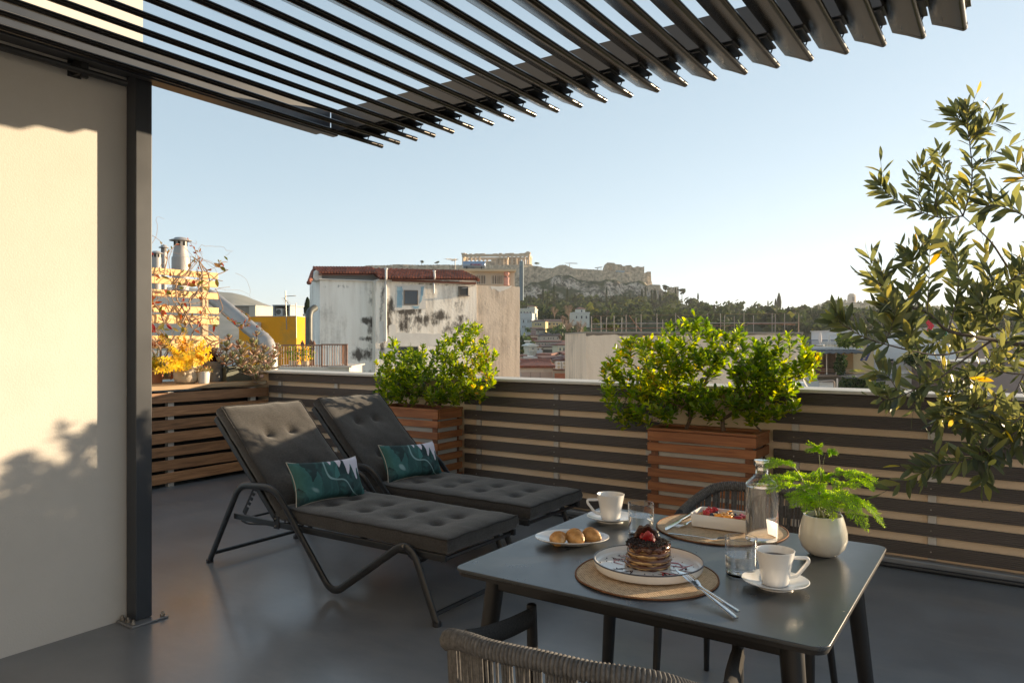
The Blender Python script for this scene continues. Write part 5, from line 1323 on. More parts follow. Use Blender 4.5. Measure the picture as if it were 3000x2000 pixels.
for i in range(6): b.sph(fc.p(922,788,1.95).lerp(fc.p(905,828,.1), i/5), .12, .12, .1, 7, 5)
b.build('ridge_tiles', m_tile, t, ang=60)
b = MB(o); vs = [fc.p(924,821,.54), fc.p(943,821,.54), fc.p(943,801,.54), fc.p(926,791,.54), fc.p(917,813,.54)]
b.add(vs + [q + fc.ay*1.0 for q in vs], [(0,1,2,3,4), (9,8,7,6,5), (0,5,6,1),(1,6,7,2),(2,7,8,3),(3,8,9,4),(4,9,5,0)]); b.build('gable', m_patch, t, smooth=False)
b = MB(o); fc.bx(b, fc.x(1150,-.2), fc.x(1395,-.2), -.2, 0.3, fc.z(1250,827,-.2), fc.z(1250,821,-.2)); b.build('rafter_board', mat('rust_brown_board', (.17,.06,.035), rough=.8), t)
# main window in its patched surround
def jag(mb, f, pts, off, th, n=5, amp=1.5, seed=0):
    rn_ = random.Random(seed); out = []
    for i, (x, y) in enumerate(pts):
        x2, y2 = pts[(i+1) % len(pts)]
        for k in range(n):
            g = k/n; out.append((x+(x2-x)*g+rn_.uniform(-amp,amp), y+(y2-y)*g+rn_.uniform(-amp,amp)))
    P_ = [f.p(x, y, off) for x, y in out]; n_ = len(P_)
    mb.add(P_ + [q + f.ay*th for q in P_], [tuple(range(n_))] + [(i, (i+1)%n_, n_+(i+1)%n_, n_+i) for i in range(n_)])
b = MB(o); jag(b, fc, [(1158,836),(1246,834),(1249,905),(1156,908)], -.022, .02, 7, 1.3, 1); sur = b.build('plaster_surround', m_patch, t, smooth=False)
b = MB(o); jag(b, fc, [(1163,841),(1178,840),(1180,872),(1177,900),(1163,900)], -.030, .007, 6, 1.6, 2); b.build('blue_patch', m_blue, sur, smooth=False)
b = MB(o); jag(b, fc, [(1233,841),(1241,840),(1240,862),(1234,882),(1229,890),(1231,866)], -.030, .007, 5, 1.5, 3); b.build('blue_patch', m_blue, sur, smooth=False)
b = MB(o); jag(b, fc, [(1208,897),(1228,896),(1227,904),(1212,904)], -.030, .007, 4, 1.2, 4); b.build('blue_patch', m_blue, sur, smooth=False)
def window(f, t, o, x0, x1, y0, y1, off=0.0, fr=1.5, mw=m_win, mf=m_frame, bars=0, sill=False, th=.06):
    pm = (x0+x1)/2; zt, zb_ = f.z(pm,y0,off), f.z(pm,y1,off); X0, X1 = f.x(x0,off), f.x(x1,off); w_ = fr*f.t(pm,off)/F
    b = MB(o)
    f.bx(b, X0, X1, off-th, off+.01, zt-w_, zt); f.bx(b, X0, X1, off-th, off+.01, zb_, zb_+w_)
    f.bx(b, X0, X0+w_, off-th+.003, off+.01, zb_+w_, zt-w_); f.bx(b, X1-w_, X1, off-th+.003, off+.01, zb_+w_, zt-w_)
    for k in range(bars): 
        xx = X0 + (X1-X0)*(k+1)/(bars+1); f.bx(b, xx-w_*.3, xx+w_*.3, off-th*.8, off-th*.3, zb_+w_, zt-w_)
    wn = b.build('window', mf, t, smooth=False)
    b = MB(o); f.bx(b, X0+w_, X1-w_, off-.012, off+.005, zb_+w_, zt-w_); b.build('pane', mw, wn, smooth=False)
    if sill:
        b = MB(o); f.bx(b, X0-w_*2, X1+w_*2, off-th*1.8, off+.01, zb_-w_*1.4, zb_-.002); b.build('sill', mf, wn, smooth=False)
    return wn
window(fc, t, o, 1183, 1224, 850, 893, -.03, 2.0, mf=mat('brown_frame', (.16,.12,.09), rough=.6), th=.03)
m_slat = mat('louvre_vent', (.22,.19,.16), (.10,.09,.08), rough=.7, scale=2)
vn = window(fc, t, o, 1343, 1370, 839, 866, 0, 1.2, mw=m_shut, mf=m_slat, sill=True, th=.1)
b = MB(o)
for k in range(9): fc.bx(b, fc.x(1345), fc.x(1364), -.05, -.02, fc.z(1355, 842+k*2.6+1.1), fc.z(1355, 842+k*2.6))
b.build('vent_slats', m_slat, vn, smooth=False)
for (pts, sd) in () and (([(1072,926),(1094,922),(1097,935),(1097,970),(1090,972),(1082,958),(1084,942),(1070,938),(1048,934)],5),([(1058,985),(1097,983),(1097,1000),(1078,1003),(1050,992)],6),([(1020,1022),(1070,1030),(1097,1034),(1097,1045),(1050,1048),(1028,1060),(1020,1040)],7)):
    b = MB(o); jag(b, fc, pts, .535, .01, 8, 2.6, sd); b.build('mould_patch', m_mould, t, smooth=False)
for k, (x0, x1, y0, y1) in () and enumerate(((1152,1168,912,932),(1176,1190,910,928),(1196,1206,910,924),(1222,1229,910,930),(1240,1247,910,942),(1262,1272,918,940),(1284,1296,918,944),(1300,1306,916,940),(1140,1150,890,930),(1112,1126,925,985))):
    b = MB(o); jag(b, fc, [(x0,y0),(x1,y0),((x0+x1)/2+2,y1),((x0+x1)/2-1,y1-3)], -.006, .004, 5, 1.3, 20+k); b.build('mould_patch', m_mould, t, smooth=False)
for (pts, sd) in (([(1140,952),(1160,950),(1162,975),(1158,1000),(1141,1000)],8),([(1112,942),(1124,941),(1126,1004),(1112,1004)],9),([(1162,974),(1290,978),(1300,1015),(1150,1012)],10)):
    b = MB(o); jag(b, fc, pts, -.009, .007, 6, 1.2, sd); b.build('plaster_patch', m_patch, t, smooth=False)
m_dpipe = mat('pvc_pipe', (.70,.69,.68), rough=.5, scale=3)
b = MB(o); b.tube(fillet([fc.p(1130,1000,-.06), fc.p(1130,822,-.06), fc.p(1131,815,-.35), fc.p(1131,789,-.35)], .12), .055, 10); b.lathe([(.055,0),(.085,.02),(.085,.07),(0,.09)], fc.p(1131,790,-.35), 10); b.build('downpipe', m_dpipe, t)
b = MB(o); b.tube(fillet([fc.p(1271,860,-.12), fc.p(1271,820,-.12), fc.p(1274,812,-.3), fc.p(1272,794,-.3)], .1), .05, 10); b.lathe([(.05,0),(.08,.02),(.08,.06),(0,.08)], fc.p(1272,796,-.3), 10); b.build('vent_pipe', m_dpipe, t)
b = MB(o); b.tube([fc.p(1398,826,-.2), fc.p(1390,835,-.1), fc.p(1372,842,-.05), fc.p(1352,845,-.03)], .018, 5); b.build('cable', m_dpipe, t)
window(fc, t, o, 1163, 1225, 1013, 1042, 0, 2.5, th=.1)
# ---------------------------------------------------------------- bare tower wall
m_tow = stained('tower_render', (.66,.55,.44), (.36,.30,.25), .55, .50, .68)
ft = fc; o = ft.w(2, 3, -18); t = thing('windowless_tower', o, 'plain tan windowless tower wall right of the white building', 'building')
b = MB(o); ft.fb(b, 1397.5, 1523, 838, 1110, .03, 2.5, zb=-18); b.build('wall', m_tow, t, smooth=False)
b = MB(o); jag(b, ft, [(1436,838),(1500,838),(1490,846),(1465,854),(1452,848),(1440,846)], .022, .02, 5, 1.6, 5); b.build('bare_plaster', m_patch, t, smooth=False)
# rooftop room with water heater
m_pent = cmat('pale_penthouse', (.56,.49,.40)); fp2 = Fac(1400, 41, R(6)); o = fp2.w(0, 2, 3)
t = thing('rooftop_room', o, 'small cream rooftop room with two shuttered windows and a flat roof', 'building')
b = MB(o); fp2.fb(b, 1352, 1508, 794, 842, 0, 3.5, zb=fp2.z(1400,900)); b.build('wall', m_pent, t, smooth=False)
b = MB(o)
for k in range(24): xx = fp2.x(1380+k*5.3); fp2.bx(b, xx-.012, xx+.012, -.03, 0, fp2.z(1400,838), fp2.z(1400,796))
b.build('wall_ribs', m_pent, t, smooth=False)
b = MB(o); fp2.fb(b, 1345, 1512, 788, 794, -.35, 4.0); b.build('roof', cmat('penthouse_roof', (.50,.42,.30)), t, smooth=False)
window(fp2, t, o, 1392, 1423, 806, 833, 0, 1.3, mw=m_slat, bars=1); window(fp2, t, o, 1439, 1474, 806, 833, 0, 1.3, mw=m_slat, bars=3)
b = MB(o); cc = fp2.p(1484, 836, -.1); b.lathe([(0,0),(.16,0),(.13,.25),(.16,.42),(.07,.5),(.16,.62),(.15,.75),(0,.85)], cc, 12); b.build('urn', mat('pink_urn', (.50,.28,.24), rough=.8), t)
o = fp2.p(1388, 788, .8); t = thing('water_heater', o, 'silver-blue cylindrical solar water heater lying on the rooftop room', 'water heater')
m_tank = mat('tank_metal', (.34,.40,.50), (.30,.36,.45), rough=.35, metal=.5, scale=2)
zc = fp2.z(1388, 776, .6); b = MB(o); A_ = fp2.w(fp2.x(1358,.6), .6, zc); B_ = fp2.w(fp2.x(1420,.6), .6, zc); rr = .205; b.tube([A_ - fp2.ax*.04, A_, B_, B_ + fp2.ax*.03], [rr*.8, rr, rr, rr*.85], 28, up=Zv); tk = b.build('tank', m_tank, t, ang=40)
b = MB(o)
for f_ in (.15, .85): q = A_.lerp(B_, f_); b.beam(q-Zv*rr*.5, q-Zv*(rr+.06), .04, .35, up=fp2.ay)
b.build('stand', m_blk, t)
try:
    cu = D.curves.new('lettering', 'FONT'); cu.body = 'THERMIC'; cu.size = .14; cu.extrude = .003; cu.align_x = 'CENTER'; cu.offset = .002
    tmp = D.objects.new('lettering_tmp', cu); COL.objects.link(tmp); bpy.context.view_layer.update()
    dg = bpy.context.evaluated_depsgraph_get(); me = D.meshes.new_from_object(tmp.evaluated_get(dg)); D.objects.remove(tmp)
    lt = D.objects.new('lettering', me); me.materials.clear(); me.materials.append(mat('red_lettering', (.35,.03,.05), rough=.5)); COL.objects.link(lt); lt.parent = tk
    q = fp2.w(fp2.x(1396,.6), .6-rr-.006, zc-.05) - o; Mx = Matrix((fp2.ax, Zv, -fp2.ay)).transposed().to_4x4(); lt.matrix_local = Matrix.Translation(q) @ Mx
    b = MB(o); q = fp2.w(fp2.x(1379.5,.6), .6-rr-.005, zc); b.sph(q, .045, .045, .012, 12, 6, M=Matrix((fp2.ax, Zv, -fp2.ay)).transposed()); b.build('emblem', mat('navy_emblem', (.05,.04,.10), rough=.5), tk)
except Exception as ex: print('text', ex)
def antenna(o, top, arms, label, r=.02, name='tv_antenna'):
    t = thing(name, o, label, 'antenna'); b = MB(o); b.tube([o, top], r, 6); b.build('mast', m_bolt, t)
    b = MB(o)
    for (p, q, n, l) in arms:
        b.tube([p, q], r*.7, 5); d_ = (q-p); s_ = d_.cross(Zv).normalized()
        for k in range(n): c = p + d_*((k+.5)/n); b.tube([c - s_*l, c + s_*l], r*.35, 4)
    b.build('aerial', m_bolt, t)
antenna(Pd(1333, 815, 39), Pd(1333, 757, 39), [(Pd(1308,758,38.4), Pd(1336,762,39.3), 7, .22), (Pd(1326,765,39), Pd(1337,758,39.5), 5, .15)], 'metal television antenna above the right end of the red tiled roof')
# ---------------------------------------------------------------- long wall with railing, behind the wide bush
m_long = stained('long_wall_render', (.86,.68,.52), (.50,.40,.31), .5, .53, .72)
m_rust = mat('rusty_iron', (.36,.20,.13), (.22,.11,.07), rough=.85, scale=9)
m_pale_iron = mat('galvanised_iron', (.42,.37,.32), (.30,.22,.17), rough=.7, scale=3)
fl = Fac(1717, 27, R(7)); o = fl.w(4, 3, -18); t = thing('roof_railed_building', o, 'tan rendered building with a rusty pipe railing along its flat roof', 'building')
b = MB(o); fl.fb(b, 1717, 2351, 976, 1110, 0, 4, zb=-18); b.build('wall', m_long, t, smooth=False)
b = MB(o); fl.fb(b, 1716, 2354, 972, 976, -.03, 4.02); b.build('coping', cmat('coping_stone', (.36,.31,.26)), t, smooth=False)
b = MB(o); jag(b, fl, [(1717.5,976),(2350,977),(2350,984),(2200,980),(2100,985),(1950,980),(1860,988),(1800,980),(1717.5,983)], -.006, .004, 8, 1.8, 31); b.build('stain_band', stained('stain_band_render', (.26,.21,.165), (.10,.085,.07), .6), t, smooth=False)
rl_ = MB(o)
for (px, yt) in ((1733,927),(1761,926),(1776,930),(1799,924),(1821,930),(1834,922),(1864,930),(1878,920),(1925,918),(1942,935),(1980,917),(2074,918),(2111,918),(2122,925),(2152,926),(2179,914),(2208,924),(2262,917),(2271,920),(2299,918),(2340,918)):
    off = .3 if (px % 2) else 2.2; b = MB(o); b.tube([fl.p(px,975,off), fl.p(px+U(-1,1),yt,off)], .016, 6); b.build('railing_post', m_pale_iron, t)
for (x0, y0, x1, y1, off, mm) in ((1733,948,2338,945,.3,m_pale_iron),(1730,963,1960,960,.3,m_rust),(1960,958,2190,952,2.2,m_rust),(2190,948,2330,950,2.2,m_rust),(1843,924,1880,972,.3,m_rust),(2000,930,2030,972,.3,m_rust),(1985,925,2015,960,2.2,m_pale_iron)):
    b = MB(o); b.tube([fl.p(x0,y0,off), fl.p(x1,y1,off)], .016, 6); b.build('railing_bar', mm, t)
b = MB(o); b.tube([fl.p(1733,925.5,.3), fl.p(2338,918,.3)], .005, 4); b.build('railing_wire', m_rust, t)
# ---------------------------------------------------------------- left: chimneys, duct, balcony, yellow building
m_flue = mat('painted_flue', (.42,.40,.38), (.34,.32,.31), rough=.6, scale=2, metal=.2)
def flue(px, ytop, ybot, w_, d, label, cap=1.5, steps=True):
    k = d/F; zb_, zt = CZ+(1000-ybot)*k, CZ+(1000-ytop)*k; o = Pd(px, 1000, d); o.z = zb_; H_ = zt-zb_; r = w_*k/2
    t = thing('roof_flue', o, label, 'chimney'); b = MB(o)
    pr = [(r,0),(r,H_*.36),(r*1.06,H_*.37),(r*1.06,H_*.62),(r*.95,H_*.63),(r*.78,H_*.80),(r*.78,H_*.94)] if steps else [(r,0),(r,H_*.55),(r*1.05,H_*.56),(r,H_*.58),(r,H_*.92)]
    b.lathe([(0,0)] + pr + [(0,pr[-1][1])], o, 24); b.build('pipe', m_flue, t, ang=40)
    b = MB(o); h0 = H_*.93; R_ = r*cap; b.lathe([(R_*.5,h0),(R_,h0+.0),(R_*.98,h0+H_*.012),(R_*.62,h0+H_*.035),(R_*.5,h0+H_*.06),(0,h0+H_*.075)], o, 24); b.build('cap', m_flue, t, ang=40)
    b = MB(o); rr_ = pr[-1][0]
    for j in range(8):
        a = 2*PI*j/8; b.ob(o+V((cos(a)*rr_*1.0, sin(a)*rr_*1.0, H_*.875)), V((cos(a),sin(a),0))*rr_*.03, V((-sin(a),cos(a),0))*rr_*.17, Zv*H_*.04)
    b.build('vent_slots', m_hole, t, smooth=False)
flue(529, 695, 850, 46, 11.5, 'largest of the three capped grey flues above the pine trellis', 1.35)
flue(480, 717, 850, 15, 12, 'slender capped grey flue, middle of the three above the trellis', 1.9, False)
flue(458, 735, 850, 26, 11, 'short capped flue beside the black post, leftmost of the three', 1.5, False)
m_duct = mat('galvanised_duct', (.40,.38,.36), (.33,.31,.30), rough=.45, metal=.45, scale=2)
P_ = smooth_path([Pd(598,858,12), Pd(640,885,11.8), Pd(700,935,11.4), Pd(752,978,11.1), Pd(781,1005,11), Pd(791,1035,11), Pd(792,1075,11), Pd(792,1300,11)], 10)
o = Pd(792, 1300, 11); t = thing('air_duct', o, 'bent galvanised air duct coming down behind the succulents', 'duct')
b = MB(o); b.tube(P_, [.108 + (.006 if i % 5 == 0 else 0) for i in range(len(P_))], 18); b.build('duct_pipe', m_duct, t, ang=60)
# yellow building
m_yel = mat('ochre_paint', (.82,.35,.02), (.76,.32,.018), rough=.85, scale=.7, spec=.2, dirt=(.50,.28,.06), dscale=.5)
fy = Fac(722, 44, R(-8)); o = fy.w(1, 3, -18); t = thing('ochre_building', o, 'flat-roofed ochre yellow building behind the succulents', 'building')
b = MB(o); fy.fb(b, 700, 868, 927, 1100, 0, 6, zb=-18); b.build('wall', m_yel, t, smooth=False)
b = MB(o); fy.fb(b, 699, 869, 925, 927.2, -.03, 6.03); b.build('coping', m_frame, t, smooth=False)
m_acw = mat('ac_white', (.62,.60,.56), rough=.5, scale=2)
def ac(f, px0, px1, y0, y1, off, label, fans=1, dep=.35, grp=None):
    o = f.p((px0+px1)/2, y1, off); t = thing('ac_unit', o, label, 'air conditioner', grp); b = MB(o); f.fb(b, px0, px1, y0, y1, off, off+dep); b.build('casing', m_acw, t, bevel=.01)
    for k in range(fans):
        h_ = (y1-y0)/fans; cx = px0 + (px1-px0)*(.42 if fans == 1 else .5); c = f.p(cx, y0+h_*(k+.5), off); r = min(px1-px0, h_)*.38*f.t(cx,off)/F
        Mx = Matrix((f.ax, Zv, -f.ay)).transposed().to_4x4(); b = MB(o); b.lathe([(0,.0),(r,.0),(r,.012),(r*.93,.016),(r*.9,.006),(r*.3,.006),(r*.25,.015),(0,.015)], c, 20, M=Mx); b.build('fan_grille', mat('fan_grille', (.13,.12,.11), rough=.5) if fans == 1 else mat('fan_grille_warm', (.50,.40,.27), rough=.6), t)
ac(fy, 729, 757, 943.5, 961, -.40, 'white air conditioner hung on the ochre wall')
o = fy.p(825, 926, 1); t = thing('rooftop_hut', o, 'small grey rooftop shed sheltering an air conditioner on the ochre building', 'shed')
b = MB(o); fy.fb(b, 798, 851, 892.5, 895, .6, 2.6); b.build('roof', m_grayb, t, smooth=False)
b = MB(o); fy.fb(b, 799, 803, 895, 927, .7, 2.5); b.build('side_wall', m_grayb, t, smooth=False)
b = MB(o); fy.fb(b, 846, 850, 895, 927, .7, 2.5); b.build('side_wall', m_grayb, t, smooth=False)
b = MB(o); fy.fb(b, 803, 846, 895, 927, 2.0, 2.5); b.build('back_wall', m_pent, t, smooth=False)
ac(fy, 808, 828, 903, 924, .9, 'air conditioner standing inside the small rooftop shed')
o = fy.p(710, 926, 2); t = thing('rooftop_hut', o, 'low grey concrete rooftop hut with a cream end on the left of the ochre building', 'shed')
b = MB(o); fy.fb(b, 678, 730, 896, 930, 2, 5); b.build('wall', stained('hut_render', (.30,.26,.22), (.16,.14,.12), .5), t, smooth=False)
b = MB(o); fy.fb(b, 676, 749, 894, 896, 1.9, 5.1); b.build('roof', m_frame, t, smooth=False)
b = MB(o); fy.fb(b, 730, 748, 896, 930, 1.95, 4.95); b.build('end_wall', m_pent, t, smooth=False)
antenna(fy.p(840,965,-.2), fy.p(836,852,-.2), [(fy.p(836,868,-.2), fy.p(866,866,-.2), 8, .16), (fy.p(832,872,-.1), fy.p(845,890,-.4), 5, .2)], 'tall television antenna fixed to the ochre wall', .03)
antenna(fy.p(868,990,-.3), fy.p(867,888,-.3), [], 'plain thin pole at the corner of the ochre building', .025, 'metal_pole')
# terrace strip with rusty railing, nearer
m_marble = stained('old_marble', (.62,.56,.48), (.36,.30,.25), .4, .55, .72)
fb_ = Fac(900, 19, R(3)); o = fb_.w(0, 1, -18); t = thing('balcony', o, 'old marble-edged balcony with a rusty iron railing beside the stained building', 'balcony')
b = MB(o); fb_.fb(b, 780, 1023, 1075, 1110, 0, 2.2, zb=-18); b.build('slab', m_marble, t, smooth=False)
b = MB(o); fb_.fb(b, 960, 1030, 1072, 1076, -.04, 2.3); b.build('edge', m_marble, t, smooth=False)
for (x0, x1, y) in ((782,945,1011),(942,1016,1009)):
    b = MB(o); b.beam(fb_.p(x0,y,.15), fb_.p(x1,y,.15), .05, .035); b.build('top_rail', m_rust, t, bevel=.004)
    b = MB(o); b.beam(fb_.p(x0,1072,.15), fb_.p(x1,1070,.15), .03, .02); b.build('bottom_rail', m_rust, t)
b = MB(o); b.beam(fb_.p(1016,1009,.15), fb_.p(1000,1009,2.1), .05, .035); b.build('top_rail', m_rust, t)
for k in range(31):
    px = 786+k*7.5; b = MB(o); b.tube([fb_.p(px,1074,.15), fb_.p(px,1011,.15)], .011, 5); b.build('baluster', m_rust if k % 3 else m_pale_iron, t)
for px in (943, 1016): b = MB(o); b.beam(fb_.p(px,1076,.15), fb_.p(px,1008,.15), .04, .04, up=fb_.ay); b.build('post', m_rust, t)
for k in range(10):
    q = 1000+1.0*k; b = MB(o); f_ = .3+k*.19; b.tube([fb_.p(1016-k*1.6,1074,f_), fb_.p(1016-k*1.6,1011,f_)], .011, 5); b.build('baluster', m_rust, t)
# clay flue pipes and pots behind the railing
rn = random.Random(44)
for k, (px, yt, lb) in enumerate(((886,996,'brown clay flue pipe behind the rusty railing, left of three'),(911,993,'brown clay flue pipe behind the rusty railing, middle of three'),(919,996,'brown clay flue pipe behind the rusty railing, right of three'))):
    q = fb_.p(px,1074,1.0); k_ = fb_.t(px,1.0)/F; H_ = (1074-yt)*k_; r = 3.6*k_
    b = MB(q); b.lathe([(0,0),(r,0),(r,H_*.78),(r*1.5,H_*.8),(r*1.6,H_*.86),(r*1.1,H_*.92),(r*.5,H_*.96),(r*.2,H_)], q, 12); tag(b.build('clay_flue', mat('clay_brown', (.20,.10,.06), rough=.8, scale=4)), lb, 'chimney')
for k, (px, r, mm, lb) in enumerate(((860,.22,(.06,.07,.05),'dark green shrub in a pot behind the rusty railing, left'),(895,.24,(.05,.06,.04),'dark green shrub in a pot behind the rusty railing, right'))):
    q = fb_.p(px,1074,.8); t2 = thing('potted_shrub', q, lb, 'potted plant'); b = MB(q); b.lathe([(0,0),(.10,0),(.13,.16),(0,.16)], q, 12); b.build('pot', m_terr, t2); b = MB(q)
    for j in range(260): v_ = rv3(rn)*rn.random()**.4; leaf(b, q+V((v_.x*r, v_.y*r, .34+v_.z*r)), rv3(rn), rv3(rn), .07, .03)
    b.build('foliage', m_bleaf, t2, ang=180)
# dark duct against the stained building
o = fc.p(906, 1000, .6); t = thing('air_duct', o, 'dark upright ventilation duct against the left edge of the stained building', 'duct')
b = MB(o); b.tube(fillet([fc.p(905,1015,-.3), fc.p(905,925,-.3), fc.p(908,912,-.2), fc.p(922,902,.2)], .5), .16, 14); b.build('duct_pipe', mat('dark_duct', (.10,.105,.10), rough=.5, metal=.3), t)
# flat white roofs between the ochre building and the stained building
for i, (x0, x1, y0, d, c, lb) in enumerate(((868,884,960,60,(.40,.42,.46),'grey-blue roof block between the ochre and the stained buildings'),(880,905,921,90,(.70,.66,.58),'sunlit white roof block far behind the dark duct'),(866,895,936,75,(.52,.40,.30),'brown-railed far terrace block left of the dark duct'))):
    f = Fac(x0, d, R(-6)); o = f.w(0, 2, -18); t = thing('far_block', o, lb, 'building'); b = MB(o); f.fb(b, x0, x1, y0, 1100, 0, 5, zb=-18); b.build('wall', cmat('far_block_%d' % i, c), t, smooth=False)
    b = MB(o); f.fb(b, x0-.5, x1+.5, y0-1.5, y0, -.1, 5.1); b.build('coping', m_frame, t, smooth=False)
# ---------------------------------------------------------------- houses in the hollow
def house(px0, px1, yr, ye, yb, d, wall, roof, label, wins=(), dep=7, yaw=0, kind='hip', name='town_house', win=(3.5,5), ov=.35, mr=None):
    f = Fac((px0+px1)/2, d, R(yaw)); o = f.w(0, dep/2, f.z((px0+px1)/2, yb)-6); t = thing(name, o, label, 'house')
    X0, X1 = f.x(px0), f.x(px1); ze = f.z((px0+px1)/2, ye); zr = f.z((px0+px1)/2, yr)
    b = MB(o); f.bx(b, X0, X1, 0, dep, o.z, ze); b.build('wall', cmat('house_wall_' + name, wall), t, smooth=False)
    b = MB(o)
    if kind == 'flat':
        f.bx(b, X0-.15, X1+.15, -.15, dep+.15, ze, max(ze+.25, zr))
    else:
        ins = {'hip': min(dep/2, (X1-X0)*.42), 'gable': 0, 'front': 0}[kind]; P0 = [(X0-ov,-ov),(X1+ov,-ov),(X1+ov,dep+ov),(X0-ov,dep+ov)]
        vs = [f.w(x, y, ze) for x, y in P0] + [f.w(x, y, ze+.18) for x, y in P0]
        if kind == 'front':
            vs += [f.w((X0+X1)/2, -ov, zr), f.w((X0+X1)/2, dep+ov, zr)]; fs = [(0,3,2,1),(0,1,5,4),(2,3,7,6),(1,2,6,5),(3,0,4,7),(4,5,8),(6,7,9),(5,6,9,8),(7,4,8,9)]
        else:
            vs += [f.w(X0-ov*(kind=='gable')+ins, dep/2, zr), f.w(X1+ov*(kind=='gable')-ins, dep/2, zr)]; fs = [(0,3,2,1),(0,1,5,4),(1,2,6,5),(2,3,7,6),(3,0,4,7),(4,5,9,8),(5,6,9),(6,7,8,9),(7,4,8)]
        b.add(vs, fs)
    b.build('roof', mr or m_tile2 if roof is None else cmat('roof_' + name, roof), t, smooth=False)
    for w_ in wins:
        cx, cy_ = w_[:2]; ww, wh = (w_[2], w_[3]) if len(w_) > 2 else win; window(f, t, o, cx-ww/2, cx+ww/2, cy_-wh/2, cy_+wh/2, 0, .45, mf=m_frame, th=.08)
    if yb > ye+8 and kind != 'flat':
        b = MB(o); f.bx(b, X0-.06, X1+.06, -.08, .02, ze-.35, ze-.003); b.build('cornice', m_frame, t, smooth=False)
    return t, f, o
W1 = (.60,.58,.52); CRM = (.64,.58,.42); YEL = (.60,.42,.16); PNK = (.52,.38,.32); GRY = (.42,.39,.35)
# tile roofed block right behind the fence with grey blockwork wall
m_block = mat('blockwork', (.50,.44,.40), (.42,.36,.33), rough=.9, scale=2, dirt=(.34,.28,.25), dscale=1)
t, f, o = house(1526, 1618, 1053, 1077, 1112, 60, (.50,.44,.40), None, 'low house with a dark red pantile roof over pale blockwork, nearest behind the fence', kind='hip', dep=6, mr=m_tile, name='blockwork_house')
b = MB(o)
e0, e1 = f.w(f.x(1525,-.35), -.35, f.z(1570,1076.5,-.35)), f.w(f.x(1619,-.35), -.35, f.z(1570,1076.5,-.35)); tiles(b, e0+Zv*.05, e1+Zv*.05-f.ax*0, f.ay*3.1+Zv*(f.z(1570,1053,3)-f.z(1570,1076.5,-.35)), 30, 8, .035, 6); b.build('pantiles', m_tile, t, ang=60)
b = MB(o)
for px in (1553, 1581): f.fb(b, px, px+3, 1079, 1115, -.04, .02)
b.build('concrete_post', cmat('bare_concrete', (.33,.30,.27)), t, smooth=False)
b = MB(o)
for k in range(9): zz_ = f.z(1570, 1082+k*4); f.bx(b, f.x(1527), f.x(1617), -.006, 0, zz_, zz_+.03)
b.build('mortar_joints', cmat('joint_grey', (.36,.31,.28)), t, smooth=False)
f = Fac(1660, 57, R(-4)); o = f.w(0, 2, -6); t = thing('brick_infill_house', o, 'bare concrete gable with a red brick infill panel and stairs beside it', 'house')
b = MB(o); vs = [f.p(1619,1130), f.p(1712,1130), f.p(1706,1118), f.p(1668,1083), f.p(1619,1083)]; n_ = 5
b.add(vs + [q+f.ay*4 for q in vs], [(0,1,2,3,4),(9,8,7,6,5)] + [(i,(i+1)%5,5+(i+1)%5,5+i) for i in range(5)]); b.build('wall', cmat('grey_concrete', (.34,.32,.28)), t, smooth=False)
b = MB(o); f.fb(b, 1625, 1657, 1093, 1120, -.03, .02); b.build('brick_panel', mat('red_brick', (.34,.14,.08), (.25,.10,.06), rough=.9, scale=6), t, smooth=False)
b = MB(o); b.beam(f.p(1619,1082,-.1), f.p(1668,1082,-.1), .25, .10); b.beam(f.p(1668,1082,-.1), f.p(1708,1118,-.1), .25, .10); b.beam(f.p(1668,1082,-.1)+f.ay*3.8, f.p(1708,1118,-.1)+f.ay*3.8, .25, .10); b.build('roof_edge', m_tile2, t, smooth=False)
b = MB(o); b.beam(f.p(1663,1090,-.1), f.p(1690,1116,-.1), .15, .15); b.build('stringer', cmat('stair_grey', (.20,.20,.18)), t, smooth=False)
b = MB(o); vs = [f.p(1670,1083,.2)+Zv*.05, f.p(1706,1117,.2)+Zv*.05, f.p(1706,1117,.2)+f.ay*3.4+Zv*.05, f.p(1670,1083,.2)+f.ay*3.4+Zv*.05]; b.add(vs, [(0,1,2,3)]); b.build('roof', cmat('pale_roof', (.46,.42,.36)), t, smooth=False)
fa = Fac(1650, 55, R(8))
for k, px in enumerate((1631, 1647.5, 1662)):
    ac(fa, px, px+12, 1058.5, 1080.5, 0, ['leftmost of three double-fan air conditioners on the low roof','middle of three double-fan air conditioners on the low roof','rightmost of three double-fan air conditioners on the low roof'][k], 2, .5, 'double-fan air conditioners on the low roof')
house(1668, 1722, 1038, 1053, 1092, 82, YEL, None, 'yellow house with two grey windows beside the tan building', [(1680,1075,6,9),(1707,1075,9,9)], 8, 5)
house(1633, 1725, 998, 1011, 1032, 130, CRM, None, 'long cream house with a row of tall dark windows and a red roof', [(1641,1023,4.5,9),(1652,1023,4.5,9),(1673,1023,4.5,9),(1689,1023,5,9),(1708,1022,6,6)], 10, 2)
house(1624, 1682, 1027, 1037, 1050, 105, (.52,.54,.42), None, 'pale green house under a low dark hipped roof', [], 7, -12, 'hip')
house(1656, 1725, 1031, 1038, 1052, 98, (.62,.62,.62), None, 'white house under a thin red roof in front of the long cream house', [(1692,1043,6,4)], 6, 4, 'gable')
house(1579, 1609, 1034, 1040, 1056, 95, (.60,.52,.46), None, 'small pinkish-white house with a single little window', [(1588,1044,2.5,5)], 6, -14, 'gable')
house(1596, 1640, 1042, 1052, 1062, 88, (.50,.30,.24), None, 'low house nearly hidden under its sloping red-brown roof', [], 6, 12, 'gable')
house(1630, 1668, 1048, 1057, 1064, 84, (.58,.54,.46), None, 'small house with a dark brown roof just above the air conditioners', [], 5, 0, 'hip')
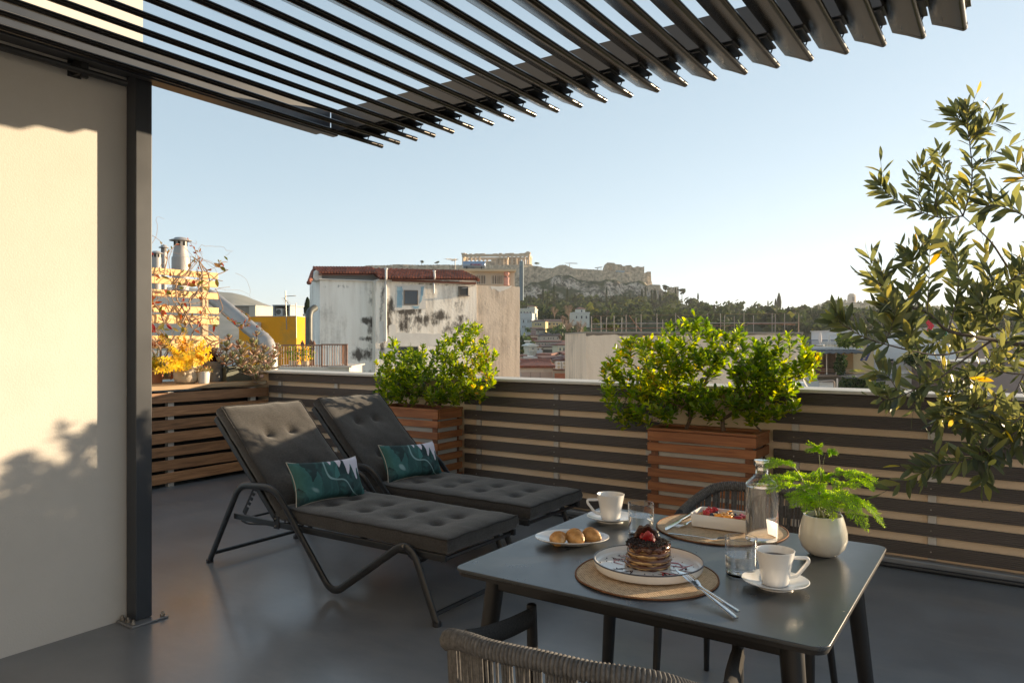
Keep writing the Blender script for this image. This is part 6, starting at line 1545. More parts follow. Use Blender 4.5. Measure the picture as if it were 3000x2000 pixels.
house(1537, 1580, 1047, 1050, 1060, 90, (.56,.52,.48), (.56,.53,.49), 'flat white terrace roof left of the small pinkish house', [], 6, 0, 'flat')
house(1523, 1537, 1040, 1044, 1062, 92, (.62,.66,.70), None, 'pale blue-white house at the edge of the tan tower', [(1530,1051,3,5)], 6, 0, 'gable')
t, f, o = house(1550, 1572, 1005, 1014, 1030, 150, (.70,.62,.50), (.72,.68,.60), 'little white gabled house with a columned front', [(1561,1021,7,3)], 6, 10, 'front')
b = MB(o)
for k in range(4): q = f.p(1552+k*6, 1046, -.8); b.tube([q, f.p(1552+k*6, 1030, -.8)], .22, 8)
b.build('columns', m_frame, t)
b = MB(o); f.fb(b, 1549, 1573, 1028, 1031, -1.1, .1); b.build('porch_beam', m_frame, t, smooth=False)
house(1570, 1596, 1011, 1016, 1040, 160, (.42,.48,.56), None, 'blue-grey house with awnings left of the dark arcade', [(1577,1022,5,6),(1588,1022,5,6)], 7, 0, 'gable')
house(1593, 1633, 1008, 1018, 1036, 148, (.08,.075,.07), (.11,.09,.08), 'dark open arcade with a yellow band under a dark roof', [], 6, 0, 'hip')
house(1570, 1655, 996, 1002, 1014, 185, PNK, None, 'long pink house with pale shutters in the hollow', [(1580,1008,3,5),(1589,1008,3,5),(1598,1008,3,5),(1610,1008,3,5),(1622,1008,3,5)], 8, 0, 'gable')
house(1652, 1690, 996, 1001, 1012, 170, (.52,.42,.34), (.34,.15,.10), 'house with an orange-red gable roof left of the long cream roof', [], 8, -20, 'gable')
house(1584, 1640, 975, 984, 997, 212, (.52,.46,.38), (.14,.11,.10), 'weathered two-part house with five tall windows below the bare trees', [(1594,991,3,6),(1607,991,3,6),(1614,991,3,6),(1621,991,3,6),(1633,991,3,6)], 8, 0, 'gable')
house(1558, 1598, 935, 941, 958, 250, (.62,.50,.27), (.16,.11,.10), 'yellow house with three linked windows below the wood', [(1569.5,950,5,6),(1577,950,5,6),(1583.5,950,5,6)], 10, -8)
house(1598, 1650, 934, 941, 956, 262, (.56,.44,.24), (.17,.12,.11), 'long ochre wing behind the yellow house, partly behind bare branches', [(1606,949,14,7),(1623,949,5,6),(1632,949,5,6)], 10, 0, 'gable')
house(1556, 1590, 958, 963, 972, 235, (.45,.30,.27), (.16,.09,.08), 'low pink house below the yellow house', [], 7, 0, 'gable')
house(1573, 1597, 964, 968, 978, 225, (.46,.40,.32), (.14,.11,.10), 'small beige house with one window left of the bare trees', [(1577,971,4,4)], 7, 0, 'flat')
house(1523, 1567, 903, 907, 940, 285, (.62,.60,.50), (.60,.57,.50), 'tall cream apartment house with a roof terrace at the wood edge', [(1527,915,4,5),(1536,915,4,5),(1545,915,4,5),(1554,915,4,5),(1527,927,4,5),(1554,927,4,5)], 10, -8, 'flat')
house(1545, 1567, 893, 898, 906, 287, (.64,.61,.48), None, 'small red-roofed turret room on the tall cream apartment house', [(1549,901,4,4)], 6, -8)
house(1525, 1558, 917, 934, 965, 262, (.56,.58,.58), (.55,.55,.53), 'white balconied house in front of the tall cream apartment house', [(1534,941,4,9),(1547,941,3,9),(1553,941,3,9),(1532,957,3,7),(1538,957,3,7)], 8, -8, 'flat')
house(1529, 1554, 914, 920, 934, 264, (.60,.58,.52), (.20,.12,.10), 'recessed attic floor with a curved balcony on the white balconied house', [(1539,927,4,3),(1549,925,3,8)], 6, -8)
house(1681, 1727, 914, 918, 942, 290, (.62,.62,.56), (.60,.60,.56), 'white villa with a roof balustrade at the foot of the wood', [(1704,929,5,9),(1718,929,5,9),(1689,929,4,8)], 9, 6, 'flat', name='white_villa')
house(1692, 1714, 899, 905, 918, 292, (.62,.62,.56), (.24,.12,.10), 'red-capped little tower room on top of the white villa', [(1704,912,4.5,9)], 5, 6)
house(1523, 1540, 985, 988, 1000, 190, (.58,.55,.48), (.5,.48,.42), 'small cream house at the edge of the tan tower, by the palm', [], 6, 0, 'flat')
house(1540, 1552, 997, 1001, 1014, 165, (.70,.64,.56), (.6,.56,.5), 'small sunlit white house above the columned house', [(1546,1008,3,4)], 5, 0, 'gable')
house(1552, 1574, 976, 984, 1000, 200, (.16,.085,.075), (.12,.08,.07), 'dark red-brown house next to the palm', [], 6, 0)
# ---------------------------------------------------------------- right hand side roofs
m_corr = mat('dark_corrugated', (.10,.10,.105), (.06,.06,.065), rough=.6, scale=1.5, stretch=(4,4,1))
m_white2 = cmat('lime_wash', (.62,.63,.64)); m_blueir = mat('blue_iron', (.06,.07,.20), rough=.6)
f = Fac(2352, 48, R(3)); o = f.w(2, 3, -18); t = thing('terrace_building', o, 'shady terrace building under a dark corrugated awning right of the tan wall', 'building')
b = MB(o); f.fb(b, 2352, 2530, 1017, 1024, 0, 6); b.build('roof_slab', m_white2, t, smooth=False)
b = MB(o); n_ = 40; x0, x1 = f.x(2350,-1.2), f.x(2530,-1.2); vs = []
for i in range(n_+1):
    x = x0+(x1-x0)*i/n_; h_ = .05*sin(i*1.3)+.04*noise.noise(V((i*.3,0,0))); vs += [f.w(x, -1.6, f.z(2440,1034,-1.6)+h_), f.w(x, .4, f.z(2440,1023,.4)+h_), f.w(x, -1.6, f.z(2440,1035.2,-1.6)+h_), f.w(x, .4, f.z(2440,1024.5,.4)+h_)]
b.add(vs, [q for i in range(n_) for q in ((i*4,i*4+4,i*4+5,i*4+1),(i*4+2,i*4+3,i*4+7,i*4+6),(i*4,i*4+2,i*4+6,i*4+4))]); b.build('awning', m_corr, t, smooth=False)
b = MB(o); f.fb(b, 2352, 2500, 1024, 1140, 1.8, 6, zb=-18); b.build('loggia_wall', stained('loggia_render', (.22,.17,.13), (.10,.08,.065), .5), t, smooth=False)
b = MB(o); f.fb(b, 2500, 2560, 1010, 1140, .3, 6, zb=-18); b.build('end_wall', cmat('tan_wall', (.50,.40,.24)), t, smooth=False)
b = MB(o); f.fb(b, 2390, 2510, 1097, 1103, -.6, 1.8); b.build('floor_slab', cmat('slab_grey', (.26,.22,.19)), t, smooth=False)
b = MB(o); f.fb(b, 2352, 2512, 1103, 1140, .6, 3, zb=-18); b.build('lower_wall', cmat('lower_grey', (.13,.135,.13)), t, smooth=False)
for px in (2422, 2450, 2475): b = MB(o); b.tube([f.p(px,1100,-.5), f.p(px,1034,-.5)], .035, 6); b.build('post', m_acw, t)
for y in (1081, 1087): b = MB(o); b.tube([f.p(2402,y,-.5), f.p(2503,y+2,-.5)], .02, 5); b.build('railing_bar', m_pale_iron, t)
b = MB(o); f.fb(b, 2400, 2416, 1076, 1100, .2, .3); b.build('wood_panel', mat('brown_panel', (.22,.09,.04), rough=.8), t, smooth=False)
for (x0, x1) in ((2480,2492),(2458,2468)): window(f, t, o, x0, x1, 1042, 1094, 1.8, 1.2, mw=m_shut)
b = MB(o); f.fb(b, 2493, 2500, 1036, 1098, 1.6, 1.8); b.build('pilaster', cmat('ochre_pilaster', (.55,.38,.16)), t, smooth=False)
f2 = Fac(2500, 47, 0); o2 = f2.p(2530,1060,0); t2 = thing('blue_ladder', o2, 'blue iron stair ladder against the tan wall', 'ladder')
for dx in (0, 14): b = MB(o2); b.beam(f2.p(2522+dx,1056,0), f2.p(2545+dx,1010,0), .08, .10); b.build('rail', m_blueir, t2)
b = MB(o2)
for k in range(7): b.beam(f2.p(2524+k*3.3,1053-k*6.5,0), f2.p(2538+k*3.3,1053-k*6.5,0), .05, .06)
b.build('rungs', m_blueir, t2)
def palerail(px0, px1, y0, y1, f, off, label, n, mm=m_pale_iron):
    o = f.p((px0+px1)/2, y1, off); t = thing('metal_railing', o, label, 'railing'); b = MB(o); b.beam(f.p(px0,y0,off), f.p(px1,y0,off), .05, .05); b.build('top_rail', mm, t); b = MB(o)
    for k in range(n+1): px = px0+(px1-px0)*k/n; b.tube([f.p(px,y1,off), f.p(px,y0,off)], .015, 4)
    b.build('bars', mm, t)
palerail(2352, 2450, 996, 1017, f, 5, 'grey railing at the back of the roof terrace behind the closed parasol', 34, mat('grey_railing', (.13,.15,.19), rough=.6))
palerail(2464, 2530, 1000, 1017, f, 3, 'pale railing in front of the white rooftop cube', 22)
o = f.p(2403, 1012, 1.2); t = thing('closed_parasol', o, 'closed off-white parasol standing on the roof terrace', 'parasol'); k_ = f.t(2403,1.2)/F
b = MB(o); b.tube([o, o+Zv*40*k_], .03, 6); b.lathe([(0,0),(.25,0),(.25,.06),(0,.08)], o, 12); b.build('pole', m_acw, t)
b = MB(o); b.lathe([(0,7*k_),(3.2*k_,8*k_),(5*k_,16*k_),(5*k_,24*k_),(3*k_,34*k_),(.6*k_,40*k_),(0,41*k_)], o, 9); b.build('canopy', cmat('parasol_cloth', (.66,.60,.55)), t)
o = f.p(2430, 1017, .6); t = thing('terrace_table_set', o, 'white slatted garden table and chairs on the roof terrace', 'garden furniture')
def S_(b, px0, y0, px1, y1, off, w_=.04): b.beam(f.p(px0,y0,off), f.p(px1,y1,off), w_, w_)
b = MB(o)
for k in range(8): S_(b, 2412+k*4.3, 1016, 2411+k*4.3, 1003 + (k % 2), .6)
S_(b, 2406, 1002, 2446, 1003, .6, .06); S_(b, 2410, 1009, 2446, 1009, .6); S_(b, 2408,1002,2413,1016,.6,.06); b.build('frame', m_acw, t)
b = MB(o); fdummy = f.bx(b, f.x(2412,1), f.x(2445,1), .5, 1.1, f.z(2430,1004.5,1), f.z(2430,1003.5,1)); b.build('tabletop', m_acw, t)
o = f.p(2440, 1017, 2.5); t = thing('swing_frame', o, 'white A-shaped garden swing frame on the roof terrace', 'garden swing'); b = MB(o)
for dx in (0, 26):
    S_(b, 2424+dx, 1014, 2429+dx, 981, 2.5, .05); S_(b, 2434+dx, 1014, 2429+dx, 981, 2.5, .05)
S_(b, 2427, 981.5, 2458, 981.5, 2.5, .06); b.build('frame', m_acw, t)
f = Fac(2449, 53, R(2)); o = f.w(2, 2, 0); t = thing('rooftop_room', o, 'white cube-like rooftop room with a tan door behind the terrace', 'building')
b = MB(o); f.fb(b, 2449, 2530, 969, 1020, 0, 4); b.build('wall', m_white2, t, smooth=False)
b = MB(o); f.fb(b, 2448, 2531, 967, 969.3, -.1, 4.1); b.build('coping', m_acw, t, smooth=False)
b = MB(o); f.fb(b, 2456, 2466, 972, 1000, -.05, .02); b.build('door', cmat('tan_door', (.44,.37,.28)), t, smooth=False)
f = Fac(2560, 50, R(-3)); o = f.w(2, 3, -18); t = thing('white_block', o, 'white rendered block with a flat roof behind the olive branches', 'building')
b = MB(o); f.fb(b, 2562, 2800, 1008, 1140, 1.5, 7, zb=-18); b.build('wall', m_white2, t, smooth=False)
b = MB(o); vs = [f.p(2650,1008.5,2), f.p(2695,1008.5,2), f.p(2672,988,2)]; b.add(vs+[q+f.ay*4 for q in vs], [(0,1,2),(5,4,3),(0,3,4,1),(1,4,5,2),(2,5,3,0)]); b.build('gable', m_white2, t, smooth=False)
b = MB(o); f.fb(b, 2505, 2660, 1084, 1098, -.5, 1.5); b.build('balcony_parapet', m_white2, t, smooth=False)
b = MB(o); f.fb(b, 2504, 2511, 1057, 1094, -.5, -.2); b.build('balcony_post', m_white2, t, smooth=False)
for (x0, x1, y) in ((2508,2660,1058),(2508,2660,1084)): b = MB(o); b.beam(f.p(x0,y,-.4), f.p(x1,y+1,-.4), .05, .05); b.build('railing_bar', m_pale_iron, t)
b = MB(o)
for k in range(50): px = 2512+k*3; b.tube([f.p(px,1084,-.4), f.p(px,1058.5,-.4)], .012, 4)
b.build('balusters', m_pale_iron, t)
window(f, t, o, 2600, 2618, 1050, 1082, 1.5, 1.2)
palerail(2660, 2800, 1062, 1084, f, .5, 'pale balustrade along the white block behind the olive leaves', 46)
f = Fac(2470, 44, R(4)); o = f.w(2, 0, 0); t = thing('dark_awning', o, 'dark tattered awning roof over shrubs below the white balcony', 'awning')
b = MB(o); vs = [f.p(2455,1099,2.5), f.p(2560,1091,2.5), f.p(2640,1096,2.5), f.p(2640,1110,-.8), f.p(2560,1112,-.8), f.p(2480,1104,-.8)]; b.add(vs+[q-Zv*.08 for q in vs], [(0,5,4,3,2,1),(6,7,8,9,10,11)]+[(i,(i+1)%6,6+(i+1)%6,6+i) for i in range(6)]); b.build('sheet', m_corr, t, smooth=False)
for px in (2453, 2595, 2632): b = MB(o); b.tube([f.p(px,1150,-.6), f.p(px,1108,-.6)], .05, 6); b.build('post', m_acw, t)
rn = random.Random(61)
def shrubmass(name, label, f, px0, px1, y0, y1, off, n, s, m, cat='shrub', dep=.8, kind=None, grp=None):
    o = f.p((px0+px1)/2, y1, off); b = MB(o)
    for k in range(n):
        u, v, w_ = rn.uniform(-1,1), rn.uniform(-1,1), rn.uniform(-1,1)
        if u*u+v*v > 1+.2*rn.random(): continue
        q = f.p((px0+px1)/2+u*(px1-px0)/2, (y0+y1)/2+v*(y1-y0)/2, off+w_*dep); leaf(b, q, rv3(rn), rv3(rn), s*rn.uniform(.6,1.3), s*.5)
    ob = b.build(name, m, ang=180); tag(ob, label, cat, grp, kind); return ob
m_dkleaf = leafmat('dark_foliage', [(.012,.028,.010),(.025,.05,.014),(.05,.08,.02)], tr=.3, rough=.5)
m_mdleaf = leafmat('mid_foliage', [(.03,.06,.012),(.06,.10,.02),(.11,.14,.03)], tr=.4, rough=.5)
shrubmass('climbing_shrub', 'dark ivy-like shrub hanging below the tattered awning', f, 2460, 2545, 1106, 1150, -.2, 1500, .22, m_dkleaf)
shrubmass('garden_shrub', 'brighter green shrub right below the tattered awning', f, 2545, 2600, 1122, 1155, -.6, 900, .2, m_mdleaf)
f = Fac(2400, 46, 0)
shrubmass('terrace_plant', 'leafy climbing plant in front of the white rooftop room', f, 2452, 2495, 978, 1016, .3, 700, .2, m_mdleaf)
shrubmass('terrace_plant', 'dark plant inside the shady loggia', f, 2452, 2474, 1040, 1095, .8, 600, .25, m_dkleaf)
shrubmass('terrace_plant', 'low plants in pots along the roof edge, right of the climber', f, 2496, 2528, 998, 1016, .3, 500, .16, m_mdleaf)
shrubmass('clipped_shrub', 'round dark clipped shrub behind the pale balustrade', f, 2652, 2716, 1035, 1066, 3.0, 1400, .25, m_dkleaf)
# white tank structure with pipes just beyond the fence
f = Fac(2370, 16, 0); o = f.w(0, .5, -3); t = thing('roof_tank', o, 'peeling white tank with pipes just beyond the parapet, right of the wide bush', 'water tank')
b = MB(o); f.fb(b, 2366, 2443, 1124, 1160, 0, 1.0, zb=-3); b.build('tank', stained('peeling_white', (.62,.64,.66), (.35,.36,.37), .5), t, bevel=.02)
b = MB(o); b.tube(fillet([f.p(2384,1118,-.1), f.p(2440,1115,-.1), f.p(2444,1120,-.1), f.p(2444,1160,-.1)], .04), .022, 8); b.build('pipe', m_pale_iron, t)
b = MB(o); b.tube([f.p(2366,1123,-.03), f.p(2443,1122,-.03)], .018, 8); b.build('top_edge', m_acw, t)
o = Pd(2368, 1138, 14); t = thing('satellite_dish', o, 'pale satellite dish peeping over the parapet at the edge of the wide bush', 'satellite dish')
b = MB(o); Mx = Matrix.Rotation(R(60),4,'Y') @ Matrix.Rotation(R(25),4,'X'); b.lathe([(0,0),(.08,.008),(.16,.035),(.20,.07),(.202,.076),(.16,.042),(0,.01)], o+Zv*.10, 28, M=Mx); b.build('dish', cmat('dish_grey', (.42,.42,.41)), t)
b = MB(o); b.tube([o-Zv*1.2, o+Zv*.15], .025, 8); b.build('mast', m_bolt, t)
# buildings further right behind the olive
for i, (x0, x1, y0, d, c, lb, wn) in enumerate((
    (2715,2808,962,75,(.58,.56,.52),'pale building carrying the red and green panels', ()),
    (2808,2900,938,95,(.34,.30,.28),'grey-brown building right of the red and green panels', ((2822,952,8,10),(2850,952,8,10),(2880,952,8,10))),
    (2890,3060,1000,62,(.30,.255,.23),'brown wall block at the right edge behind the olive leaves', ((2960,1020,14,14),)),
    (2806,3100,1060,46,(.24,.20,.19),'low dark brown block at the lower right behind the olive leaves', ()),
    (2920,3010,975,110,(.48,.46,.42),'distant beige block at the far right edge', ((2940,985,6,8),(2960,985,6,8))))):
    f = Fac(x0, d, 0); o = f.w(0, 2, -18); t = thing('roof_block', o, lb, 'building'); b = MB(o); f.fb(b, x0, x1, y0, 1150, 0, 7, zb=-18); b.build('wall', cmat('right_block_%d' % i, c), t, smooth=False)
    b = MB(o); f.fb(b, x0-1, x1+1, y0-2, y0, -.1, 7.1); b.build('coping', m_frame, t, smooth=False)
    for (cx, cy_, ww, wh) in wn: window(f, t, o, cx-ww/2, cx+ww/2, cy_-wh/2, cy_+wh/2, 0, .8)
f = Fac(2715, 73, 0); o = f.p(2740, 990, 0); t = thing('painted_panels', o, 'red arrow-shaped panel beside green boarding on a far roof', 'panel')
b = MB(o); vs = [f.p(2712,938), f.p(2722,934), f.p(2737,954), f.p(2722,978), f.p(2714,978), f.p(2722,956)]; b.add(vs+[q+f.ay*.2 for q in vs], [(0,1,2,5),(2,3,4,5)]+[(i,(i+1)%6,6+(i+1)%6,6+i) for i in range(6)]); b.build('red_panel', mat('red_paint', (.60,.02,.04), rough=.6), t, smooth=False)
b = MB(o); f.fb(b, 2722, 2775, 969, 990, .3, .5); b.build('green_panel', mat('green_paint', (.0,.17,.085), rough=.6), t, smooth=False)
# ================================================================ TERRAIN
def lerp_tab(tab, x):
    if x <= tab[0][0]: return tab[0][1]
    for (a, b_), (c, d) in zip(tab, tab[1:]):
        if x <= c: return b_ + (d-b_)*(x-a)/(c-a)
    return tab[-1][1]
b = MB(); S = 4000
n_ = 20
for i in range(n_):
    for j in range(n_):
        x0, x1 = -S+2*S*i/n_, -S+2*S*(i+1)/n_; y0, y1 = -S+2*S*j/n_, -S+2*S*(j+1)/n_; b.add([(x0,y0,-19),(x1,y0,-19),(x1,y1,-19),(x0,y1,-19)], [(0,1,2,3)])
m_ground = mat('city_ground', (.46,.42,.36), (.34,.31,.26), rough=.95, scale=.02, detail=10, dirt=(.05,.07,.03), dscale=.01, dlo=.48, dhi=.6)
tag(b.build('ground', m_ground, smooth=False), kind='structure')
ZS = [(120,-19),(160,-14),(210,-2),(290,7),(420,16),(500,25),(540,31),(550,34),(578,54),(590,56),(900,58)]
TT = [(850,-4),(1000,10),(1045,30),(1062,49),(1500,44),(1530,42),(1560,47),(1600,51.5),(1640,51),(1800,48),(1890,47),(1912,42),(1935,40),(1960,34),(1990,30),(2043,24),(2142,22),(2197,19),(2289,17),(2500,14),(2800,12),(3400,10)]
def hz_(px, d):
    z = lerp_tab(ZS, d); T_ = lerp_tab(TT, px); z = min(z, T_) if d > 250 else z
    q = Pd(px, 1000, d); z += 1.2*noise.noise(V((q.x*.03, q.y*.03, 0)))*min(1, max(0, (d-150)/100))
    if 540 < d < 590 and px < 1990: z += 3.8*noise.noise(V((q.x*.06, q.y*.06, 3))) + 1.6*noise.noise(V((q.x*.2, q.y*.2, 3)))
    return z
def rockmat():
    m, nt, out = newmat('hill_rock_and_scrub'); L = nt.links.new
    v = coords(nt); n1 = N(nt, 'TexNoise', Scale=.055, Detail=10); n1.inputs['Roughness'].default_value = .72; L(v, n1.inputs[0])
    vo = N(nt, 'TexNoise', Scale=.35, Detail=9); vo.inputs['Roughness'].default_value = .75; L(coords(nt, (1,1,.35)), vo.inputs[0])
    cr = N(nt, 'ValToRGB'); L(vo.outputs[0], cr.inputs[0]); e = cr.color_ramp.elements; e[0].position = .42; e[0].color = (.09,.075,.06,1); e[1].position = .57; e[1].color = (.66,.55,.43,1)
    gr = N(nt, 'ValToRGB'); L(vo.outputs[0], gr.inputs[0]); e = gr.color_ramp.elements; e[0].position = .3; e[0].color = (.02,.035,.014,1); e[1].position = .7; e[1].color = (.07,.09,.035,1)
    ge = N(nt, 'NewGeometry'); sp = N(nt, 'SeparateXYZ'); L(ge.outputs['Normal'], sp.inputs[0])
    a = N(nt, 'Math', operation='MULTIPLY_ADD'); L(n1.outputs[0], a.inputs[0]); a.inputs[1].default_value = 1.1; L(sp.outputs['Z'], a.inputs[2])
    k = N(nt, 'MapRange'); k.inputs[1].default_value = 1.30; k.inputs[2].default_value = 1.48; L(a.outputs[0], k.inputs[0])
    mx = N(nt, 'Mix', data_type='RGBA'); L(k.outputs[0], mx.inputs[0]); L(cr.outputs[0], mx.inputs[6]); L(gr.outputs[0], mx.inputs[7])
    p = N(nt, 'BsdfPrincipled', Roughness=.95); p.inputs['Specular IOR Level'].default_value = .15; L(mx.outputs[2], p.inputs['Base Color'])
    b = N(nt, 'Bump', Strength=1.0, Distance=2.0); L(vo.outputs[0], b.inputs['Height']); L(b.outputs[0], p.inputs['Normal']); L(p.outputs[0], out.inputs[0]); return m
m_rock = rockmat()
ds = [120,140,160,180,210,240,270,300,340,380,420,460,490,510,525,535]+[540+2.5*k for k in range(24)]+[605,620,650,700,780,900]
pxs = list(range(820, 3420, 9)); vs = []; fs = []
for i, px in enumerate(pxs):
    for j, d in enumerate(ds):
        q = Pd(px, 1000, d); wob = 0
        if 535 < d < 600: wob = 12*noise.noise(V((px*.012, 0, 1.7))) + 5*noise.noise(V((px*.05, d*.03, 2)))
        q = Pd(px, 1000, d+wob); q.z = hz_(px, d); vs.append(q)
m_ = len(ds); fs = [(i*m_+j, (i+1)*m_+j, (i+1)*m_+j+1, i*m_+j+1) for i in range(len(pxs)-1) for j in range(m_-1)]
b = MB(); b.add(vs, fs); tag(b.build('rocky_hill', m_rock, ang=180), kind='structure')
# farther hill with the monument
PH = [(2050,10),(2200,38),(2289,44),(2311,50),(2340,53),(2397,57),(2432,62),(2490,63),(2540,62),(2600,60),(2697,56),(2900,46),(3200,34),(3500,25)]
ds2 = [760,800,850,900,950,1000,1030,1045,1055,1065,1080,1110,1140,1170,1220,1300,1500]
SS = [(760,-.4),(850,.0),(950,.30),(1030,.50),(1045,.56),(1065,.84),(1110,.93),(1150,1.0),(1220,1.0),(1500,.3)]
vs = []
for px in range(2040, 3500, 10):
    for d in ds2:
        T_ = lerp_tab(PH, px); s_ = lerp_tab(SS, d); q = Pd(px, 1000, d + (10*noise.noise(V((px*.02, 0, 4))) if 1020 < d < 1090 else 0)); z = -12 + (T_+12)*max(0, s_) if s_ >= 0 else -19
        q.z = z + 2.2*noise.noise(V((q.x*.02, q.y*.02, 9))); vs.append(q)
m_ = len(ds2); nn = len(range(2040,3500,10)); b = MB(); b.add(vs, [(i*m_+j, (i+1)*m_+j, (i+1)*m_+j+1, i*m_+j+1) for i in range(nn-1) for j in range(m_-1)]); tag(b.build('monument_hill', m_rock, ang=180), kind='structure')
o = Pd(2495, 1000, 1160); o.z = 62; k_ = 1160/F
b = MB(o); b.lathe([(0,-2),(7,-2),(6.6,4),(6.3,9),(5.8,13),(4.2,13.4),(3.6,15),(0,15)], o, 9); mo = b.build('hill_monument', cmat('worn_marble', (.44,.36,.29), scale=.3), ang=30); tag(mo, 'small ruined marble tower on the skyline of the farther hill', 'monument')
b = MB(o); b.ob(o+FW*-6.0+Zv*6, RT*1.6, FW*.8, Zv*3.2); b.build('niche', m_hole, mo)
# mountain at the left
MT = [(300,.072),(560,.075),(640,.070),(681,.067),(720,.0625),(760,.055),(800,.048),(850,.042),(900,.036),(960,.028),(1040,.016),(1150,.004)]
vs = []; nx = 0
for px in range(300, 1160, 8):
    nx += 1
    for j, (d, s_) in enumerate([(1500,-.13),(1700,.05),(1850,.28),(2000,.5),(2150,.75),(2300,.95),(2400,1.0),(2600,.6)]):
        q = Pd(px, 1000, d); T_ = lerp_tab(MT, px)*2400; q.z = -16 + (T_+16)*s_ + 7*noise.noise(V((q.x*.006, q.y*.006, 2)))*max(0, s_) + 3*noise.noise(V((q.x*.03, q.y*.03, 2)))*max(0, s_); vs.append(q)
b = MB(); b.add(vs, [(i*8+j, (i+1)*8+j, (i+1)*8+j+1, i*8+j+1) for i in range(nx-1) for j in range(7)]); tag(b.build('mountain', mat('mountain_scrub', (.24,.22,.18), (.12,.125,.09), rough=.95, scale=.012, detail=12, spec=.1), ang=180), kind='structure')
# ================================================================ ACROPOLIS STRUCTURES
m_anc = mat('ancient_stone', (.70,.55,.39), (.32,.25,.18), rough=.9, scale=.45, detail=9, spec=.15, dirt=(.20,.16,.12), dscale=.25, dlo=.52, dhi=.68, bump=.8, bscale=1.2, bdist=.5)
m_marb = mat('golden_marble', (.60,.47,.33), (.46,.35,.25), rough=.8, scale=.4, detail=8, spec=.2)
# circuit wall on top of the cliff
o = Pd(1500, 1000, 600); o.z = 55; b = MB(o)
top = [(1060,781),(1068,779),(1075,777),(1130,777),(1160,774),(1230,776),(1300,775),(1350,776),(1440,776),(1520,776),(1560,778),(1580,780),(1597,785),(1620,785),(1630,780),(1640,776),(1657,775.5),(1668,781),(1680,786),(1720,788),(1764,791),(1806,796),(1850,800),(1890,803),(1905,812),(1912,833)]
bot = [(1060,812),(1500,835),(1530,846),(1560,828),(1600,810),(1640,812),(1700,812),(1760,816),(1800,822),(1890,826),(1912,842)]
vs = []; P2 = []
px = 1060
while px <= 1912:
    yt = lerp_tab(top, px) + (1.0 if int(px/3) % 3 else -.6)*random.random(); P2.append((px, yt)); px += 1.6
for (px, yt) in P2:
    yb = lerp_tab(bot, px); d = 588 + 5*noise.noise(V((px*.02,0,0)))
    lo_ = V((0,0,-12)); vs += [Pd(px, yb, d-1.5)+lo_, Pd(px, yt, d), Pd(px, yt, d+4), Pd(px, yb, d+5)+lo_]
n_ = len(P2); b.add(vs, [q for i in range(n_-1) for q in ((i*4,i*4+4,i*4+5,i*4+1),(i*4+1,i*4+5,i*4+6,i*4+2),(i*4+2,i*4+6,i*4+7,i*4+3))])
tag(b.build('citadel_wall', m_anc, ang=40), 'long ancient stone circuit wall along the top of the cliff', 'wall')
# large temple
d = 690; k_ = d/F; f = Fac(1351, d, R(-6)); o = f.w(33, 12, f.z(1450, 777)-4); t = thing('temple_ruin', o, 'large ruined colonnaded temple on the skyline above the cliff', 'temple')
zb, zt = f.z(1450,776), f.z(1450,751.5); x0, x1 = f.x(1353), f.x(1552); D_ = 28
b = MB(o); f.bx(b, x0-2, x1+2, -2, D_+2, zb-12, zb); b.build('stylobate', m_marb, t, smooth=False)
def col(x, y): 
    b = MB(o); c = f.w(x, y, zb); b.lathe([(0,0),(.95,0),(.9,(zt-zb)*.5),(.74,(zt-zb)*.93),(1.05,(zt-zb)*.96),(1.1,(zt-zb)),(0,(zt-zb))], c, 10); b.build('column', m_marb, t)
for i in range(17):
    if i in (5,6,7,8): continue
    col(x0+1+(x1-x0-2)*i/16, 1)
for i in range(17): 
    if i in (6,7,8,9): continue
    col(x0+1+(x1-x0-2)*i/16, D_-1)
for j in range(1,7): col(x0+1, 1+(D_-2)*j/7); col(x1-1, 1+(D_-2)*j/7)
rn = random.Random(8); b = MB(o); z1 = f.z(1450,744)
f.bx(b, x0, x1, 0, 2, zt, z1); f.bx(b, x0, x1, D_-2, D_, zt, z1); f.bx(b, x0, x0+2, 2, D_-2, zt, z1); f.bx(b, x1-2, x1, 2, D_-2, zt, z1)
x = x0
while x < x1-2:
    w_ = rn.uniform(1.2,4.5)
    if rn.random() < .62: f.bx(b, x, min(x+w_, x1), -.3, 1.6, z1, z1+rn.uniform(.35,.8))
    x += w_
f.bx(b, x0-.5, x0+3, -.5, 3, z1, z1+1.3); f.bx(b, x1-4, x1+.6, -.5, 4, z1, z1+1.4); f.bx(b, x1-3, x1-.5, 0, 3, z1+1.4, z1+2.0)
b.build('entablature', m_marb, t, smooth=False)
b = MB(o); xa, xb = x0+(x1-x0)*.30, x0+(x1-x0)*.86
for (xs_, xe_, h_) in ((xa,xa+8,.55),(xa+8,xa+15,.75),(xa+15,xa+24,.62),(xa+24,xb,.95)): f.bx(b, xs_, xe_, 5, 7, zb, zb+(zt-zb)*h_)
f.bx(b, x0+6, x0+9, 5, 20, zb, zb+(zt-zb)*.5); f.bx(b, x0+14, x0+17, 6, 20, zb, zb+(zt-zb)*.6)
b.build('inner_wall', m_anc, t, smooth=False)
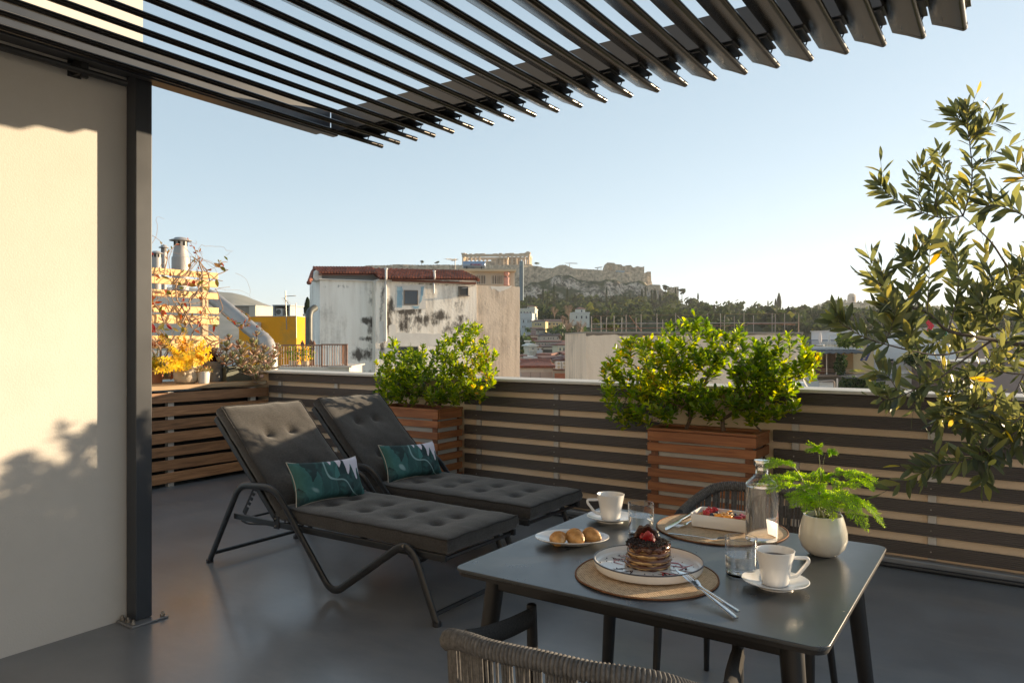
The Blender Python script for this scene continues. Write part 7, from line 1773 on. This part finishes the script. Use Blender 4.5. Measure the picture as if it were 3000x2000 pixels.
# smaller temple in front
f = Fac(1455, 650, R(-4)); o = f.w(4, 4, f.z(1470,778)-3); t = thing('small_temple', o, 'small porch-fronted temple in front of the large temple', 'temple'); zb, zt = f.z(1470,778), f.z(1470,758)
x0, x1 = f.x(1454), f.x(1487); b = MB(o); f.bx(b, x0, x1, 2.2, 10, zb-5, zt); b.build('wall', m_anc, t, smooth=False)
b = MB(o); f.bx(b, x0-.4, x1+.4, -.4, 10.3, zt, f.z(1470,753)); b.build('entablature', m_marb, t, smooth=False)
for i in range(4): b = MB(o); b.lathe([(.5,0),(.45,(zt-zb)),(0,(zt-zb))], f.w(x0+.6+(x1-x0-1.2)*i/3, .3, zb), 8); b.build('column', m_marb, t)
b = MB(o); f.bx(b, f.x(1405), x0, 1, 6, zb-4, f.z(1430,765)); b.build('side_wall', m_anc, t, smooth=False)
# gate buildings at the west end
def ruin(px0, pts, yb, d, dep, label, name='ruined_gate', holes=(), yaw=0, cat='ruin'):
    f = Fac(px0, d, R(yaw)); o = f.p(pts[0][0], yb, 0); b = MB(o); P_ = [f.p(pts[0][0], yb)] + [f.p(x, y) for x, y in pts] + [f.p(pts[-1][0], yb)]; n_ = len(P_)
    b.add(P_ + [q+f.ay*dep for q in P_], [tuple(range(n_)), tuple(reversed(range(n_, 2*n_)))] + [(i,(i+1)%n_,n_+(i+1)%n_,n_+i) for i in range(n_)]); ob = b.build(name, m_anc, smooth=False); tag(ob, label, cat)
    for (a0, a1, b0, b1) in holes:
        b = MB(o); f.fb(b, a0, a1, b0, b1, -.3, .3); b.build('opening', mat('lit_stone', (.52,.36,.24), rough=.9), ob, smooth=False)
    return ob
ruin(1773, [(1773,786),(1777,773),(1779,769),(1800,770),(1802,773),(1806,774),(1820,774.5),(1824,779),(1832,779),(1834,777),(1849,776.5),(1851,780),(1856,784),(1862,781.5),(1868,779.5),(1874,781.5),(1884,782),(1887,779.5),(1887.5,783)], 806, 600, 18, 'ruined gate buildings with stepped walls at the west end of the cliff top', holes=((1786,1793,780,791),))
ruin(1888, [(1888,800),(1896,799),(1896.5,795.5),(1907,795.5),(1908,822),(1909.5,832)], 835, 592, 12, 'square stone bastion standing below the ruined gate', 'stone_bastion')
ruin(1900, [(1900,836),(1904,833.5),(1932,834),(1935,836),(1936,850),(1938,868)], 872, 560, 10, 'stone wall spur stepping down right of the bastion', 'stone_spur')
ruin(1935, [(1935,848),(1941,849),(1942,853),(1950,853),(1955,856),(1958,856)], 868, 556, 6, 'low sunlit wall pillars between the spur and the square ruin', 'low_ruin')
ruin(1957, [(1957,846),(1960,841),(1968,840),(1969,842),(1977,840),(1988,839.5),(1988.5,850)], 872, 552, 10, 'square roofless ruin beside the rounded pine', 'square_ruin', yaw=-8)
f = Fac(1660, 595, 0); o = f.p(1675,790,3); t = thing('crane', o, 'thin crane-like boom on the cliff top between temple and gate', 'crane'); b = MB(o); b.tube([f.p(1669,790,3), f.p(1669,771,3)], .25, 5); b.tube([f.p(1656,771,3), f.p(1692,772,3)], .22, 5); b.tube([f.p(1665,768.5,3), f.p(1690,771,3)], .1, 4); b.build('boom', m_pale_iron, t)
f = Fac(1740, 592, 0); o = f.p(1750,792,1); t = thing('site_canopy', o, 'light steel canopy frame on the cliff top left of the gate', 'canopy'); b = MB(o)
for px in (1750,1752,1761): b.tube([f.p(px,794,1), f.p(px,783,1)], .18, 4)
b.beam(f.p(1743,784.5,1), f.p(1764,782.5,1), 3, .5); b.build('frame', m_acw, t)
f = Fac(1806, 588, 0); o = f.p(1815,800,0); b = MB(o); f.fb(b, 1806, 1830, 793, 800, 0, 4); ob = b.build('site_hut', cmat('grey_blue_hut', (.30,.36,.42)), smooth=False); tag(ob, 'grey-blue site hut below the ruined gate', 'hut'); b = MB(o); f.fb(b, 1805, 1831, 791.8, 793, -.3, 4.3); b.build('roof', m_acw, ob, smooth=False)
f = Fac(1523, 300, 0); b = MB(f.p(1528,900,0)); b.tube([f.p(1528,880,0), f.p(1528,765,0)], .9, 6); ob = b.build('lift_mast', cmat('mast_grey', (.20,.24,.26))); tag(ob, 'tall grey lattice hoist mast rising in front of the cliff', 'mast'); b = MB(f.p(1528,900,0)); f.fb(b, 1523.5, 1530, 768, 779, -1, 1.5); b.build('hoist_cabin', cmat('cabin_grey', (.26,.32,.34)), ob, smooth=False)
# ================================================================ WOOD, CYPRESSES, BARE TREES
m_for = leafmat('wood_foliage', [(.012,.024,.009),(.026,.042,.014),(.05,.07,.02),(.11,.12,.03),(.22,.20,.05)], tr=.25, rough=.7, spec=.1, pos=[0,.35,.65,.88,1])
rn = random.Random(99); b = MB(Pd(2000,1000,450))
def crown(b, c, rx, rz, n, s, base):
    for k in range(n):
        v_ = rv3(rn)*rn.uniform(.55,1.0); v_.z = abs(v_.z)*1.0 if rn.random() < .75 else v_.z
        q = c + V((v_.x*rx, v_.y*rx, v_.z*rz)); nn_ = (v_ + rv3(rn,.7)).normalized(); a = nn_.orthogonal().normalized()*s*rn.uniform(.5,1.2); e = nn_.cross(a)*rn.uniform(.6,1)
        b.add([q-a-e, q+a-e*.6, q+a*.8+e, q-a*.7+e*.8], [(0,1,2,3)], min(1, max(0, base+rn.gauss(0,.12))))
cnt = 0
for k in range(2300):
    px = rn.uniform(1420, 3200); d = rn.choice((rn.uniform(285,545), rn.uniform(340,545))) if px < 1990 else rn.uniform(250,780)
    if px < 1760 and d < 300+ (px-1520)*.05: continue
    z = hz_(px, d); c = Pd(px, 1000, d); c.z = z+1.5
    if noise.noise(V((px*.02, d*.02, 5))) < -.12: continue
    r = rn.choice((rn.uniform(1.6,2.6), rn.uniform(2.4,4.8), rn.uniform(3,5.2))); base = .36 + .5*noise.noise(V((px*.03, d*.03, 7))) + rn.gauss(0,.10); crown(b, c, r, r*rn.uniform(.9,1.5), 34, r*.30, base); cnt += 1
for k in range(900):
    px = rn.uniform(2080, 3400); d = rn.uniform(800,1150)
    if 1035 < d < 1120 and rn.random() < .85: continue
    T_ = lerp_tab(PH, px); z = -12+(T_+12)*max(0, lerp_tab(SS, d)); c = Pd(px,1000,d); c.z = z+1; r = rn.uniform(3,6); crown(b, c, r, r*.8, 20, r*.4, .40+.3*noise.noise(V((px*.02, d*.01, 2))))
tag(b.build('wooded_slope', m_for, smooth=False), 'dark green wood covering the slopes below the cliff', 'wood', kind='stuff')
def tree(px, ybot, ytop, w_, d, label, kind, grp):
    k_ = d/F; z0, z1 = CZ+(1000-ybot)*k_, CZ+(1000-ytop)*k_; o = Pd(px,1000,d); o.z = z0; H_ = z1-z0; R_ = w_*k_/2
    t = thing({'cyp':'cypress','pine':'pine_tree','bare':'bare_tree','palm':'palm_tree','broad':'broadleaf_tree'}[kind], o, label, 'tree', grp); b = MB(o); b.tube([o-Zv*2, o+Zv*H_*(.95 if kind == 'cyp' else .6)], [R_*.12, R_*.05] if kind != 'bare' else [R_*.06, R_*.03], 6); b.build('trunk', m_bark, t); b = MB(o)
    if kind == 'cyp':
        for j in range(420):
            f_ = rn.random(); r_ = R_*(sin(PI*min(1, f_*.92+.08))**.55)*(1-.35*f_); a = rn.uniform(0,6.28); q = o + V((cos(a)*r_, sin(a)*r_, H_*f_)); s_ = R_*.34; n1 = V((cos(a),sin(a),.5)).normalized(); e1 = Zv*s_*1.6 + rv3(rn,s_*.4); e2 = n1.cross(Zv).normalized()*s_*.6
            b.add([q-e2, q+e2, q+e2*.5+e1, q-e2*.5+e1], [(0,1,2,3)], min(1, max(0, .18+rn.gauss(0,.12))))
        b.build('crown', m_for, t, smooth=False)
    elif kind in ('pine', 'broad'):
        for j in range(9): crown(b, o + V((rn.uniform(-.6,.6)*R_, rn.uniform(-.6,.6)*R_, H_*rn.uniform(.55,.9))), R_*.5, R_*.35, 50, R_*.13, .30 if kind == 'pine' else .7)
        b.build('crown', m_for, t, smooth=False)
    elif kind == 'palm':
        for j in range(34):
            a = rn.uniform(0,6.28); up = rn.uniform(-.5,1); dv = V((cos(a),sin(a),up)).normalized(); c = o+Zv*H_*.72; leaf(b, c, dv, Zv, R_*1.5, R_*.35, 'la', curl=.5)
        b.build('crown', m_mdleaf, t, ang=180)
    else:
        m_bt = D.materials.get('bare_twigs') or mat('bare_twigs', (.30,.21,.15), (.19,.13,.10), rough=.9, scale=1)
        def br(p, dv, L_, r, lv):
            q = p + dv*L_; b.tube([p, q], [r, r*.6], 3, caps=False)
            if lv == 0: return
            for _ in range(3 if lv > 1 else 4): br(q if rn.random() < .6 else p+dv*L_*.6, (dv + rv3(rn,.62) + Zv*.12).normalized(), L_*.66, r*.6, lv-1)
        for j in range(6): br(o+Zv*H_*rn.uniform(.05,.3), (V((rn.uniform(-.5,.5)*R_/H_*2.2, rn.uniform(-.5,.5)*R_/H_*2.2, 1))).normalized(), H_*.26, max(.10, R_*.022), 5)
        b.build('crown', m_bt, t, smooth=False)
    return t
CY = [(1591,885,842,8,430),(1623,882,828,9,440),(1662,884,842,8,445),(1604,915,855,7,380),(1684,910,860,6,400),(1777,893,842,8,470),(1881,885,848,10,500),(1891,890,840,8,505),(1909,892,850,8,500),(1919,890,849,13,505),(1934,892,860,9,500),(1979,892,844,9,515),(1747,930,890,5,400),(1760,940,893,6,395),(1733,942,880,8,390),(2272,908,876,8,560),(2282,908,862,16,560),(2045,878,859,6,520),(2250,900,880,5,560),(1542,900,862,6,410),(1846,905,862,8,470),(1872,890,860,7,490)]
for i, (px, yb, yt, w_, d) in enumerate(CY): tree(px, yb, yt, w_, d, 'dark slender cypress standing out of the wood below the cliff', 'cyp', 'cypresses on the wooded slope')
tree(1951, 868, 834, 23, 545, 'rounded umbrella pine between the low ruins on the ridge', 'pine', 'pines on the ridge')
tree(1998, 880, 844, 26, 540, 'full round pine right of the square ruin on the ridge', 'pine', 'pines on the ridge')
tree(1235, 778, 763, 13, 600, 'small round pine on the cliff top above the red tiled roof, left one', 'pine', 'pines on the ridge')
tree(1281, 777, 766, 14, 600, 'low spreading pine on the cliff top above the red tiled roof, right one', 'pine', 'pines on the ridge')
tree(1573, 778, 770, 14, 585, 'small bright bush-like tree at the right foot of the large temple', 'broad', None)
tree(901, 930, 877, 24, 120, 'dark cypress behind the white roofs left of the stained building', 'cyp', None)
for (px, yb, yt, w_, d, lb) in ((1625,935,893,32,280,'left bare pinkish-brown tree below the wood'),(1667,938,888,34,285,'tallest bare pinkish-brown tree beside the white villa'),(1660,1000,922,46,215,'bare tree in the hollow, left of the group below the villa'),(1700,1000,930,46,210,'bare tree in the hollow below the white villa, next to the tan building'),(1648,950,920,20,255,'small bare tree beside the ochre wing'),(1620,975,950,50,230,'low bare tree in front of the ochre wing'),(1640,1000,978,14,190,'orange-brown bare tree left of the long cream house'),(1778,935,905,26,330,'grey bare tree in the wood above the pipe railing')):
    tree(px, yb, yt, w_, d, lb, 'bare', 'bare trees around the hollow')
tree(1547, 985, 955, 18, 215, 'palm tree in the hollow beside the tan tower', 'palm', None)
tree(1561, 1012, 998, 14, 160, 'small bright palm above the columned house', 'palm', None)
tree(1531, 1045, 1022, 14, 120, 'bright green tree at the edge of the tan tower', 'broad', None)
tree(1745, 975, 930, 26, 120, 'yellow-green tree behind the left end of the pipe railing', 'broad', None)
tree(1790, 975, 952, 60, 115, 'spreading yellow-green tree behind the pipe railing', 'broad', None)
rn = random.Random(123)
f = Fac(1700, 200, 0)
shrubmass('garden_growth', 'dark garden greenery filling the gaps between the houses in the hollow', Fac(1640,225,0), 1600, 1730, 958, 1004, 6, 1500, 1.3, m_dkleaf, 'greenery', 18, 'stuff')
shrubmass('dark_garden_trees', 'dark trees at the foot of the tan tower beside the columned house', Fac(1540,175,0), 1522, 1550, 985, 1052, 3, 1300, 1.0, m_dkleaf, 'greenery', 3, 'stuff')
# ================================================================ HAZE
m, nt_, out_ = newmat('haze_air'); pv = nt_.nodes.new('ShaderNodeVolumePrincipled'); pv.inputs['Density'].default_value = .00013; pv.inputs['Color'].default_value = (.92,.95,1,1); pv.inputs['Anisotropy'].default_value = .3
nt_.links.new(pv.outputs[0], out_.inputs['Volume'])
b = MB(); b.box(-3900, 3900, -3900, 3900, -20, 205); hz = b.build('haze', m, smooth=False); tag(hz, 'thin bluish haze in the air over the whole city', 'haze', kind='stuff'); pass
cy.volume_bounces = 0
# sunlight focused by the glasses and the bottle onto the table
ld.cycles.is_caustics_light = True
for o_ in D.objects:
    n_ = o_.name.split('.')[0]
    if n_ in ('water_glass', 'glass_bottle'): o_.cycles.is_caustics_caster = True
    if n_ in ('water',) and o_.parent: o_.cycles.is_caustics_caster = True
    if n_ in ('tabletop', 'placemat', 'saucer'): o_.cycles.is_caustics_receiver = True
